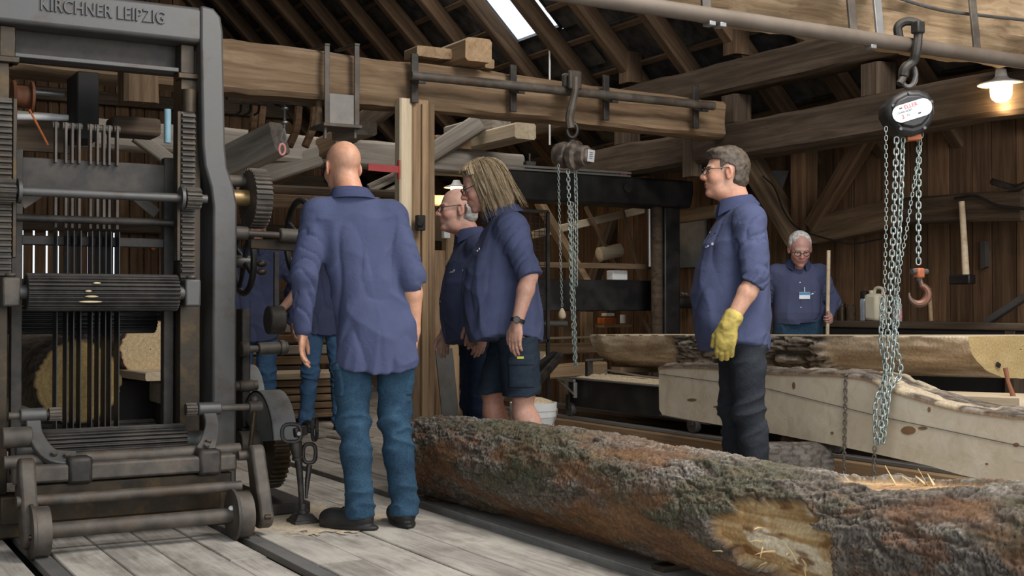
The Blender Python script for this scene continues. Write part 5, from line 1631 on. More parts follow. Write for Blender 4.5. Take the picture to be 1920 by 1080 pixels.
o = MB().lathe(onY(1120, 478, 9.72), (onY(1178, 466, 9.68) - onY(1120, 478, 9.72)), [(0, 0.04), (0.02, 0.07), (0.10, 0.065), (0.25, 0.065), (0.27, 0.02)], 20).build('wooden_roller', m_pale); tag(o, 'pale wooden roller behind the crosshead', 'roller')
tag(MB().box(V(onY(1157, 517, YC + 0.06).x, YC + 0.06, za + 0.043), (0.16, 0.1, 0.085)).build('storage_box', m_white, bevel=0.008), 'small white box on the crosshead rail', 'box')
tag(MB().box(onX(1296, 458, 7.1), (0.02, 0.42, 0.42)).build('grey_board', plain('grey_sheet', (0.27, 0.265, 0.25), 0.6, 0.1)), 'grey sheet panel on the wall right of the band saw', 'panel')
sh = MB().box(onY(1148, 611, 9.9), (0.32, 0.2, 0.025)).build('wall_shelf', m_post); tag(sh, 'small wooden shelf with clutter under the band saw', 'shelf')
tag(MB().box(onY(1138, 602, 9.85), (0.14, 0.12, 0.06)).build('parts_box', m_orange, bevel=0.005), 'orange-brown parts box on the small shelf', 'box')
tag(MB().cyl(onY(1168, 606, 9.85), onY(1168, 590, 9.85), 0.03, n=14).build('tin_can', m_white), 'white tin can on the small shelf', 'can')
tag(MB().box(onY(1140, 590, 9.85), (0.10, 0.08, 0.03)).build('paper_pack', m_white, bevel=0.004), 'flat white pack lying on the parts box', 'pack')
tag(MB().cyl(onY(1000, 607, 8.8), onY(1062, 607, 8.8), 0.025, n=12).build('iron_bar', m_iron_grey), 'short grey iron bar behind the long-haired man\'s elbow', 'bar')
thing_beam('cross_rail', onY(1030, 634, 9.93), onY(1120, 632, 9.93), 0.03, 0.02, m_pale, 'thin pale rail low behind the chains', 'rail')
thing_beam('support_beam', onY(985, 700, 9.4), onY(1130, 690, 9.4), 0.15, 0.12, m_post, 'brown bearer left of the trolley', 'beam')
thing_beam('support_beam', onY(1000, 655, 9.7), onY(1120, 652, 9.7), 0.12, 0.10, m_beam, 'brown bearer behind the chain end', 'beam')
# dark poles leaning right of the long-haired man
thing_beam('pole', onY(965, 765, 7.3), onY(1050, 668, 8.3), 0.06, 0.07, m_iron, 'grey pole leaning behind the long-haired man\'s thigh', 'pole', cham=0.3)
thing_beam('pole', onY(965, 728, 7.5), onY(1040, 672, 8.4), 0.05, 0.11, m_dark, 'dark board leaning behind the long-haired man\'s thigh', 'board')
tag(beam('wood_offcut', onY(1010, 690, 8.9), onY(1025, 664, 8.9), 0.12, 0.08, m_pale), 'pale wood offcut behind the leaning poles', 'offcut')
# white bucket
bk = onY(1000, 800, 6.95)
bx_, by_ = bk.x, bk.y
BU = empty('bucket', (bx_, by_, 0), 'white plastic bucket with sawdust behind the long-haired man\'s legs', 'bucket')
MB().lathe((bx_, by_, 0), ZU, [(0, 0.115), (0.02, 0.12), (0.30, 0.138), (0.31, 0.146), (0.345, 0.147), (0.35, 0.152), (0.40, 0.153), (0.40, 0.14), (0.37, 0.138)], 36).build('bucket_body', m_white, BU)
MB().lathe((bx_, by_, 0.37), ZU, [(0, 0.136), (0.04, 0.12), (0.06, 0.06), (0.065, 0.005)], 24).build('sawdust_fill', m_dust, BU)
MB().box(V(bx_, by_, 0.16) - _d * 0.13 - _r * -0.07, (0.06, 0.004, 0.10), Matrix.Rotation(-math.radians(30) + 0.5, 3, 'Z')).build('bucket_label', plain('pink_label', (0.55, 0.22, 0.36), 0.5, var=0.6, scale=60), BU)
hd = [V(bx_, by_, 0.36) + (_r * math.cos(t) * 0.155 - _d * math.sin(t) * 0.10 - ZU * math.sin(t) * 0.16) for t in [math.pi * i / 16 for i in range(17)]]
MB().tube(hd, 0.0035, 6).build('bucket_handle', m_steel, BU)

# ------------------------------------------------------------------ bench and things along the right wall
BX = 6.72
zb_ = onX(1750, 604, BX).z
WB = empty('work_bench', (6.9, 5.6, 0), 'dark work bench along the right wall', 'bench')
beam('bench_top', (6.88, 3.2, zb_ - 0.025), (6.88, 7.4, zb_ - 0.025), 0.34, 0.05, m_beam_dark, WB)
beam('bench_apron', (6.74, 3.2, zb_ - 0.12), (6.74, 7.4, zb_ - 0.12), 0.04, 0.14, m_dark, WB)
for yy in (3.4, 5.3, 7.2): beam('bench_leg', (6.76, yy, 0), (6.76, yy, zb_ - 0.05), 0.09, 0.09, m_beam_dark, WB)
MB().box((6.92, 5.3, 0.30), (0.22, 3.8, 0.6)).build('bench_back', m_dark, WB)
def bz(px): return onX(px, 604, 6.86)
cn = bz(1643)
CN = empty('canister', (cn.x, cn.y, zb_), 'cream plastic canister with handle on the bench', 'canister')
m_cream = plain('cream_plastic', (0.62, 0.56, 0.42), 0.5, var=0.08)
MB().box((cn.x, cn.y, zb_ + 0.10), (0.13, 0.13, 0.20)).build('canister_body', m_cream, CN, bevel=0.025)
MB().cyl((cn.x, cn.y + 0.04, zb_ + 0.19), (cn.x, cn.y + 0.04, zb_ + 0.225), 0.022).build('screw_cap', m_cream, CN)
MB().tube(bez([V(cn.x, cn.y + 0.02, zb_ + 0.20), V(cn.x, cn.y + 0.0, zb_ + 0.24), V(cn.x, cn.y - 0.06, zb_ + 0.235), V(cn.x, cn.y - 0.065, zb_ + 0.19)], 5), 0.012, 8).build('handle', m_cream, CN)
sp = bz(1621)
SP_ = empty('spray_can', (sp.x, sp.y, zb_), 'spray can with dark cap left of the canister', 'can')
MB().lathe((sp.x, sp.y, zb_), ZU, [(0, 0.030), (0.004, 0.033), (0.15, 0.033), (0.165, 0.026)], 20).build('can_body', plain('can_print', (0.45, 0.50, 0.58), 0.35, 0.4, var=0.2), SP_)
MB().lathe((sp.x, sp.y, zb_ + 0.165), ZU, [(0, 0.03), (0.05, 0.03), (0.055, 0.022)], 16).build('cap', m_dark, SP_)
bt = bz(1682)
BT = empty('bottle', (bt.x, bt.y, zb_), 'clear bottle with pink label right of the canister', 'bottle')
MB().lathe((bt.x, bt.y, zb_), ZU, [(0, 0.035), (0.12, 0.035), (0.15, 0.014), (0.17, 0.014)], 18).build('bottle_body', plain('bottle_plastic', (0.45, 0.42, 0.40), 0.25), BT)
MB().lathe((bt.x, bt.y, zb_ + 0.02), ZU, [(0, 0.0362), (0.06, 0.0362)], 18).build('bottle_label', plain('label_print', (0.65, 0.32, 0.34), 0.5, var=0.5, scale=50), BT)
MB().cyl((bt.x, bt.y, zb_ + 0.165), (bt.x, bt.y, zb_ + 0.19), 0.017).build('bottle_cap', m_white, BT)
for k, (px, h, mt, lb) in enumerate(((1578, 0.13, m_iron_oil, 'brown jar on the bench beside the broom handle'), (1596, 0.12, m_beam_dark, 'dark tin between the brown jar and the spray can'))):
    q = bz(px); JR = MB().lathe((q.x, q.y, zb_), ZU, [(0, 0.035), (h * 0.8, 0.036), (h * 0.85, 0.03), (h, 0.03)], 16).build('jar', mt); tag(JR, lb, 'jar')
# sledge hammer hanging on the wall
SH = empty('sledge_hammer', onX(1810, 450, 6.8), 'sledge hammer with pale handle hanging on the wall', 'hammer')
MB().tube([onX(1803, 378, 6.80), onX(1807, 440, 6.80), onX(1811, 515, 6.80)], [0.020, 0.021, 0.024], 12).build('handle', m_pale, SH)
MB().box(onX(1804, 524, 6.80), (0.07, 0.17, 0.065)).build('hammer_head', m_black, SH, bevel=0.01)
tag(MB().cyl(onX(1742, 540, 6.9), onX(1746, 602, 6.9), 0.014, n=10).build('tool_handle', m_post), 'short brown stick leaning on the wall behind the load hook', 'stick')
thing_beam('leaning_bar', onX(1850, 604, 6.9), onX(1925, 555, 6.9), 0.05, 0.045, m_iron_grey, 'grey bar leaning at the far right of the bench', 'bar')
tag(MB().tube(bez([onX(1790, 372, 6.82), onX(1830, 368, 6.82), onX(1870, 385, 6.82), onX(1925, 392, 6.82)], 6), 0.010, 8).build('hose', m_dark), 'black hose looped along the wall rail above the hammer', 'hose')
tag(MB().tube(bez([onX(1430, 330, 6.82), onX(1452, 352, 6.82), onX(1472, 400, 6.82), onX(1500, 430, 6.82), onX(1560, 450, 6.82), onX(1600, 457, 6.82), onX(1655, 447, 6.82)], 6), 0.007, 6).build('cable', m_dark), 'thin black cable sagging along the wall behind the white-haired man', 'cable')
tag(MB().tube(bez([onX(1860, 340, 6.85), onX(1885, 348, 6.85), onX(1905, 352, 6.85), onX(1925, 345, 6.85)], 5), 0.022, 8).build('wall_bracket', m_iron), 'dark iron wall bracket right of the hammer top', 'bracket')
tag(MB().prism([onX(1443, 320, 7.05), onX(1478, 320, 7.05), onX(1464, 360, 7.05), onX(1450, 352, 7.05)], (0.01, 0, 0)).build('tin_patch', plain('tin_sheet', (0.28, 0.27, 0.26), 0.5, 0.3)), 'grey tin patch on the wall above the brace', 'patch')
tag(MB().prism([onX(1838, 452, 7.08), onX(1846, 452, 7.08), onX(1848, 500, 7.08), onX(1838, 505, 7.08)], (0.05, 0, 0)).build('iron_hook', m_iron_grey), 'small iron fitting on the wall right of the sledge hammer', 'hook')

# ------------------------------------------------------------------ behind the gang saw, left
pw = onY(275, 700, 8.8)
LC = empty('slab_wagon', (pw.x + 0.1, 9.2, 0), 'pale slab lying on a low wagon behind the saw', 'wagon')
zw = pw.z
beam('slab', V(pw.x + 0.35, 8.75, zw - 0.02), V(pw.x + 0.15, 11.0, zw - 0.02), 0.75, 0.06, m_pale, LC, rough=0.012, seed=5)
MB().box((pw.x + 0.40, 9.0, zw - 0.15), (0.55, 0.5, 0.16)).build('wagon_frame', m_beam_grey, LC, bevel=0.02)
for dx in (0.12, 0.62):
    MB().cyl((pw.x + dx, 8.85, 0.16), (pw.x + dx + 0.06, 8.85, 0.16), 0.16, n=26).build('wagon_wheel', m_dark, LC, bevel=0.01)
MB().box((pw.x + 0.40, 9.6, (zw - 0.2) / 2), (0.5, 1.0, zw - 0.2)).build('wagon_underframe', m_dark, LC)
MB().box((pw.x + 0.2, 9.75, 0.24), (0.9, 1.0, 0.48)).build('log_rack', m_dark); tag(bpy.data.objects['log_rack'], 'dark rack carrying the pale-ended log behind the saw', 'rack')
# board stacks behind the bald man's legs
rs = random.Random(4)
k = 0
names_far = ['lowest', 'second', 'third', 'fourth', 'fifth', 'sixth']
for j in range(6):
    z = 0.06 + j * 0.065
    a = V(2.25 + rs.uniform(-0.05, 0.1), 10.6, z + 0.03); b = V(4.4 + rs.uniform(-0.1, 0.2), 10.6, z + 0.03)
    o = beam('waney_board', a, b, 0.5, 0.055, m_beam if j < 5 else m_pale, rough=0.012, seed=j + 40)
    tag(o, '%s waney board from the floor in the stack behind the bald man' % names_far[j] if j < 5 else 'pale top board of the stack behind the bald man', 'board', 'waney boards stacked behind the bald man')
for j in range(5):
    z = 0.52 + j * 0.10
    o = beam('plank', V(1.7, 11.2, z), V(4.4, 11.2, z), 0.3, 0.085, m_beam_grey if j % 2 else m_beam, rough=0.006, seed=j + 60)
    tag(o, '%s plank from below in the tall pile behind the pushing handle' % names_far[j] if 0 else '%s grey-brown plank from below in the tall pile at the back' % names_far[j], 'plank', 'planks in the tall pile at the back')
tag(MB().box((3.0, 11.2, 0.22), (2.4, 0.3, 0.5)).build('pile_bearer', m_beam_dark), 'dark bearer timber under the tall plank pile', 'bearer')
tag(MB().tube(bez([onZ(590, 822, 0.01), onZ(612, 818, 0.01), onZ(650, 823, 0.01), onZ(700, 818, 0.01)], 6), 0.012, 8).build('rubber_hose', m_beam_grey), 'pale hose lying on the floor behind the jack', 'hose')
# spiky branches under the roof, right of the bald head
for k, (a, b) in enumerate((((686, 362), (740, 335)), ((690, 350), (742, 326)), ((700, 372), (742, 350)))):
    o = MB().cyl(onY(a[0], a[1], 9.8), onY(b[0], b[1], 9.8), 0.022, n=8).build('stick', m_beam_grey)
    tag(o, ['lowest thin stick right of the bald head'.replace('lowest', 'middle'), 'uppermost thin stick right of the bald head', 'lowest thin stick right of the bald head'][k], 'stick')
# timber pieces between post and men
thing_beam('stanchion', onY(845, 428, 9.0), onY(845, 800, 9.0), 0.12, 0.1, m_post, 'light brown stanchion behind the man in glasses', 'post', up=(0, -1, 0))
thing_beam('stanchion', onY(815, 470, 8.6), onY(815, 800, 8.6), 0.14, 0.12, m_beam, 'brown stanchion right of the built-up post', 'post', up=(0, -1, 0))
thing_beam('sheet', onY(832, 655, 8.2), V(onY(850, 790, 8.2).x, 8.2, 0), 0.14, 0.012, m_iron_grey, 'grey sheet leaning between the post and the man in glasses', 'sheet', up=(0, -1, 0))
tag(MB().box(onY(836, 438, 8.9), (0.055, 0.05, 0.075)).build('socket_outlet', m_white, bevel=0.004), 'white socket outlet on the stanchion left of the man in glasses', 'socket')
thing_beam('warm_beam', onY(803, 376, 10.6), onY(850, 378, 10.6), 0.12, 0.10, m_pale, 'timber lit warm by the lamp behind the post', 'beam')
thing_beam('back_panel', onY(805, 420, 10.8), onY(860, 422, 10.8), 0.1, 0.35, m_dark, 'dark panel below the lamp-lit timber', 'panel')
# things above in the saw window
tag(MB().cyl(onY(314, 205, 7.0), onY(314, 268, 7.0), 0.020, n=16).build('blue_tube', plain('pale_blue', (0.25, 0.42, 0.48), 0.5)), 'pale blue tube inside the saw window', 'tube')
tag(beam('hanging_block', onY(258, 100, 6.75), onY(258, 195, 6.75), 0.18, 0.18, m_beam, up=(0, -1, 0), rough=0.008, seed=77), 'square brown timber end behind the top of the saw', 'timber')
tag(MB().lathe(onY(22, 180, 7.2), XU, [(0, 0.03), (0.0, 0.085), (0.015, 0.09), (0.02, 0.06), (0.09, 0.06), (0.095, 0.088), (0.11, 0.085), (0.11, 0.03)], 24).build('orange_reel', plain('rust_red', (0.14, 0.05, 0.02), 0.7, var=0.5)), 'rusty orange reel at the top left behind the rack', 'reel')
MB().tube([onY(55, 205, 7.1), onY(90, 272, 7.1)], 0.006, 6).build('reel_cord', m_orange, bpy.data.objects['orange_reel'])
tag(MB().cyl(onY(28, 219, 7.4), onY(130, 221, 7.4), 0.018, n=12).build('white_pipe', m_white), 'white pipe behind the left rack', 'pipe')
tag(MB().cyl(onY(60, 172, 7.6), onY(120, 178, 7.6), 0.018, n=12).build('steel_tube', m_steel), 'bright steel tube above the white pipe', 'tube')
tag(MB().box(onY(75, 252, 7.5), (0.36, 0.05, 0.20)).build('brown_case', m_beam_dark), 'dark wooden case below the white pipe', 'case')
tag(MB().box(onY(155, 205, 7.3), (0.12, 0.3, 0.38)).build('black_bellows', m_dark, bevel=0.01), 'black ribbed bellows behind the saw hangers', 'bellows')
tag(MB().box(onY(250, 240, 7.0), (0.26, 0.2, 0.10)).build('dark_bracket', m_beam_dark, bevel=0.02), 'dark casting below the timber end in the saw window', 'bracket')
tag(beam('inclined_beam', onY(255, 255, 9.0), onY(330, 310, 9.0), 0.08, 0.09, m_beam_grey), 'grey strut slanting behind the right rack', 'strut')
tag(MB().sphere(onY(287, 461, 15.95), 0.048, 8, (0.8, 0.8, 1.3)).build('orange_flag', m_orange), 'small orange marker on the far wall', 'marker')
# ================================================================== people: smooth-blended distance fields meshed with surface nets
class Field:
    def __init__(s, lo, hi, h, zs=None):
        s.xs = np.arange(lo[0], hi[0], h, dtype=np.float32); s.ys = np.arange(lo[1], hi[1], h, dtype=np.float32)
        s.zs = np.arange(lo[2], hi[2], h, dtype=np.float32) if zs is None else np.asarray(zs, dtype=np.float32)
        s.d = np.full((len(s.xs), len(s.ys), len(s.zs)), 0.3, dtype=np.float32)

    def sub(s, lo, hi):
        r = []
        for a, l, h in ((s.xs, lo[0], hi[0]), (s.ys, lo[1], hi[1]), (s.zs, lo[2], hi[2])):
            i = int(np.searchsorted(a, l)); j = int(np.searchsorted(a, h)); r.append(slice(max(0, i - 1), min(len(a), j + 1)))
        return tuple(r), s.xs[r[0]][:, None, None], s.ys[r[1]][None, :, None], s.zs[r[2]][None, None, :]

    def op(s, sl, d2, k, mode):
        d1 = s.d[sl]
        if d1.size == 0: return
        if mode == 's': d2 = -d2; a, b = -d1, -d2; 
        if mode == 'u':
            if k <= 0: s.d[sl] = np.minimum(d1, d2); return
            h = np.clip(0.5 + 0.5 * (d1 - d2) / k, 0, 1); s.d[sl] = d1 * (1 - h) + d2 * h - k * h * (1 - h)
        else:   # subtract / intersect: max(d1, d2)
            if k <= 0: s.d[sl] = np.maximum(d1, d2); return
            h = np.clip(0.5 - 0.5 * (d1 - d2) / k, 0, 1); s.d[sl] = d1 * (1 - h) + d2 * h + k * h * (1 - h)

    def cone(s, a, b, ra, rb, k=0.02, mode='u', flat=None):
        a = np.array(a, float); b = np.array(b, float); m = max(ra, rb) + k + 0.03
        sl, x, y, z = s.sub(np.minimum(a, b) - m, np.maximum(a, b) + m)
        ab = b - a; L = max((ab ** 2).sum(), 1e-9)
        px, py, pz = x - a[0], y - a[1], z - a[2]
        t = np.clip((px * ab[0] + py * ab[1] + pz * ab[2]) / L, 0, 1)
        d = np.sqrt((px - t * ab[0]) ** 2 + (py - t * ab[1]) ** 2 + (pz - t * ab[2]) ** 2) - (ra + (rb - ra) * t)
        s.op(sl, d.astype(np.float32), k, mode)

    def ell(s, c, r, R=None, k=0.02, mode='u'):
        c = np.array(c, float); r = np.array(r, float); m = r.max() + k + 0.03
        sl, x, y, z = s.sub(c - m, c + m)
        px, py, pz = x - c[0], y - c[1], z - c[2]
        if R is not None:
            R = np.array(R); px, py, pz = (px * R[0, 0] + py * R[1, 0] + pz * R[2, 0], px * R[0, 1] + py * R[1, 1] + pz * R[2, 1], px * R[0, 2] + py * R[1, 2] + pz * R[2, 2])
        k0 = np.sqrt((px / r[0]) ** 2 + (py / r[1]) ** 2 + (pz / r[2]) ** 2); k1 = np.sqrt((px / r[0] ** 2) ** 2 + (py / r[1] ** 2) ** 2 + (pz / r[2] ** 2) ** 2)
        d = k0 * (k0 - 1) / np.maximum(k1, 1e-6)
        s.op(sl, d.astype(np.float32), k, mode)

    def loft(s, sec, k=0.02, p=2.3, mode='u'):
        """sec rows: z, cx, cy, depth, width (half sizes)"""
        sec = np.array(sec, float); m = 0.06
        lo = (min(sec[:, 1] - sec[:, 3]) - m, min(sec[:, 2] - sec[:, 4]) - m, sec[0, 0] - m); hi = (max(sec[:, 1] + sec[:, 3]) + m, max(sec[:, 2] + sec[:, 4]) + m, sec[-1, 0] + m)
        sl, x, y, z = s.sub(lo, hi)
        zz = z.ravel(); f = [np.interp(zz, sec[:, 0], sec[:, i])[None, None, :] for i in range(1, 5)]
        q = (np.abs((x - f[0]) / f[2]) ** p + np.abs((y - f[1]) / f[3]) ** p) ** (1 / p)
        d = (q - 1) * np.minimum(f[2], f[3])
        d = np.maximum(d, np.maximum(sec[0, 0] - z, z - sec[-1, 0]))
        s.op(sl, d.astype(np.float32), k, mode)

    def displace(s, fn, band=0.03):
        m = np.abs(s.d) < band
        i, j, k = np.nonzero(m)
        s.d[i, j, k] += fn(s.xs[i], s.ys[j], s.zs[k]).astype(np.float32)

    def cut(s, fn):
        """intersect with fn(x,y,z) <= 0"""
        s.d = np.maximum(s.d, fn(s.xs[:, None, None], s.ys[None, :, None], s.zs[None, None, :]).astype(np.float32))

    def surf(s, y, z, sign=1):
        j = int(np.argmin(np.abs(s.ys - y))); k = int(np.argmin(np.abs(s.zs - z)))
        i = np.flatnonzero(s.d[:, j, k] < 0)
        if len(i) == 0: return 0.0
        return float(s.xs[i[-1] if sign > 0 else i[0]])

    def mesh(s):
        d = s.d; d[0] = d[-1] = 0.3; d[:, 0] = d[:, -1] = 0.3; d[:, :, 0] = d[:, :, -1] = 0.3
        n = d < 0
        nx, ny, nz = d.shape
        cs = np.zeros((nx - 1, ny - 1, nz - 1), dtype=np.int8)
        for a in (0, 1):
            for b in (0, 1):
                for c in (0, 1): cs += n[a:nx - 1 + a, b:ny - 1 + b, c:nz - 1 + c]
        act = (cs > 0) & (cs < 8)
        I, J, K = np.nonzero(act)
        vid = -np.ones(act.shape, dtype=np.int32); vid[I, J, K] = np.arange(len(I))
        acc = np.zeros((len(I), 3)); cnt = np.zeros(len(I))
        co = [(a, b, c) for a in (0, 1) for b in (0, 1) for c in (0, 1)]
        val = {q: d[I + q[0], J + q[1], K + q[2]] for q in co}
        dx = s.xs[I + 1] - s.xs[I]; dy = s.ys[J + 1] - s.ys[J]; dz = s.zs[K + 1] - s.zs[K]
        for q in co:
            for ax in range(3):
                if q[ax] == 0:
                    r = list(q); r[ax] = 1; r = tuple(r)
                    m = (val[q] < 0) != (val[r] < 0)
                    t = np.where(m, val[q] / np.where(m, val[q] - val[r], 1), 0)
                    p = [q[0] + 0.0 * t, q[1] + 0.0 * t, q[2] + 0.0 * t]; p[ax] = t
                    acc[:, 0] += np.where(m, p[0], 0); acc[:, 1] += np.where(m, p[1], 0); acc[:, 2] += np.where(m, p[2], 0); cnt += m
        acc /= cnt[:, None]
        V_ = np.stack([s.xs[I] + acc[:, 0] * dx, s.ys[J] + acc[:, 1] * dy, s.zs[K] + acc[:, 2] * dz], -1)
        F = []
        e = n[:-1] != n[1:]; e = e[:, 1:-1, 1:-1]; i, j, k = np.nonzero(e); j += 1; k += 1
        q = np.stack([vid[i, j - 1, k - 1], vid[i, j, k - 1], vid[i, j, k], vid[i, j - 1, k]], -1); fl = n[i, j, k]; q[~fl] = q[~fl][:, ::-1]; F.append(q)
        e = n[:, :-1] != n[:, 1:]; e = e[1:-1, :, 1:-1]; i, j, k = np.nonzero(e); i += 1; k += 1
        q = np.stack([vid[i - 1, j, k - 1], vid[i - 1, j, k], vid[i, j, k], vid[i, j, k - 1]], -1); fl = n[i, j, k]; q[~fl] = q[~fl][:, ::-1]; F.append(q)
        e = n[:, :, :-1] != n[:, :, 1:]; e = e[1:-1, 1:-1, :]; i, j, k = np.nonzero(e); i += 1; j += 1
        q = np.stack([vid[i - 1, j - 1, k], vid[i, j - 1, k], vid[i, j, k], vid[i - 1, j, k]], -1); fl = n[i, j, k]; q[~fl] = q[~fl][:, ::-1]; F.append(q)
        return V_, np.concatenate(F)


def rotm(yaw=0.0, pitch=0.0, roll=0.0):
    """head turn: yaw to the left, pitch downwards, roll"""
    return np.array(Matrix.Rotation(yaw, 3, 'Z') @ Matrix.Rotation(pitch, 3, 'Y') @ Matrix.Rotation(roll, 3, 'X'))


def cloth(name, col, weave=420, rough=0.9, var=0.12, bstr=0.25):
    m, t, b = nt(name)
    v = coords(t, rnd=False)
    n1 = noise(t, v, 5, 3); n2 = noise(t, v, weave, 2)
    c = ramp(t, n1, [(0.3, tuple(c * (1 - var) for c in col)), (0.7, tuple(c * (1 + var) for c in col))])
    t.links.new(c, b.inputs['Base Color']); b.inputs['Roughness'].default_value = rough
    b.inputs['Specular IOR Level'].default_value = 0.2
    n3 = noise(t, v, 26, 4, 0.6, 0.8)
    ad = t.nodes.new('ShaderNodeMath'); ad.operation = 'MULTIPLY_ADD'; ad.inputs[1].default_value = 0.12
    t.links.new(n2, ad.inputs[0]); t.links.new(n3, ad.inputs[2])
    bump(t, b, ad.outputs[0], bstr, 0.006)
    return m


m_shirt = cloth('work_shirt', (0.066, 0.076, 0.140), bstr=0.5)
m_shirt_in = cloth('shirt_collar', (0.050, 0.058, 0.115))
def denim(name, base, pale):
    m, t, b = nt(name)
    v = coords(t, rnd=False); n1 = noise(t, v, 4.5, 4, 0.6); n2 = noise(t, v, 130, 3)
    c = ramp(t, n1, [(0.34, base), (0.72, pale)])
    c = mixc(t, 0.25, c, ramp(t, n2, [(0.4, tuple(q * 0.6 for q in base)), (0.65, pale)]))
    t.links.new(c, b.inputs['Base Color']); b.inputs['Roughness'].default_value = 0.9; b.inputs['Specular IOR Level'].default_value = 0.15
    bump(t, b, noise(t, v, 22, 4, 0.6, 0.6), 0.35, 0.008)
    return m


m_jeans = denim('blue_jeans', (0.018, 0.042, 0.074), (0.050, 0.105, 0.160))
m_jeans_light = denim('light_jeans', (0.035, 0.085, 0.165), (0.09, 0.17, 0.29))
m_jeans_dark = denim('dark_jeans', (0.015, 0.017, 0.022), (0.036, 0.039, 0.046))
m_jeans_navy = denim('navy_jeans', (0.008, 0.014, 0.030), (0.022, 0.034, 0.062))
m_shorts = denim('work_shorts', (0.012, 0.018, 0.028), (0.030, 0.042, 0.058))
m_shoe = plain('shoe_leather', (0.016, 0.014, 0.013), 0.55, var=0.3)
m_sole = plain('shoe_sole', (0.022, 0.020, 0.018), 0.8)
m_glove = plain('yellow_glove', (0.42, 0.315, 0.075), 0.7, var=0.35, scale=22)
m_frame = plain('glasses_frame', (0.015, 0.012, 0.012), 0.3)
m_strap = plain('watch_strap', (0.012, 0.012, 0.013), 0.5)
m_button = plain('shirt_button', (0.75, 0.76, 0.78), 0.35, var=0.03)
m_lens, _t, _b = nt('glasses_lens')
_tr = _t.nodes.new('ShaderNodeBsdfTransparent'); _gl = _t.nodes.new('ShaderNodeBsdfGlossy'); _gl.inputs['Roughness'].default_value = 0.05; _mx = _t.nodes.new('ShaderNodeMixShader'); _mx.inputs[0].default_value = 0.10
_t.links.new(_tr.outputs[0], _mx.inputs[1]); _t.links.new(_gl.outputs[0], _mx.inputs[2]); _t.links.new(_mx.outputs[0], _t.nodes['Material Output'].inputs[0])


def skin_mat(name):
    m, t, b = nt(name)
    a = t.nodes.new('ShaderNodeAttribute'); a.attribute_name = 'tone'
    v = coords(t, rnd=False); n1 = noise(t, v, 55, 4, 0.6)
    c = mixc(t, 1.0, a.outputs['Color'], ramp(t, n1, [(0.3, (0.88, 0.84, 0.82)), (0.7, (1.1, 1.1, 1.1))]), 'MULTIPLY')
    t.links.new(c, b.inputs['Base Color']); b.inputs['Roughness'].default_value = 0.48
    b.inputs['Specular IOR Level'].default_value = 0.4
    b.inputs['Subsurface Weight'].default_value = 0.12; b.inputs['Subsurface Radius'].default_value = (0.01, 0.004, 0.002); b.inputs['Subsurface Scale'].default_value = 0.5
    bump(t, b, noise(t, v, 160, 3), 0.12, 0.002)
    return m


m_skin = skin_mat('skin')
m_hair = attr_mat('hair', 0.6, 200, 0.25, 0.35, 0.002)


def put_local(name, Vv, F, mat, root, M, smooth=True, tone=None, relax=1):
    """mesh given in the person's own frame"""
    if relax:                                            # light Laplacian smoothing
        e = np.concatenate([F[:, [0, 1]], F[:, [1, 2]], F[:, [2, 3]], F[:, [3, 0]]])
        for _ in range(relax):
            acc = np.zeros_like(Vv); cnt = np.zeros(len(Vv))
            for a, b in ((0, 1), (1, 0)):
                np.add.at(acc, e[:, a], Vv[e[:, b]]) if False else None
                for c in range(3): acc[:, c] += np.bincount(e[:, a], weights=Vv[e[:, b], c], minlength=len(Vv))
                cnt += np.bincount(e[:, a], minlength=len(Vv))
            Vv = Vv * 0.45 + 0.55 * acc / np.maximum(cnt, 1)[:, None]
    me = new_mesh(name, Vv, F, smooth)
    if tone is not None: set_tone(me, tone)
    o = put(name, me, mat, None, M.copy()); setparent(o, root)
    return o


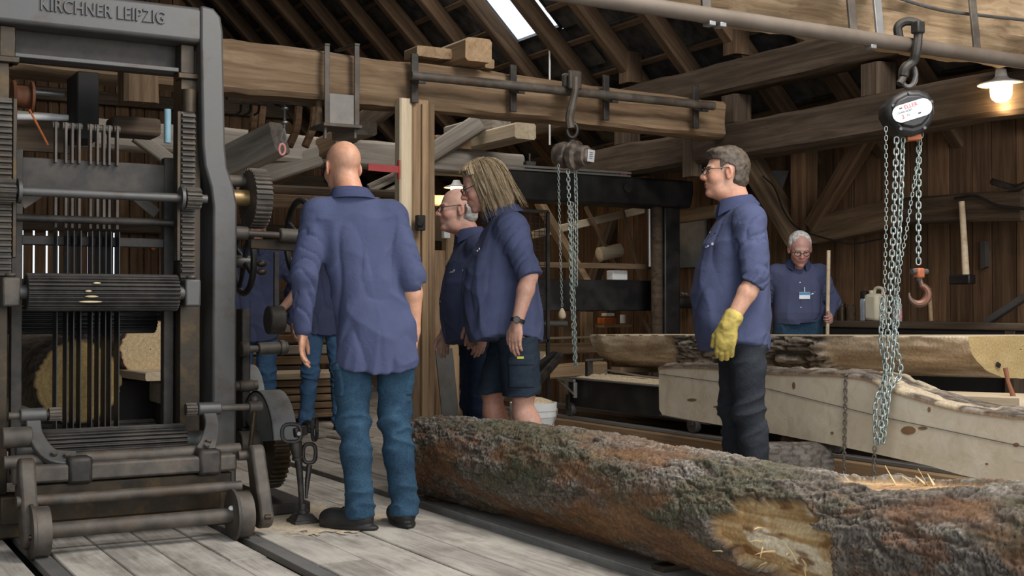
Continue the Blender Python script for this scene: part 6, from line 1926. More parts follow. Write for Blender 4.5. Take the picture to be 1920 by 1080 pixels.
def person(label, pos, yaw, s=1.0, lean=(0, 0), torso=None, hem=0.80, arms=None, head=None, hair='short', haircol=None, skin=(0.50, 0.29, 0.205),
           legs=None, pants='jeans', pmat=None, glasses=True, tuck=False, fold_seed=1, bare_legs=False, buttons=False, logo=None, collar_open=0.45, stub=False, hs=1.0):
    root = empty('person', (pos[0], pos[1], pos[2] if len(pos) > 2 else 0), label, 'person')
    M = Matrix.Translation(root.location) @ Matrix.Rotation(yaw, 4, 'Z') @ Matrix.Scale(s, 4)
    lx, ly = lean
    def off(z): q = min(max((z - 0.95) / 0.55, 0), 1.3); return lx * q, ly * q
    def T(p): o = off(p[2]); return (p[0] + o[0], p[1] + o[1], p[2])
    hd = dict(c=(0.035, 0, 1.672), yaw=0.0, pitch=0.0, roll=0.0); hd.update(head or {})
    hc = np.array(T(hd['c'])); HR = rotm(hd['yaw'], hd['pitch'], hd['roll'])
    def Hp(x, y, z): return hc + HR @ (np.array([x, y, z]) * hs)
    sec = torso or [(0.78, 0.0, .135, .195), (0.95, .01, .135, .192), (1.1, .015, .13, .185), (1.25, .01, .128, .19), (1.38, 0, .122, .200), (1.44, -.01, .105, .188), (1.49, -.018, .08, .135), (1.53, -.022, .062, .078)]
    arms = arms or {}
    A = {}
    for sd, sg in (('L', 1), ('R', -1)):
        d = dict(sh=(-0.012, sg * 0.178, 1.445), el=(-0.03, sg * 0.265, 1.15), wr=(0.03, sg * 0.275, 0.91), f=(0.15, 0, -1), n=(0, -sg, 0), th=(1, 0, 0.1), roll=0.0, cuff=None, curl=0.45)
        d.update(arms.get(sd, {})); d['sh'] = T(d['sh']); A[sd] = d
    L = {}
    for sd, sg in (('L', 1), ('R', -1)):
        d = dict(hip=(0, sg * 0.092, 0.92), kn=(0.02, sg * 0.098, 0.50), an=(-0.01, sg * 0.105, 0.10), toe=0.1 * sg)
        d.update((legs or {}).get(sd, {})); L[sd] = d
    # ---------------- body
    allp = np.array([A[q][k] for q in 'LR' for k in ('sh', 'el', 'wr')] + [hc])
    lo = allp.min(0) - 0.17; hi = allp.max(0) + 0.17
    hz = [A[q]['wr'][2] for q in 'LR']
    z0 = 0.20 if bare_legs else min(min(hz) - 0.22, 0.85)
    zs = []; z = z0
    while z < hc[2] + 0.155 * hs:
        fine = z > hc[2] - 0.15 * hs or any(h - 0.21 < z < h + 0.03 for h in hz)
        zs.append(z); z += 0.0032 if fine else 0.009
    lo[0] = min(lo[0], -0.16); lo[1] = min(lo[1], -0.24); hi[0] = max(hi[0], 0.16); hi[1] = max(hi[1], 0.24)
    F = Field(lo, hi, 0.0036, zs)
    core = [(z, cx + off(z)[0], off(z)[1], b * 0.72, a * 0.76) for z, cx, b, a in sec if z >= 0.9]
    if len(core) > 1: F.loft(core, 0.02)
    nb = np.array(T((-0.035, 0, 1.44)))
    F.cone(nb, Hp(-0.030, 0, -0.050), 0.066, 0.059, 0.025); F.cone(nb + [0.012, 0, 0.0], Hp(0.0, 0, -0.075), 0.052, 0.05, 0.02)
    # head
    F.ell(Hp(-0.014, 0, 0.032), np.array((0.098, 0.0765, 0.087)) * hs, HR, 0.02)
    F.ell(Hp(0.030, 0, -0.026), np.array((0.060, 0.062, 0.088)) * hs, HR, 0.022)
    F.ell(Hp(0.030, 0, -0.082), np.array((0.052, 0.053, 0.038)) * hs, HR, 0.022)
    F.ell(Hp(0.074, 0, -0.104), np.array((0.022, 0.026, 0.020)) * hs, HR, 0.018)
    F.ell(Hp(0.076, 0, 0.020), np.array((0.018, 0.052, 0.012)) * hs, HR, 0.014)
    for sg in (1, -1):
        F.ell(Hp(0.058, sg * 0.038, -0.030), np.array((0.032, 0.026, 0.030)) * hs, HR, 0.02)
        F.ell(Hp(0.094, sg * 0.031, 0.001), np.array((0.014, 0.019, 0.011)) * hs, HR, 0.010, 's')
        F.ell(Hp(0.077, sg * 0.031, 0.001), np.array((0.0125, 0.0135, 0.0125)) * hs, HR, 0.002)
        F.ell(Hp(0.080, sg * 0.031, 0.0085), np.array((0.012, 0.017, 0.005)) * hs, HR, 0.004)
        RE = HR @ rotm(sg * -0.45, 0.12, 0)
        F.ell(Hp(-0.006, sg * 0.080, -0.006), np.array((0.020, 0.0085, 0.033)) * hs, RE, 0.008)
        F.ell(Hp(0.000, sg * 0.089, -0.002), np.array((0.011, 0.007, 0.019)) * hs, RE, 0.004, 's')
        F.ell(Hp(-0.002, sg * 0.080, -0.032), np.array((0.010, 0.007, 0.011)) * hs, RE, 0.006)
        F.ell(Hp(0.099, sg * 0.0125, -0.034), np.array((0.012, 0.0085, 0.0085)) * hs, HR, 0.006)
    F.cone(Hp(0.086, 0, 0.012), Hp(0.113, 0, -0.027), 0.0085 * hs, 0.0125 * hs, 0.012)
    F.ell(Hp(0.078, 0, -0.060), np.array((0.020, 0.030, 0.024)) * hs, HR, 0.016)
    F.ell(Hp(0.0955, 0, -0.061), np.array((0.0070, 0.023, 0.0050)) * hs, HR, 0.005)
    F.ell(Hp(0.0935, 0, -0.072), np.array((0.0072, 0.020, 0.0058)) * hs, HR, 0.005)
    F.ell(Hp(0.1015, 0, -0.0665), np.array((0.008, 0.024, 0.0018)) * hs, HR, 0.003, 's')
    if hd.get('jowl'):
        F.ell(Hp(0.020, 0, -0.105), np.array((0.045, 0.05, 0.03)) * hs, HR, 0.025)
    # arms and hands
    for sd, sg in (('L', 1), ('R', -1)):
        a = A[sd]; el = np.array(a['el']); wr = np.array(a['wr']); sh = np.array(a['sh'])
        F.cone(sh, el, 0.050, 0.044, 0.02)
        mid = el + (wr - el) * 0.3
        F.cone(el, mid, 0.043, 0.045, 0.015); F.cone(mid, wr, 0.045, 0.029, 0.015)
        f = np.array(a['f'], float); f /= np.linalg.norm(f); n = np.array(a['n'], float); n -= f * n.dot(f); n /= np.linalg.norm(n)
        th = np.array(a['th'], float); th -= f * th.dot(f) + n * th.dot(n); th /= np.linalg.norm(th)
        R3 = np.stack([f, th, n], -1)
        F.ell(wr + f * 0.052, (0.056, 0.041, 0.017), R3, 0.012)
        F.cone(wr - f * 0.01, wr + f * 0.03, 0.027, 0.022, 0.012)
        c = a['curl']
        for o_, l_, bs in ((0.030, 0.074, 0.088), (0.0105, 0.084, 0.094), (-0.0095, 0.079, 0.091), (-0.0285, 0.062, 0.083)):
            p0 = wr + f * bs + th * o_; d1 = f * math.cos(c * 0.7) + n * math.sin(c * 0.7); d2 = f * math.cos(c * 1.7) + n * math.sin(c * 1.7); d3 = f * math.cos(c * 2.5) + n * math.sin(c * 2.5)
            p1 = p0 + d1 * l_ * 0.46; p2 = p1 + d2 * l_ * 0.32; p3 = p2 + d3 * l_ * 0.22
            F.cone(p0 - f * 0.03, p0, 0.0105, 0.0105, 0.008)
            F.cone(p0, p1, 0.0102, 0.0092, 0.004); F.cone(p1, p2, 0.0090, 0.0083, 0.003); F.cone(p2, p3, 0.0082, 0.0070, 0.003)
        t0 = wr + f * 0.022 + th * 0.026; t1 = t0 + f * 0.036 + th * 0.026 + n * 0.012; t2 = t1 + f * 0.030 + th * 0.006 + n * 0.008; t3 = t2 + f * 0.022 - th * 0.002 + n * 0.004
        F.cone(t0, t1, 0.0150, 0.0125, 0.010); F.cone(t1, t2, 0.0115, 0.0105, 0.004); F.cone(t2, t3, 0.0102, 0.0080, 0.003)
    if bare_legs:
        for sd in 'LR':
            l = L[sd]; kn = np.array(l['kn']); an = np.array(l['an']); hip = np.array(l['hip'])
            F.cone(hip, kn + [0, 0, 0.05], 0.075, 0.062, 0.02); F.cone(kn + [0, 0, .05], kn - [0, 0, .06], 0.060, 0.052, 0.02)
            F.ell(kn * 0.62 + an * 0.38 + [-0.022, 0, 0], (0.058, 0.055, 0.13), None, 0.03); F.cone(kn - [0, 0, .06], an, 0.050, 0.040, 0.03)
    Vv, Q = F.mesh()
    # skin tone
    q = (Vv - hc) @ HR / hs
    sk = np.array(skin, dtype=np.float32)
    col = np.tile(sk, (len(Vv), 1)); ishead = (q[:, 2] > -0.16) & (np.abs(q[:, 1]) < 0.12) & (np.abs(q[:, 0]) < 0.16)
    def blob(c, r): return np.exp(-(((q - np.array(c)) / np.array(r)) ** 2).sum(1)) * ishead
    red = np.clip(blob((0.112, 0, -0.028), (0.02, 0.02, 0.018)) + 0.7 * blob((0.07, 0.045, -0.03), (0.04, 0.03, 0.03)) + 0.7 * blob((0.07, -0.045, -0.03), (0.04, 0.03, 0.03)) + 0.7 * blob((0, 0.088, -0.01), (0.04, 0.012, 0.05)) + 0.7 * blob((0, -0.088, -0.01), (0.04, 0.012, 0.05)), 0, 1)
    col = mixa(col, sk * np.array((1.08, 0.74, 0.70), dtype=np.float32), red * 0.75)
    lips = np.clip(blob((0.102, 0, -0.067), (0.014, 0.024, 0.011)) * 1.3, 0, 1); col = mixa(col, sk * np.array((0.85, 0.52, 0.52), dtype=np.float32), lips)
    for sg in (1, -1):
        brow = np.clip(blob((0.088, sg * 0.033, 0.022), (0.02, 0.024, 0.0055)) * 1.5 - 0.2, 0, 1); col = mixa(col, np.array(haircol or (0.3, 0.25, 0.2), dtype=np.float32) * 0.55, brow * 0.8)
        eye = ((q - np.array((0.077, sg * 0.031, 0.001))) ** 2).sum(1) ** 0.5
        ew = (eye < 0.0142) & (q[:, 0] > 0.083) & (np.abs(q[:, 2] - 0.000) < 0.0065) & ishead
        col[ew] = (0.55, 0.50, 0.47)
        ir = ew & (np.hypot(q[:, 1] - sg * 0.031, q[:, 2] - 0.0) < 0.0055); col[ir] = (0.05, 0.05, 0.06)
    if stub:                                              # shaved hair shadow round the back of the head
        sh_ = sstep(0.01, -0.06, q[:, 0]) * sstep(-0.10, -0.03, q[:, 2]) * sstep(0.10, 0.03, q[:, 2]) * ishead; col = mixa(col, sk * np.array((0.78, 0.82, 0.86), dtype=np.float32), sh_ * 0.5)
    nbz = sstep(-0.06, -0.12, q[:, 2]) * (np.abs(q[:, 1]) < 0.1); col = mixa(col, col * np.array((0.98, 0.86, 0.84), dtype=np.float32), nbz)
    body = put_local('body', Vv, Q, m_skin, root, M, tone=col)
    # ---------------- hair
    hcol = np.array(haircol or (0.10, 0.07, 0.05), dtype=np.float32)
    if hair != 'bald':
        drop = 0.25 if hair == 'long' else 0.12
        G = Field(hc - np.array((0.17, 0.17, drop + 0.05)), hc + np.array((0.17, 0.17, 0.17)), 0.0034)
        if hair == 'short':
            G.ell(Hp(-0.018, 0, 0.036), np.array((0.106, 0.0825, 0.098)) * hs, HR, 0.01)
            G.ell(Hp(-0.052, 0, -0.030), np.array((0.063, 0.072, 0.060)) * hs, HR, 0.02)
            G.ell(Hp(0.030, 0, 0.098), np.array((0.062, 0.060, 0.026)) * hs, HR, 0.02)
        elif hair == 'fringe':                            # bald on top, hair round the sides and back
            G.ell(Hp(-0.030, 0, 0.004), np.array((0.099, 0.089, 0.066)) * hs, HR, 0.01)
            G.ell(Hp(-0.062, 0, -0.040), np.array((0.058, 0.070, 0.045)) * hs, HR, 0.015)
        elif hair == 'thin':                              # receded white hair
            G.ell(Hp(-0.026, 0, 0.034), np.array((0.103, 0.0850, 0.090)) * hs, HR, 0.01)
            G.ell(Hp(-0.055, 0, -0.030), np.array((0.062, 0.072, 0.055)) * hs, HR, 0.015)
        elif hair == 'long':
            G.ell(Hp(-0.014, 0, 0.040), np.array((0.116, 0.096, 0.098)) * hs, HR, 0.02)
            G.ell(Hp(-0.040, 0, -0.040), np.array((0.098, 0.105, 0.085)) * hs, HR, 0.03)
            G.ell(Hp(-0.055, 0, -0.115), np.array((0.092, 0.108, 0.075)) * hs, HR, 0.03)
            for sg in (1, -1):
                G.cone(Hp(0.055, sg * 0.055, 0.090), Hp(0.020, sg * 0.086, -0.01), 0.022, 0.022, 0.02)
                G.cone(Hp(0.012, sg * 0.090, -0.02), Hp(0.0, sg * 0.098, -0.135), 0.022, 0.018, 0.02)
        def loc(x, y, z):
            p = (np.stack([x - hc[0], y - hc[1], z - hc[2]], -1)) @ HR / hs
            return p[..., 0], p[..., 1], p[..., 2]
        gx, gy, gz = [np.broadcast_to(v, G.d.shape) for v in (G.xs[:, None, None], G.ys[None, :, None], G.zs[None, None, :])]
        m = G.d < 0.05
        X, Y_, Z = loc(gx[m], gy[m], gz[m]); th_0 = np.arctan2(Y_, X)
        if hair == 'short':
            line = 0.058 + 0.012 * np.cos(Y_ * 30) - 0.9 * np.clip(np.abs(Y_) - 0.045, 0, 1)            # front hair line
            face = np.minimum(X - (0.050 - 0.0 * Z), 0.066 - Z) * 0 + np.where(Z > 0.060, X - 0.105, X - (0.036 - 0.55 * np.clip(0.02 - Z, 0, 0.1) * 1.0))
            ear = 0.034 - np.hypot(X + 0.004, (Z + 0.010) * 0.75)
            nape = -0.080 - Z
            side = np.where((Z < -0.012) & (X > -0.028), 0.02, -1)
            cutv = np.maximum(np.maximum(face, ear), np.maximum(nape, side))
        elif hair == 'fringe':
            cutv = np.maximum(np.maximum(X + 0.004 - 0.0 * Z, Z - (0.034 - 0.25 * (X + 0.06))), np.maximum(0.033 - np.hypot(X + 0.006, (Z + 0.010) * 0.75), -0.078 - Z))
        elif hair == 'thin':
            cutv = np.maximum(np.maximum(np.where(Z > 0.070, X - 0.050, X - 0.022), 0.034 - np.hypot(X + 0.006, (Z + 0.010) * 0.75)), np.maximum(-0.075 - Z, np.where((Z < -0.01) & (X > -0.025), 0.02, -1)))
        else:
            st2 = fbm(th_0 * 12, Z * 7, None, 23, 2) - 0.5
            front = np.where(Z > 0.066, 0.060 + 0.05 * st2, 0.030 + 0.09 * st2 - 0.12 * np.clip(0.03 - Z, 0, 0.2))
            cutv = np.where(Z < 0.098, X - front, -1)
            tips = fbm(X * 40, Y_ * 40, None, 5, 2)
            cutv = np.maximum(cutv, (-0.165 + 0.035 * tips + 0.25 * np.clip(X, 0, 1)) - Z)
        if hair != 'long': cutv = cutv + (fbm(X * 90, Y_ * 90, Z * 90, 33, 2) - 0.5) * 0.012
        dd = G.d[m]
        th_ = np.arctan2(Y_, X)
        if hair == 'long':
            st_ = fbm(th_ * 13 + Z * 9, Z * 4 + 9, None, 7, 3, 0.7) - 0.5; amp = 0.042
        else:
            st_ = fbm(X * 45, Y_ * 60, Z * 45, 9, 3) - 0.5; amp = 0.014 if hair == 'short' else 0.007
        G.d[m] = np.maximum(dd + st_ * amp, cutv)
        Vh, Qh = G.mesh()
        if len(Vh):
            X, Y_, Z = loc(Vh[:, 0], Vh[:, 1], Vh[:, 2]); th_ = np.arctan2(Y_, X)
            if hair == 'long': tn = fbm(th_ * 22 + Z * 8, Z * 4 + 3, None, 17, 3, 0.65)
            else: tn = fbm(X * 70, Y_ * 70, Z * 40, 19, 3)
            hcl = mixa(hcol * 0.55, hcol * 1.5, np.clip(tn * 2 - 0.5, 0, 1))
            if hair == 'short': hcl = mixa(hcl, hcl * 1.3, sstep(0.085, 0.115, Z) * 0.7)
            ho = put_local('hair', Vh, Qh, m_hair, root, M, tone=hcl)
            if hair == 'long':                              # loose strands over the shell
                rs_ = random.Random(3); mb = MB(); tn_ = []
                for k_ in range(420):
                    a0 = rs_.uniform(-2.75, 2.75) if k_ > 60 else rs_.choice((-1, 1)) * rs_.uniform(0.9, 1.5)
                    sgn = 1 if a0 > 0 else -1; ln = rs_.uniform(0.75, 1.12); fl = rs_.uniform(0.0, 0.035); ph = rs_.uniform(0, 6)
                    pts_ = []
                    for i_ in range(9):
                        u_ = i_ / 8 * ln; z_ = 0.128 - 0.285 * u_ ** 1.25
                        er = math.sqrt(max(0.0, 1 - min(1, max(0.0, (z_ - 0.02) / 0.115)) ** 2)) if z_ > 0.02 else 1.0
                        rr = 0.012 + 0.105 * er + 0.008 * math.sin(u_ * 5 + ph) + fl * max(0, u_ - 0.6) * 2.2
                        aa = a0 + (0.35 * sgn * (1 - u_)) * 0.5
                        xx = math.cos(aa) * rr - 0.03 - 0.02 * u_; yy = math.sin(aa) * rr * 0.96
                        if z_ < 0.07: xx = min(xx, 0.045 + rs_.uniform(-0.004, 0.004))
                        pts_.append(Vector(Hp(xx, yy, z_)))
                    w_ = rs_.uniform(0.0007, 0.0017)
                    mb.tube(pts_, [w_ * 0.7] + [w_] * 6 + [w_ * 0.7, 0.0004], 4); tv_ = rs_.uniform(0.6, 1.75); tn_ += [tv_] * (9 * 4)
                me = new_mesh('hair_strands', np.array([tuple(v) for v in mb.v]), [tuple(f) for f in mb.f], True)
                set_tone(me, hcol[None, :] * np.array(tn_, dtype=np.float32)[:, None])
                o = put('hair_strands', me, m_hair, None, M.copy()); setparent(o, ho); o['kind'] = 'stuff'
    # ---------------- shirt
    lo = allp.min(0) - 0.16; hi = allp.max(0) + 0.16
    lo[2] = hem - 0.05; hi[2] = T((0, 0, 1.60))[2]
    lo[0] = min(lo[0], min(r[1] - r[2] for r in sec) - 0.08); hi[0] = max(hi[0], max(r[1] + r[2] for r in sec) + abs(lx) + 0.08); lo[1] = min(lo[1], -0.33); hi[1] = max(hi[1], 0.33)
    S_ = Field(lo, hi, 0.0062)
    S_.loft([(z, cx + off(z)[0], off(z)[1], b, a) for z, cx, b, a in sec], 0.0, 2.25)
    for sd, sg in (('L', 1), ('R', -1)):
        a = A[sd]; el = np.array(a['el']); wr = np.array(a['wr']); sh = np.array(a['sh'])
        S_.ell(sh + [0, -sg * 0.012, 0.0], (0.078, 0.072, 0.070), None, 0.05)
        S_.cone(sh - [0, 0, 0.02], el, 0.078, 0.064, 0.035)
        cf = a['cuff']
        if cf is None or cf >= 1:
            S_.cone(el, wr - (wr - el) * 0.06, 0.062, 0.046, 0.025); e = wr - (wr - el) * 0.10
            S_.cone(e - (wr - el) * 0.10, e, 0.047, 0.046, 0.004)
        elif cf >= 0:
            e = el + (wr - el) * cf; S_.cone(el, e, 0.063, 0.060, 0.02); dv = (wr - el) / np.linalg.norm(wr - el)
            S_.cone(e - dv * 0.035, e, 0.065, 0.066, 0.006); S_.cone(e - dv * 0.005, e + dv * 0.008, 0.062, 0.060, 0.004)
        else:                                             # rolled above the elbow
            e = el + (sh - el) * (-cf); dv = (el - sh) / np.linalg.norm(el - sh)
            S_.cut_arm = None
            S_.cone(e - dv * 0.04, e, 0.070, 0.071, 0.006)
    # short sleeves: trim everything beyond the rolled cuff
    for sd, sg in (('L', 1), ('R', -1)):
        a = A[sd]; cf = a['cuff']
        if cf is not None and cf < 1:
            el = np.array(a['el']); wr = np.array(a['wr']); sh = np.array(a['sh'])
            if cf >= 0: e = el + (wr - el) * cf; dv = (wr - el) / np.linalg.norm(wr - el)
            else: e = el + (sh - el) * (-cf); dv = (el - sh) / np.linalg.norm(el - sh)
            end = e + dv * 0.012
            fp = wr if cf >= 0 else el
            c0 = (end + fp) / 2; m = 0.12
            sl, x, y, z = S_.sub(np.minimum(end, fp) - m, np.maximum(end, fp) + m)
            pl_d = (x - end[0]) * dv[0] + (y - end[1]) * dv[1] + (z - end[2]) * dv[2]
            # only near the arm, not the flank
            ab = fp - end; t = np.clip(((x - end[0]) * ab[0] + (y - end[1]) * ab[1] + (z - end[2]) * ab[2]) / (ab @ ab), 0, 1)
            dist = np.sqrt((x - end[0] - t * ab[0]) ** 2 + (y - end[1] - t * ab[1]) ** 2 + (z - end[2] - t * ab[2]) ** 2)
            tors = np.interp(z.ravel(), [r[0] for r in sec], [r[3] for r in sec])[None, None, :] + 0.012
            near = (dist < 0.085) & (pl_d > 0) & (np.abs(y - 0) > tors)
            dd = S_.d[sl]; dd[near] = np.maximum(dd[near], 0.01); S_.d[sl] = dd
    if True:
        S_.cut(lambda x, y, z: hem + (0.0 if tuck else 0.045) * np.clip(np.abs(y) / 0.2, 0, 1) ** 2 - z)
    fs = fold_seed * 13.7
    def folds(x, y, z):
        ox = np.interp(z, [0.95, 1.5], [0, lx]); oy = np.interp(z, [0.95, 1.5], [0, ly])
        arm = sstep(0.175, 0.225, np.abs(y - oy))
        n1 = fbm(x * 5.5 + fs, (y + z * 0.18 * np.sign(y - oy)) * 6.5 + fs, z * 1.5, 3, 2, 0.45); r1 = (1 - np.abs(2 * n1 - 1)) ** 3
        n2 = fbm(x * 7 + fs, y * 7 - fs, (z + 0.6 * x) * 12, 5, 2, 0.45); r2 = (1 - np.abs(2 * n2 - 1)) ** 3
        n4 = fbm(x * 4 - fs, (y * 0.7 + z * 0.8) * 6 + fs, z * 3 - y * 2, 15, 2, 0.45); r4 = (1 - np.abs(2 * n4 - 1)) ** 6
        low = sstep(1.35, 0.95, z); sm = sstep(1.50, 1.40, z)
        c2 = (1 - np.abs(2 * fbm(x * 9 + 3 + fs, y * 9 - fs, (z + 0.9 * x - 0.4 * np.abs(y)) * 15, 25, 2, 0.5) - 1)) ** 9      # narrow creases
        c1 = (1 - np.abs(2 * fbm(x * 6 + 8 - fs, y * 7, z * 1.9 + 3 * x, 28, 2, 0.5) - 1)) ** 9
        return -sm * (0.013 * (r1 - 0.4) * (0.5 + 0.6 * low) * (1 - arm) + 0.007 * (r2 - 0.45) * arm + 0.008 * (r4 - 0.2) * (1 - arm)) + sm * (0.010 * c2 * arm + 0.009 * c1 * (1 - arm))
    S_.displace(folds, 0.035)
    Vs, Qs = S_.mesh()
    put_local('shirt', Vs, Qs, m_shirt, root, M, relax=1)
    # collar: band with turned-down leaf
    cz = 1.522; nb = np.array(T((-0.020, 0, cz)))
    hx = Hp(-0.02, 0, -0.085); tiltx = (hx[0] - nb[0]) * 0.35; tilty = (hx[1] - nb[1]) * 0.35
    prof = [(0.070, -0.025), (0.068, 0.024), (0.071, 0.034), (0.077, 0.034), (0.097, -0.010), (0.100, -0.018), (0.092, -0.020), (0.076, 0.018)]
    na = 40; vs = []
    for i in range(na + 1):
        a = collar_open + (2 * math.pi - 2 * collar_open) * i / na
        fr = abs(i / na - 0.5) * 2
        for r, z in prof:
            zz = z
            if r > 0.08: zz -= 0.030 * fr ** 4; r = r + 0.012 * fr ** 4
            drop = 0.030 * fr ** 2
            vs.append((nb[0] + tiltx * (z > 0.02) + math.cos(a) * r * (1.02 + 0.14 * (math.cos(a) > 0)), nb[1] + tilty * (z > 0.02) + math.sin(a) * r * 1.10, nb[2] + zz - drop + 0.012))
    k = len(prof); fc = []
    for i in range(na):
        for j in range(k): fc.append((i * k + j, (i + 1) * k + j, (i + 1) * k + (j + 1) % k, i * k + (j + 1) % k))
    me = bpy.data.meshes.new('collar'); me.from_pydata([tuple(v) for v in vs], [], fc + [tuple(range(k)), tuple(na * k + j for j in range(k - 1, -1, -1))]); me.update()
    smooth_by_angle(me, 50); o = put('collar', me, m_shirt_in, None, M.copy()); setparent(o, root)
    # ---------------- trousers
    zt_ = 1.0 if tuck else 0.98
    pts = np.array([L[q][w] for q in 'LR' for w in ('hip', 'kn', 'an')])
    lo = pts.min(0) - 0.16; hi = pts.max(0) + 0.16; lo[2] = 0.0 if pants != 'shorts' else 0.40; hi[2] = zt_ + 0.16; lo[1] = min(lo[1], -0.25); hi[1] = max(hi[1], 0.25)
    G = Field(lo, hi, 0.0066)
    w = min(0.172, (sec[1][3] if len(sec) > 1 else 0.19) - 0.022); dp = sec[1][2] - 0.018
    pcx = sec[1][1]
    if tuck:
        hz_ = hem + 0.035
        G.loft([(0.86, pcx * 0.5, 0, 0.135, w), (0.95, pcx * 0.8, 0, sec[1][2] - 0.004, sec[1][3] - 0.006), (hz_, pcx, 0, sec[1][2] + 0.002, sec[1][3] - 0.002)], 0.02)
    else: G.ell((pcx * 0.8, 0, 0.94), (min(dp - 0.012, 0.15), w, 0.13), None, 0.04)
    for sd, sg in (('L', 1), ('R', -1)):
        l = L[sd]; hip = np.array(l['hip']); kn = np.array(l['kn']); an = np.array(l['an'])
        if pants == 'shorts':
            G.cone(hip, kn + [0.0, sg * 0.004, 0.0], 0.105, 0.098, 0.03)
        else:
            G.cone(hip, kn, 0.100, 0.071, 0.035); G.cone(kn, an, 0.070, 0.058, 0.03)
            G.ell(kn * 0.6 + an * 0.4 + [-0.012, 0, 0], (0.064, 0.062, 0.13), None, 0.03)
            G.cone(an + [0.004, 0, 0.0], an + [0.004, 0, -0.04], 0.064, 0.069, 0.015)
        if pants in ('cargo', 'shorts'):
            pass
    if pants == 'shorts': G.cut(lambda x, y, z: 0.545 - z)
    else: G.cut(lambda x, y, z: 0.055 - z)
    if not tuck: G.cut(lambda x, y, z: z - (hem + 0.03))
    fs2 = fold_seed * 7.3
    def pf(x, y, z):
        n1 = fbm(x * 6 + fs2, y * 6, z * 14 + fs2 + 5 * x, 6, 2, 0.45); r1 = (1 - np.abs(2 * n1 - 1)) ** 3 + 0.3
        n2 = fbm(x * 8 + fs2, y * 8, z * 3, 8, 3)
        km = np.exp(-((z - 0.47) / 0.13) ** 2) + 0.9 * np.exp(-((z - 0.13) / 0.08) ** 2) + 0.6 * np.exp(-((z - 0.80) / 0.10) ** 2)
        return -(0.019 * (r1 - 0.72) * np.clip(km + 0.15, 0, 1) + 0.010 * (n2 - 0.5))
    G.displace(pf, 0.03)
    Vt, Qt = G.mesh()
    tro = put_local('shorts' if pants == 'shorts' else 'trousers', Vt, Qt, pmat or m_jeans, root, M)
    if pants in ('cargo', 'shorts'):                       # thigh pockets lie on the cloth
        for sd, sg in (('L', 1), ('R', -1)):
            l = L[sd]; hip = np.array(l['hip']); kn = np.array(l['kn'])
            zc_ = 0.695 if pants == 'cargo' else 0.675
            t_ = (0.92 - zc_) / 0.42; pcx_ = hip[0] + (kn[0] - hip[0]) * t_; pcy_ = hip[1] + (kn[1] - hip[1]) * t_
            for nm, gr, x0_, x1_, z0_, z1_ in (('thigh_pocket', 0.007, -0.062, 0.070, zc_ - 0.085, zc_ + 0.060), ('pocket_flap', 0.012, -0.066, 0.074, zc_ + 0.030, zc_ + 0.088)):
                K_ = Field((pcx_ - 0.13, pcy_ - 0.15, z0_ - 0.03), (pcx_ + 0.13, pcy_ + 0.15, z1_ + 0.03), 0.0045)
                ii = [np.clip(np.searchsorted(a_, b_), 0, len(a_) - 1) for a_, b_ in ((G.xs, K_.xs), (G.ys, K_.ys), (G.zs, K_.zs))]
                # trilinear lookup of the trouser field
                def lin(a_, b_): j_ = np.clip(np.searchsorted(a_, b_) - 1, 0, len(a_) - 2); return j_, (b_ - a_[j_]) / (a_[j_ + 1] - a_[j_])
                (ix, fx_), (iy, fy_), (iz, fz_) = lin(G.xs, K_.xs), lin(G.ys, K_.ys), lin(G.zs, K_.zs)
                acc_ = 0
                for a_ in (0, 1):
                    for b_ in (0, 1):
                        for c_ in (0, 1):
                            w_ = (fx_ if a_ else 1 - fx_)[:, None, None] * (fy_ if b_ else 1 - fy_)[None, :, None] * (fz_ if c_ else 1 - fz_)[None, None, :]
                            acc_ = acc_ + w_ * G.d[np.ix_(ix + a_, iy + b_, iz + c_)]
                X_ = K_.xs[:, None, None]; Y2 = K_.ys[None, :, None]; Z_ = K_.zs[None, None, :]
                reg = np.maximum(np.maximum(x0_ + pcx_ - X_, X_ - x1_ - pcx_), np.maximum(np.maximum(z0_ - Z_, Z_ - z1_), (0.02 - sg * (Y2 - pcy_))))
                K_.d = np.maximum(acc_ - gr, reg).astype(np.float32)
                Vk, Qk = K_.mesh()
                if len(Vk): po = put_local(nm, Vk, Qk, pmat or m_jeans, tro, M)
    # ---------------- shoes
    for sd, sg in (('L', 1), ('R', -1)):
        an = np.array(L[sd]['an']); t = L[sd]['toe']; d = np.array((math.cos(t), math.sin(t), 0)); sdv = np.array((-math.sin(t), math.cos(t), 0))
        b = np.array((an[0], an[1], 0.0)); R3 = np.stack([d, sdv, np.array((0, 0, 1.0))], -1)
        G = Field(b + np.array((-0.24, -0.24, -0.02)), b + np.array((0.28, 0.24, 0.20)), 0.005)
        G.ell(b + d * -0.004 + [0, 0, 0.045], (0.060, 0.043, 0.048), R3, 0.01); G.ell(b + d * 0.075 + [0, 0, 0.045], (0.12, 0.050, 0.048), R3, 0.03); G.ell(b + d * 0.150 + [0, 0, 0.040], (0.058, 0.051, 0.044), R3, 0.03)
        G.cone(b + d * -0.012 + [0, 0, 0.07], b + d * -0.005 + [0, 0, 0.12], 0.044, 0.044, 0.025)
        G.ell(b + d * 0.06 + [0, 0, 0.012], (0.155, 0.056, 0.026), R3, 0.004)
        G.cut(lambda x, y, z: 0.001 - z)
        Vv, Qv = G.mesh()
        sho = put_local('shoe', Vv, Qv, m_shoe, root, M)
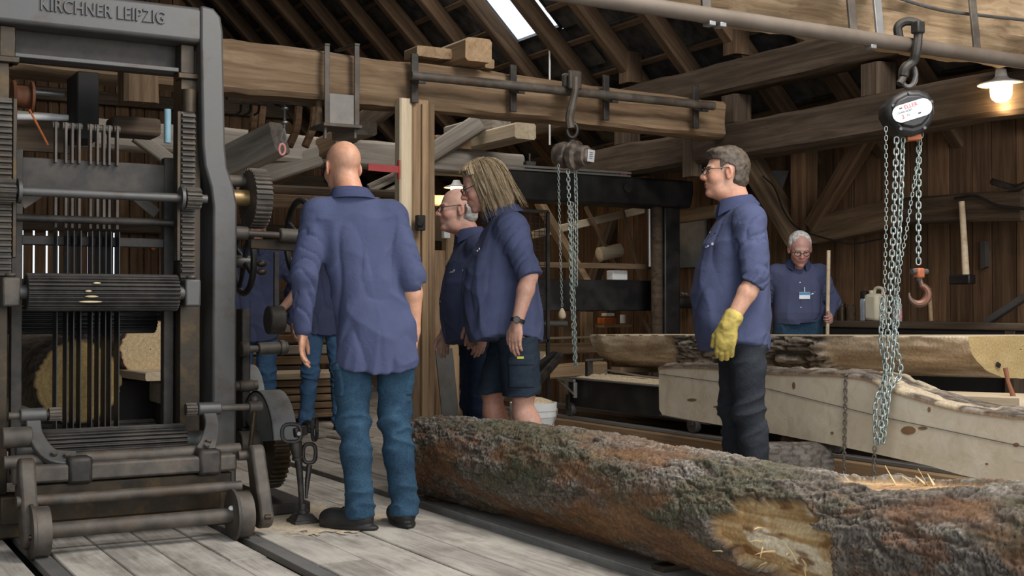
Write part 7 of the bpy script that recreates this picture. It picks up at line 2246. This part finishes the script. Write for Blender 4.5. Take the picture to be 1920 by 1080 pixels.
        for i in range(4):                                  # laces
            p0 = b + d * (0.045 + 0.022 * i) + [0, 0, 0.112 - 0.011 * i]
            mbl = MB().tube([Vector(p0 - sdv * 0.022), Vector(p0 + [0, 0, 0.006]), Vector(p0 + sdv * 0.022)], 0.003, 6)
            me = bpy.data.meshes.new('lace'); me.from_pydata([tuple(v) for v in mbl.v], [], mbl.f); me.update()
            o = put('lace', me, m_sole, None, M.copy()); setparent(o, sho)
    # ---------------- glasses
    def loc_obj(mb, name, mat, par=None):
        me = bpy.data.meshes.new(name); me.from_pydata([tuple(v) for v in mb.v], [], mb.f); me.update(); smooth_by_angle(me, 40)
        o = put(name, me, mat, None, M.copy()); setparent(o, par or root); return o
    if glasses:
        mb = MB()
        for sg in (1, -1):
            ring = [Vector(Hp(0.108 - 0.010 * abs(math.cos(t)) * (1 if math.cos(t) > 0 else 0), sg * (0.034 + 0.024 * math.cos(t)), 0.000 + 0.0165 * math.sin(t) * (1 if math.sin(t) > 0 else 1.1))) for t in [2 * math.pi * i / 20 for i in range(20)]]
            mb.tube(ring, 0.0022, 6, closed=True)
            mb.tube([Vector(Hp(0.098, sg * 0.058, 0.006)), Vector(Hp(0.085, sg * 0.077, 0.008)), Vector(Hp(0.0, sg * 0.086, 0.018)), Vector(Hp(-0.018, sg * 0.086, 0.006))], 0.0024, 6)
        mb.tube([Vector(Hp(0.108, 0.011, 0.004)), Vector(Hp(0.112, 0, 0.007)), Vector(Hp(0.108, -0.011, 0.004))], 0.002, 6)
        g = loc_obj(mb, 'glasses', m_frame)
        for sg in (1, -1):
            pts_ = [Vector(Hp(0.107 - 0.010 * abs(math.cos(t)) * (1 if math.cos(t) > 0 else 0), sg * (0.034 + 0.0235 * math.cos(t)), 0.016 * math.sin(t))) for t in [2 * math.pi * i / 20 for i in range(20)]]
            ml = MB(); ml.add(pts_, [tuple(range(20))]); loc_obj(ml, 'lens', m_lens, g)
    if buttons:
        for z in buttons:
            x = S_.surf(off(z)[1], z); mb = MB().sphere((x + 0.001, off(z)[1], z), 0.0055, 6, (0.5, 1, 1)); loc_obj(mb, 'button', m_button)
    if logo:
        y_, z_ = logo
        for dy, dz, w_, h_, mt in ((0, 0, 0.026, 0.009, m_button), (0.018, 0.009, 0.010, 0.012, m_button), (-0.018, -0.005, 0.013, 0.007, plain('emblem_blue_%d' % fold_seed, (0.25, 0.42, 0.55), 0.6)), (-0.004, 0.007, 0.010, 0.0025, m_frame)):
            x = max(S_.surf(y_ + dy, z_ + dz), S_.surf(y_, z_) - 0.01)
            slope = (S_.surf(y_ + 0.02, z_) - S_.surf(y_ - 0.02, z_)) / 0.04
            mb = MB().box((x + 0.001, y_ + dy, z_ + dz), (0.004, w_, h_), Matrix.Rotation(-math.atan(slope), 3, 'Z')); loc_obj(mb, 'chest_emblem', mt)
        xs_l = [Vector((S_.surf(y_ + 0.03 * math.cos(t), z_ + 0.035 + 0.03 * math.sin(t)) + 0.001, y_ + 0.03 * math.cos(t), z_ + 0.035 + 0.03 * math.sin(t))) for t in [0.2 + 0.3 * i for i in range(9)]]
        mb = MB().tube(xs_l, 0.0015, 5); loc_obj(mb, 'emblem_arc', m_frame)
    return dict(root=root, M=M, A=A, L=L, hc=hc, HR=HR, Hp=Hp, shirt=S_, loc_obj=loc_obj, T=T, body=body)


def wrist_band(P, sd, name, mat, r=0.034, w=0.022, t=0.06, dial=None):
    a = P['A'][sd]; wr = Vector(a['wr']); el = Vector(a['el']); d = (wr - el).normalized(); c = wr - d * 0.012
    mb = MB().lathe(c - d * w / 2, d, [(0, r), (0.002, r + 0.003), (w - 0.002, r + 0.003), (w, r)], 22)
    o = P['loc_obj'](mb, name, mat)
    if dial is not None:
        n = Vector(dial).normalized(); n = (n - d * n.dot(d)).normalized()
        mb = MB().cyl(c + n * (r - 0.002), c + n * (r + 0.011), 0.019, n=20); q = P['loc_obj'](mb, 'watch_case', m_frame, o)
        mb = MB().cyl(c + n * (r + 0.0105), c + n * (r + 0.0118), 0.0145, n=20); P['loc_obj'](mb, 'watch_dial', m_iron_grey, o)
    return o


# ================================================================== the seven men
YAW_AWAY = math.radians(60); YAW_LEFT = math.radians(150); YAW_CAM = math.radians(240)

# bald man seen from behind
p = onZ(705, 990, 0)
BALD = person('bald man with his back to the camera in blue shirt and jeans', (p.x, p.y), YAW_AWAY + 0.22, 1.005, lean=(0.06, 0.10),
              torso=[(0.66, -.01, .130, .190), (0.80, 0.0, .133, .192), (0.95, .01, .132, .188), (1.1, .01, .130, .184), (1.25, .005, .128, .190), (1.38, -.005, .122, .198), (1.44, -.012, .106, .186), (1.49, -.018, .082, .138), (1.535, -.022, .064, .082)],
              hem=0.71, arms={'L': dict(el=(-0.02, 0.330, 1.165), wr=(0.05, 0.330, 0.905), f=(0.10, 0.06, -1), n=(-0.2, -1, 0), th=(0.9, -0.1, 0.1), curl=0.35),
                               'R': dict(sh=(-0.012, -0.165, 1.44), el=(-0.05, -0.158, 1.15), wr=(-0.02, -0.172, 0.90), cuff=0.06, f=(0.1, 0, -1), curl=0.3)},
              head=dict(c=(0.055, 0.015, 1.668), yaw=0.35, pitch=0.10), hair='bald', stub=True, skin=(0.57, 0.295, 0.185),
              legs={'L': dict(hip=(0.0, 0.10, 0.92), kn=(0.0, 0.105, 0.50), an=(-0.02, 0.075, 0.11), toe=0.95), 'R': dict(hip=(0.0, -0.085, 0.92), kn=(0.03, -0.09, 0.50), an=(0.02, -0.135, 0.11), toe=0.1)},
              pants='cargo', pmat=m_jeans, fold_seed=1, haircol=(0.25, 0.22, 0.2))
wrist_band(BALD, 'L', 'wrist_watch', m_strap, 0.034, 0.03)

# gloved man on the right
p = onZ(1402, 968, 0)
GLV = person('man in blue shirt with yellow glove standing behind the log', (p.x + 0.05, p.y + 0.09), YAW_LEFT, 1.005, lean=(0.035, 0),
             torso=[(0.78, .045, .165, .20), (0.86, .05, .178, .205), (0.95, .055, .188, .205), (1.08, .055, .192, .20), (1.2, .04, .178, .20), (1.33, .012, .150, .205), (1.42, -.01, .118, .195), (1.48, -.02, .085, .14), (1.535, -.022, .066, .08)],
             hem=0.80, arms={'L': dict(sh=(-0.03, 0.185, 1.44), el=(-0.01, 0.265, 1.15), wr=(0.120, 0.280, 0.925), cuff=0.10, f=(0.18, 0, -1), n=(-0.35, -1, 0), th=(0.8, -0.6, 0), curl=0.5), 'R': dict(cuff=0.1)},
             head=dict(c=(0.04, 0, 1.678), yaw=0.0, pitch=-0.02, jowl=True), hair='short', haircol=(0.082, 0.060, 0.043), skin=(0.56, 0.305, 0.205),
             legs={'L': dict(hip=(0.0, 0.09, 0.92), kn=(-0.01, 0.10, 0.50), an=(-0.05, 0.105, 0.10), toe=0.2), 'R': dict(kn=(0.03, -0.09, 0.5), an=(0.01, -0.11, 0.1))},
             pants='jeans', pmat=m_jeans_dark, fold_seed=2, logo=(0.10, 1.31), buttons=(1.38,))
# glove over the left hand: the hand's own shape, thicker
def glove(P, sd, mat):
    a = P['A'][sd]; wr = np.array(a['wr']); el = np.array(a['el'])
    f = np.array(a['f'], float); f /= np.linalg.norm(f); n = np.array(a['n'], float); n -= f * n.dot(f); n /= np.linalg.norm(n)
    th = np.array(a['th'], float); th -= f * th.dot(f) + n * th.dot(n); th /= np.linalg.norm(th); R3 = np.stack([f, th, n], -1)
    G = Field(wr - 0.22, wr + 0.22, 0.0036)
    ud = (el - wr) / np.linalg.norm(el - wr)
    G.cone(wr + ud * 0.045, wr, 0.047, 0.041, 0.01); G.cone(wr, wr + f * 0.03, 0.040, 0.036, 0.015)
    G.ell(wr + f * 0.055, (0.068, 0.052, 0.030), R3, 0.015)
    c = a['curl']
    for o_, l_, bs in ((0.034, 0.074, 0.088), (0.0115, 0.082, 0.094), (-0.0115, 0.078, 0.091), (-0.033, 0.064, 0.083)):
        p0 = wr + f * bs + th * o_; d1 = f * math.cos(c * 0.7) + n * math.sin(c * 0.7); d2 = f * math.cos(c * 1.7) + n * math.sin(c * 1.7)
        p1 = p0 + d1 * l_ * 0.5; p2 = p1 + d2 * l_ * 0.5
        G.cone(p0 - f * 0.03, p0, 0.016, 0.0155, 0.008); G.cone(p0, p1, 0.0148, 0.0138, 0.004); G.cone(p1, p2, 0.0138, 0.0125, 0.003)
    t0 = wr + f * 0.022 + th * 0.030; t1 = t0 + f * 0.038 + th * 0.026 + n * 0.014; t2 = t1 + f * 0.045 + th * 0.004 + n * 0.010
    G.cone(t0, t1, 0.021, 0.017, 0.012); G.cone(t1, t2, 0.0165, 0.0135, 0.004)
    G.displace(lambda x, y, z: -0.006 * (fbm(x * 60, y * 60, z * 60, 3, 3) - 0.5), 0.02)
    Vv, Q = G.mesh()
    put_local('work_glove', Vv, Q, mat, P['root'], P['M'])
glove(GLV, 'L', m_glove)

# long-haired man
q = atD(966, 700, 6.74)
LNG = person('long-haired man in blue shirt and dark shorts looking down', (q.x, q.y), YAW_LEFT + 0.10, 1.012, lean=(0.075, 0),
             torso=[(0.80, .05, .195, .20), (0.88, .055, .205, .205), (0.98, .06, .210, .205), (1.1, .06, .206, .20), (1.22, .042, .190, .20), (1.34, .005, .152, .205), (1.42, -.012, .118, .195), (1.48, -.02, .085, .14), (1.535, -.022, .066, .08)],
             hem=0.82, arms={'L': dict(sh=(-0.03, 0.185, 1.43), el=(-0.045, 0.27, 1.165), wr=(0.02, 0.285, 0.925), cuff=-0.02, f=(0.12, 0.02, -1), n=(-0.7, -0.8, 0), th=(0.6, -0.9, 0), curl=0.35),
                               'R': dict(el=(0.02, -0.26, 1.15), wr=(0.19, -0.24, 0.93), cuff=0.1, f=(0.25, 0, -1))},
             head=dict(c=(0.085, 0, 1.652), yaw=0.06, pitch=0.36), hair='long', haircol=(0.30, 0.215, 0.125), skin=(0.50, 0.275, 0.20),
             legs={'L': dict(hip=(0, 0.095, 0.92), kn=(-0.03, 0.105, 0.50), an=(-0.09, 0.11, 0.10)), 'R': dict(kn=(0.11, -0.10, 0.50), an=(0.08, -0.11, 0.10))},
             pants='shorts', pmat=m_shorts, bare_legs=True, fold_seed=3, logo=(0.10, 1.30), buttons=(1.31, 1.20), hs=1.03)
wrist_band(LNG, 'L', 'wrist_watch', m_strap, 0.035, 0.022, dial=(0.2, 1, 0.1))
o = MB().box((-0.005, 0.214, 0.745), (0.035, 0.006, 0.012)); LNG['loc_obj'](o, 'pocket_tag', plain('yellow_tag', (0.55, 0.45, 0.05), 0.6))

# man with glasses behind him
q = atD(897, 700, 7.42)
GLS = person('balding man with glasses half hidden by the long-haired man', (q.x, q.y), YAW_LEFT + 0.28, 0.955, lean=(0.05, 0),
             torso=[(0.82, .04, .165, .20), (0.90, .045, .175, .205), (0.98, .05, .180, .205), (1.1, .05, .180, .20), (1.22, .035, .165, .20), (1.34, .01, .145, .205), (1.42, -.01, .118, .195), (1.48, -.02, .085, .14), (1.535, -.022, .066, .08)],
             hem=0.84, arms={'L': dict(el=(-0.02, 0.265, 1.16), wr=(0.05, 0.27, 0.92), cuff=0.1), 'R': dict(el=(0.04, -0.25, 1.15), wr=(0.17, -0.20, 0.90), cuff=0.1, f=(0.1, 0, -1))},
             head=dict(c=(0.075, 0, 1.672), yaw=0.0, pitch=0.02, jowl=True), hair='fringe', haircol=(0.36, 0.33, 0.30), skin=(0.53, 0.31, 0.235),
             pants='jeans', pmat=m_jeans_navy, fold_seed=4, logo=(0.10, 1.28), buttons=(1.30, 1.20, 1.1), hs=1.10)

# white-haired man with the broom handle
q = atD(1495, 700, 8.95)
BRM = person('white-haired man facing the camera and holding a broom handle', (q.x, q.y), YAW_CAM - 0.10, 0.875, lean=(0.075, 0), tuck=True, hs=1.08,
             torso=[(1.03, .04, .165, .195), (1.07, .045, .174, .201), (1.12, .045, .176, .203), (1.22, .03, .160, .20), (1.34, .005, .140, .205), (1.42, -.01, .115, .195), (1.48, -.02, .085, .14), (1.535, -.022, .066, .08)],
             hem=1.03, arms={'L': dict(el=(0.02, 0.285, 1.20), wr=(0.17, 0.225, 1.10), f=(0.75, 0.10, -0.25), n=(0, -1, -0.2), th=(0.2, 0, 1), curl=1.05),
                               'R': dict(el=(-0.02, -0.285, 1.17), wr=(0.06, -0.29, 0.96), f=(0.2, 0, -1))},
             head=dict(c=(0.105, 0, 1.635), yaw=0.05, pitch=0.45), hair='thin', haircol=(0.52, 0.50, 0.48), skin=(0.47, 0.265, 0.225),
             pants='jeans', pmat=m_jeans, fold_seed=5, logo=(0.10, 1.27), buttons=(1.36, 1.16))
# belt and badge
x = BRM['shirt'].surf(0.0, 1.27)
mb = MB().box((x + 0.012, 0.03, 1.255), (0.004, 0.085, 0.055)); bd = BRM['loc_obj'](mb, 'name_badge', m_button)
mb = MB().box((x + 0.0145, 0.03, 1.270), (0.002, 0.083, 0.022)); BRM['loc_obj'](mb, 'badge_stripe', plain('badge_blue', (0.06, 0.25, 0.50), 0.5), bd)
mb = MB().box((x + 0.012, 0.03, 1.300), (0.004, 0.010, 0.045)); BRM['loc_obj'](mb, 'badge_clip', m_steel, bd)
mb = MB().lathe((0.012, 0, 0.865), ZU, [(0, 0.155), (0.035, 0.155)], 30)
# broom handle through his fist
a = BRM['A']['L']; wr = np.array(a['wr']); f = np.array(a['f'], float); f /= np.linalg.norm(f); n = np.array(a['n'], float); n -= f * n.dot(f); n /= np.linalg.norm(n)
g = Vector(wr + f * 0.088 + n * 0.030); gw = BRM['M'] @ g
BRO = empty('broom', (gw.x, gw.y, 0), 'wooden broom handle held upright by the white-haired man', 'broom')
tpz = onY(1564, 470, gw.y).z
MB().tube([V(gw.x - 0.02, gw.y, 0.06), gw, V(gw.x + 0.012, gw.y, tpz)], 0.0135, 12).build('broom_stick', m_pale, BRO)
MB().box((gw.x - 0.02, gw.y, 0.05), (0.30, 0.06, 0.04)).build('broom_head', m_post, BRO, bevel=0.006)
MB().prism([V(gw.x - 0.17, gw.y - 0.03, 0.032), V(gw.x + 0.13, gw.y - 0.03, 0.032), V(gw.x + 0.15, gw.y - 0.03, 0.0), V(gw.x - 0.19, gw.y - 0.03, 0.0)], (0, 0.06, 0)).build('bristles', m_dark, BRO)

# two men far behind the saw
q = atD(478, 700, 9.9)
AKI = person('man with hand on hip partly hidden behind the saw frame', (q.x, q.y), YAW_CAM, 0.98, hem=0.76,
             torso=[(0.74, .02, .150, .20), (0.86, .03, .160, .205), (0.98, .035, .165, .20), (1.1, .03, .158, .195), (1.25, .015, .145, .20), (1.38, 0, .125, .205), (1.44, -.01, .105, .19), (1.49, -.018, .08, .135), (1.53, -.022, .062, .078)],
             arms={'L': dict(el=(-0.10, 0.36, 1.20), wr=(0.08, 0.215, 1.005), cuff=0.1, f=(0.55, -0.85, -0.35), n=(-1, 0.1, 0), th=(0, 0.2, 1), curl=0.35)}, hair='short', haircol=(0.12, 0.1, 0.08), fold_seed=6, pmat=m_jeans_light, glasses=False)
q = atD(607, 700, 10.35)
LEG = person('man whose light jeans show behind the bald man', (q.x, q.y), YAW_CAM + 0.4, 0.98, hair='short', haircol=(0.12, 0.1, 0.08), fold_seed=7, pmat=m_jeans_light, glasses=False,
             legs={'L': dict(kn=(0.05, 0.12, 0.5), an=(0.03, 0.13, 0.1)), 'R': dict(kn=(0.02, -0.12, 0.5), an=(0.0, -0.15, 0.1))})
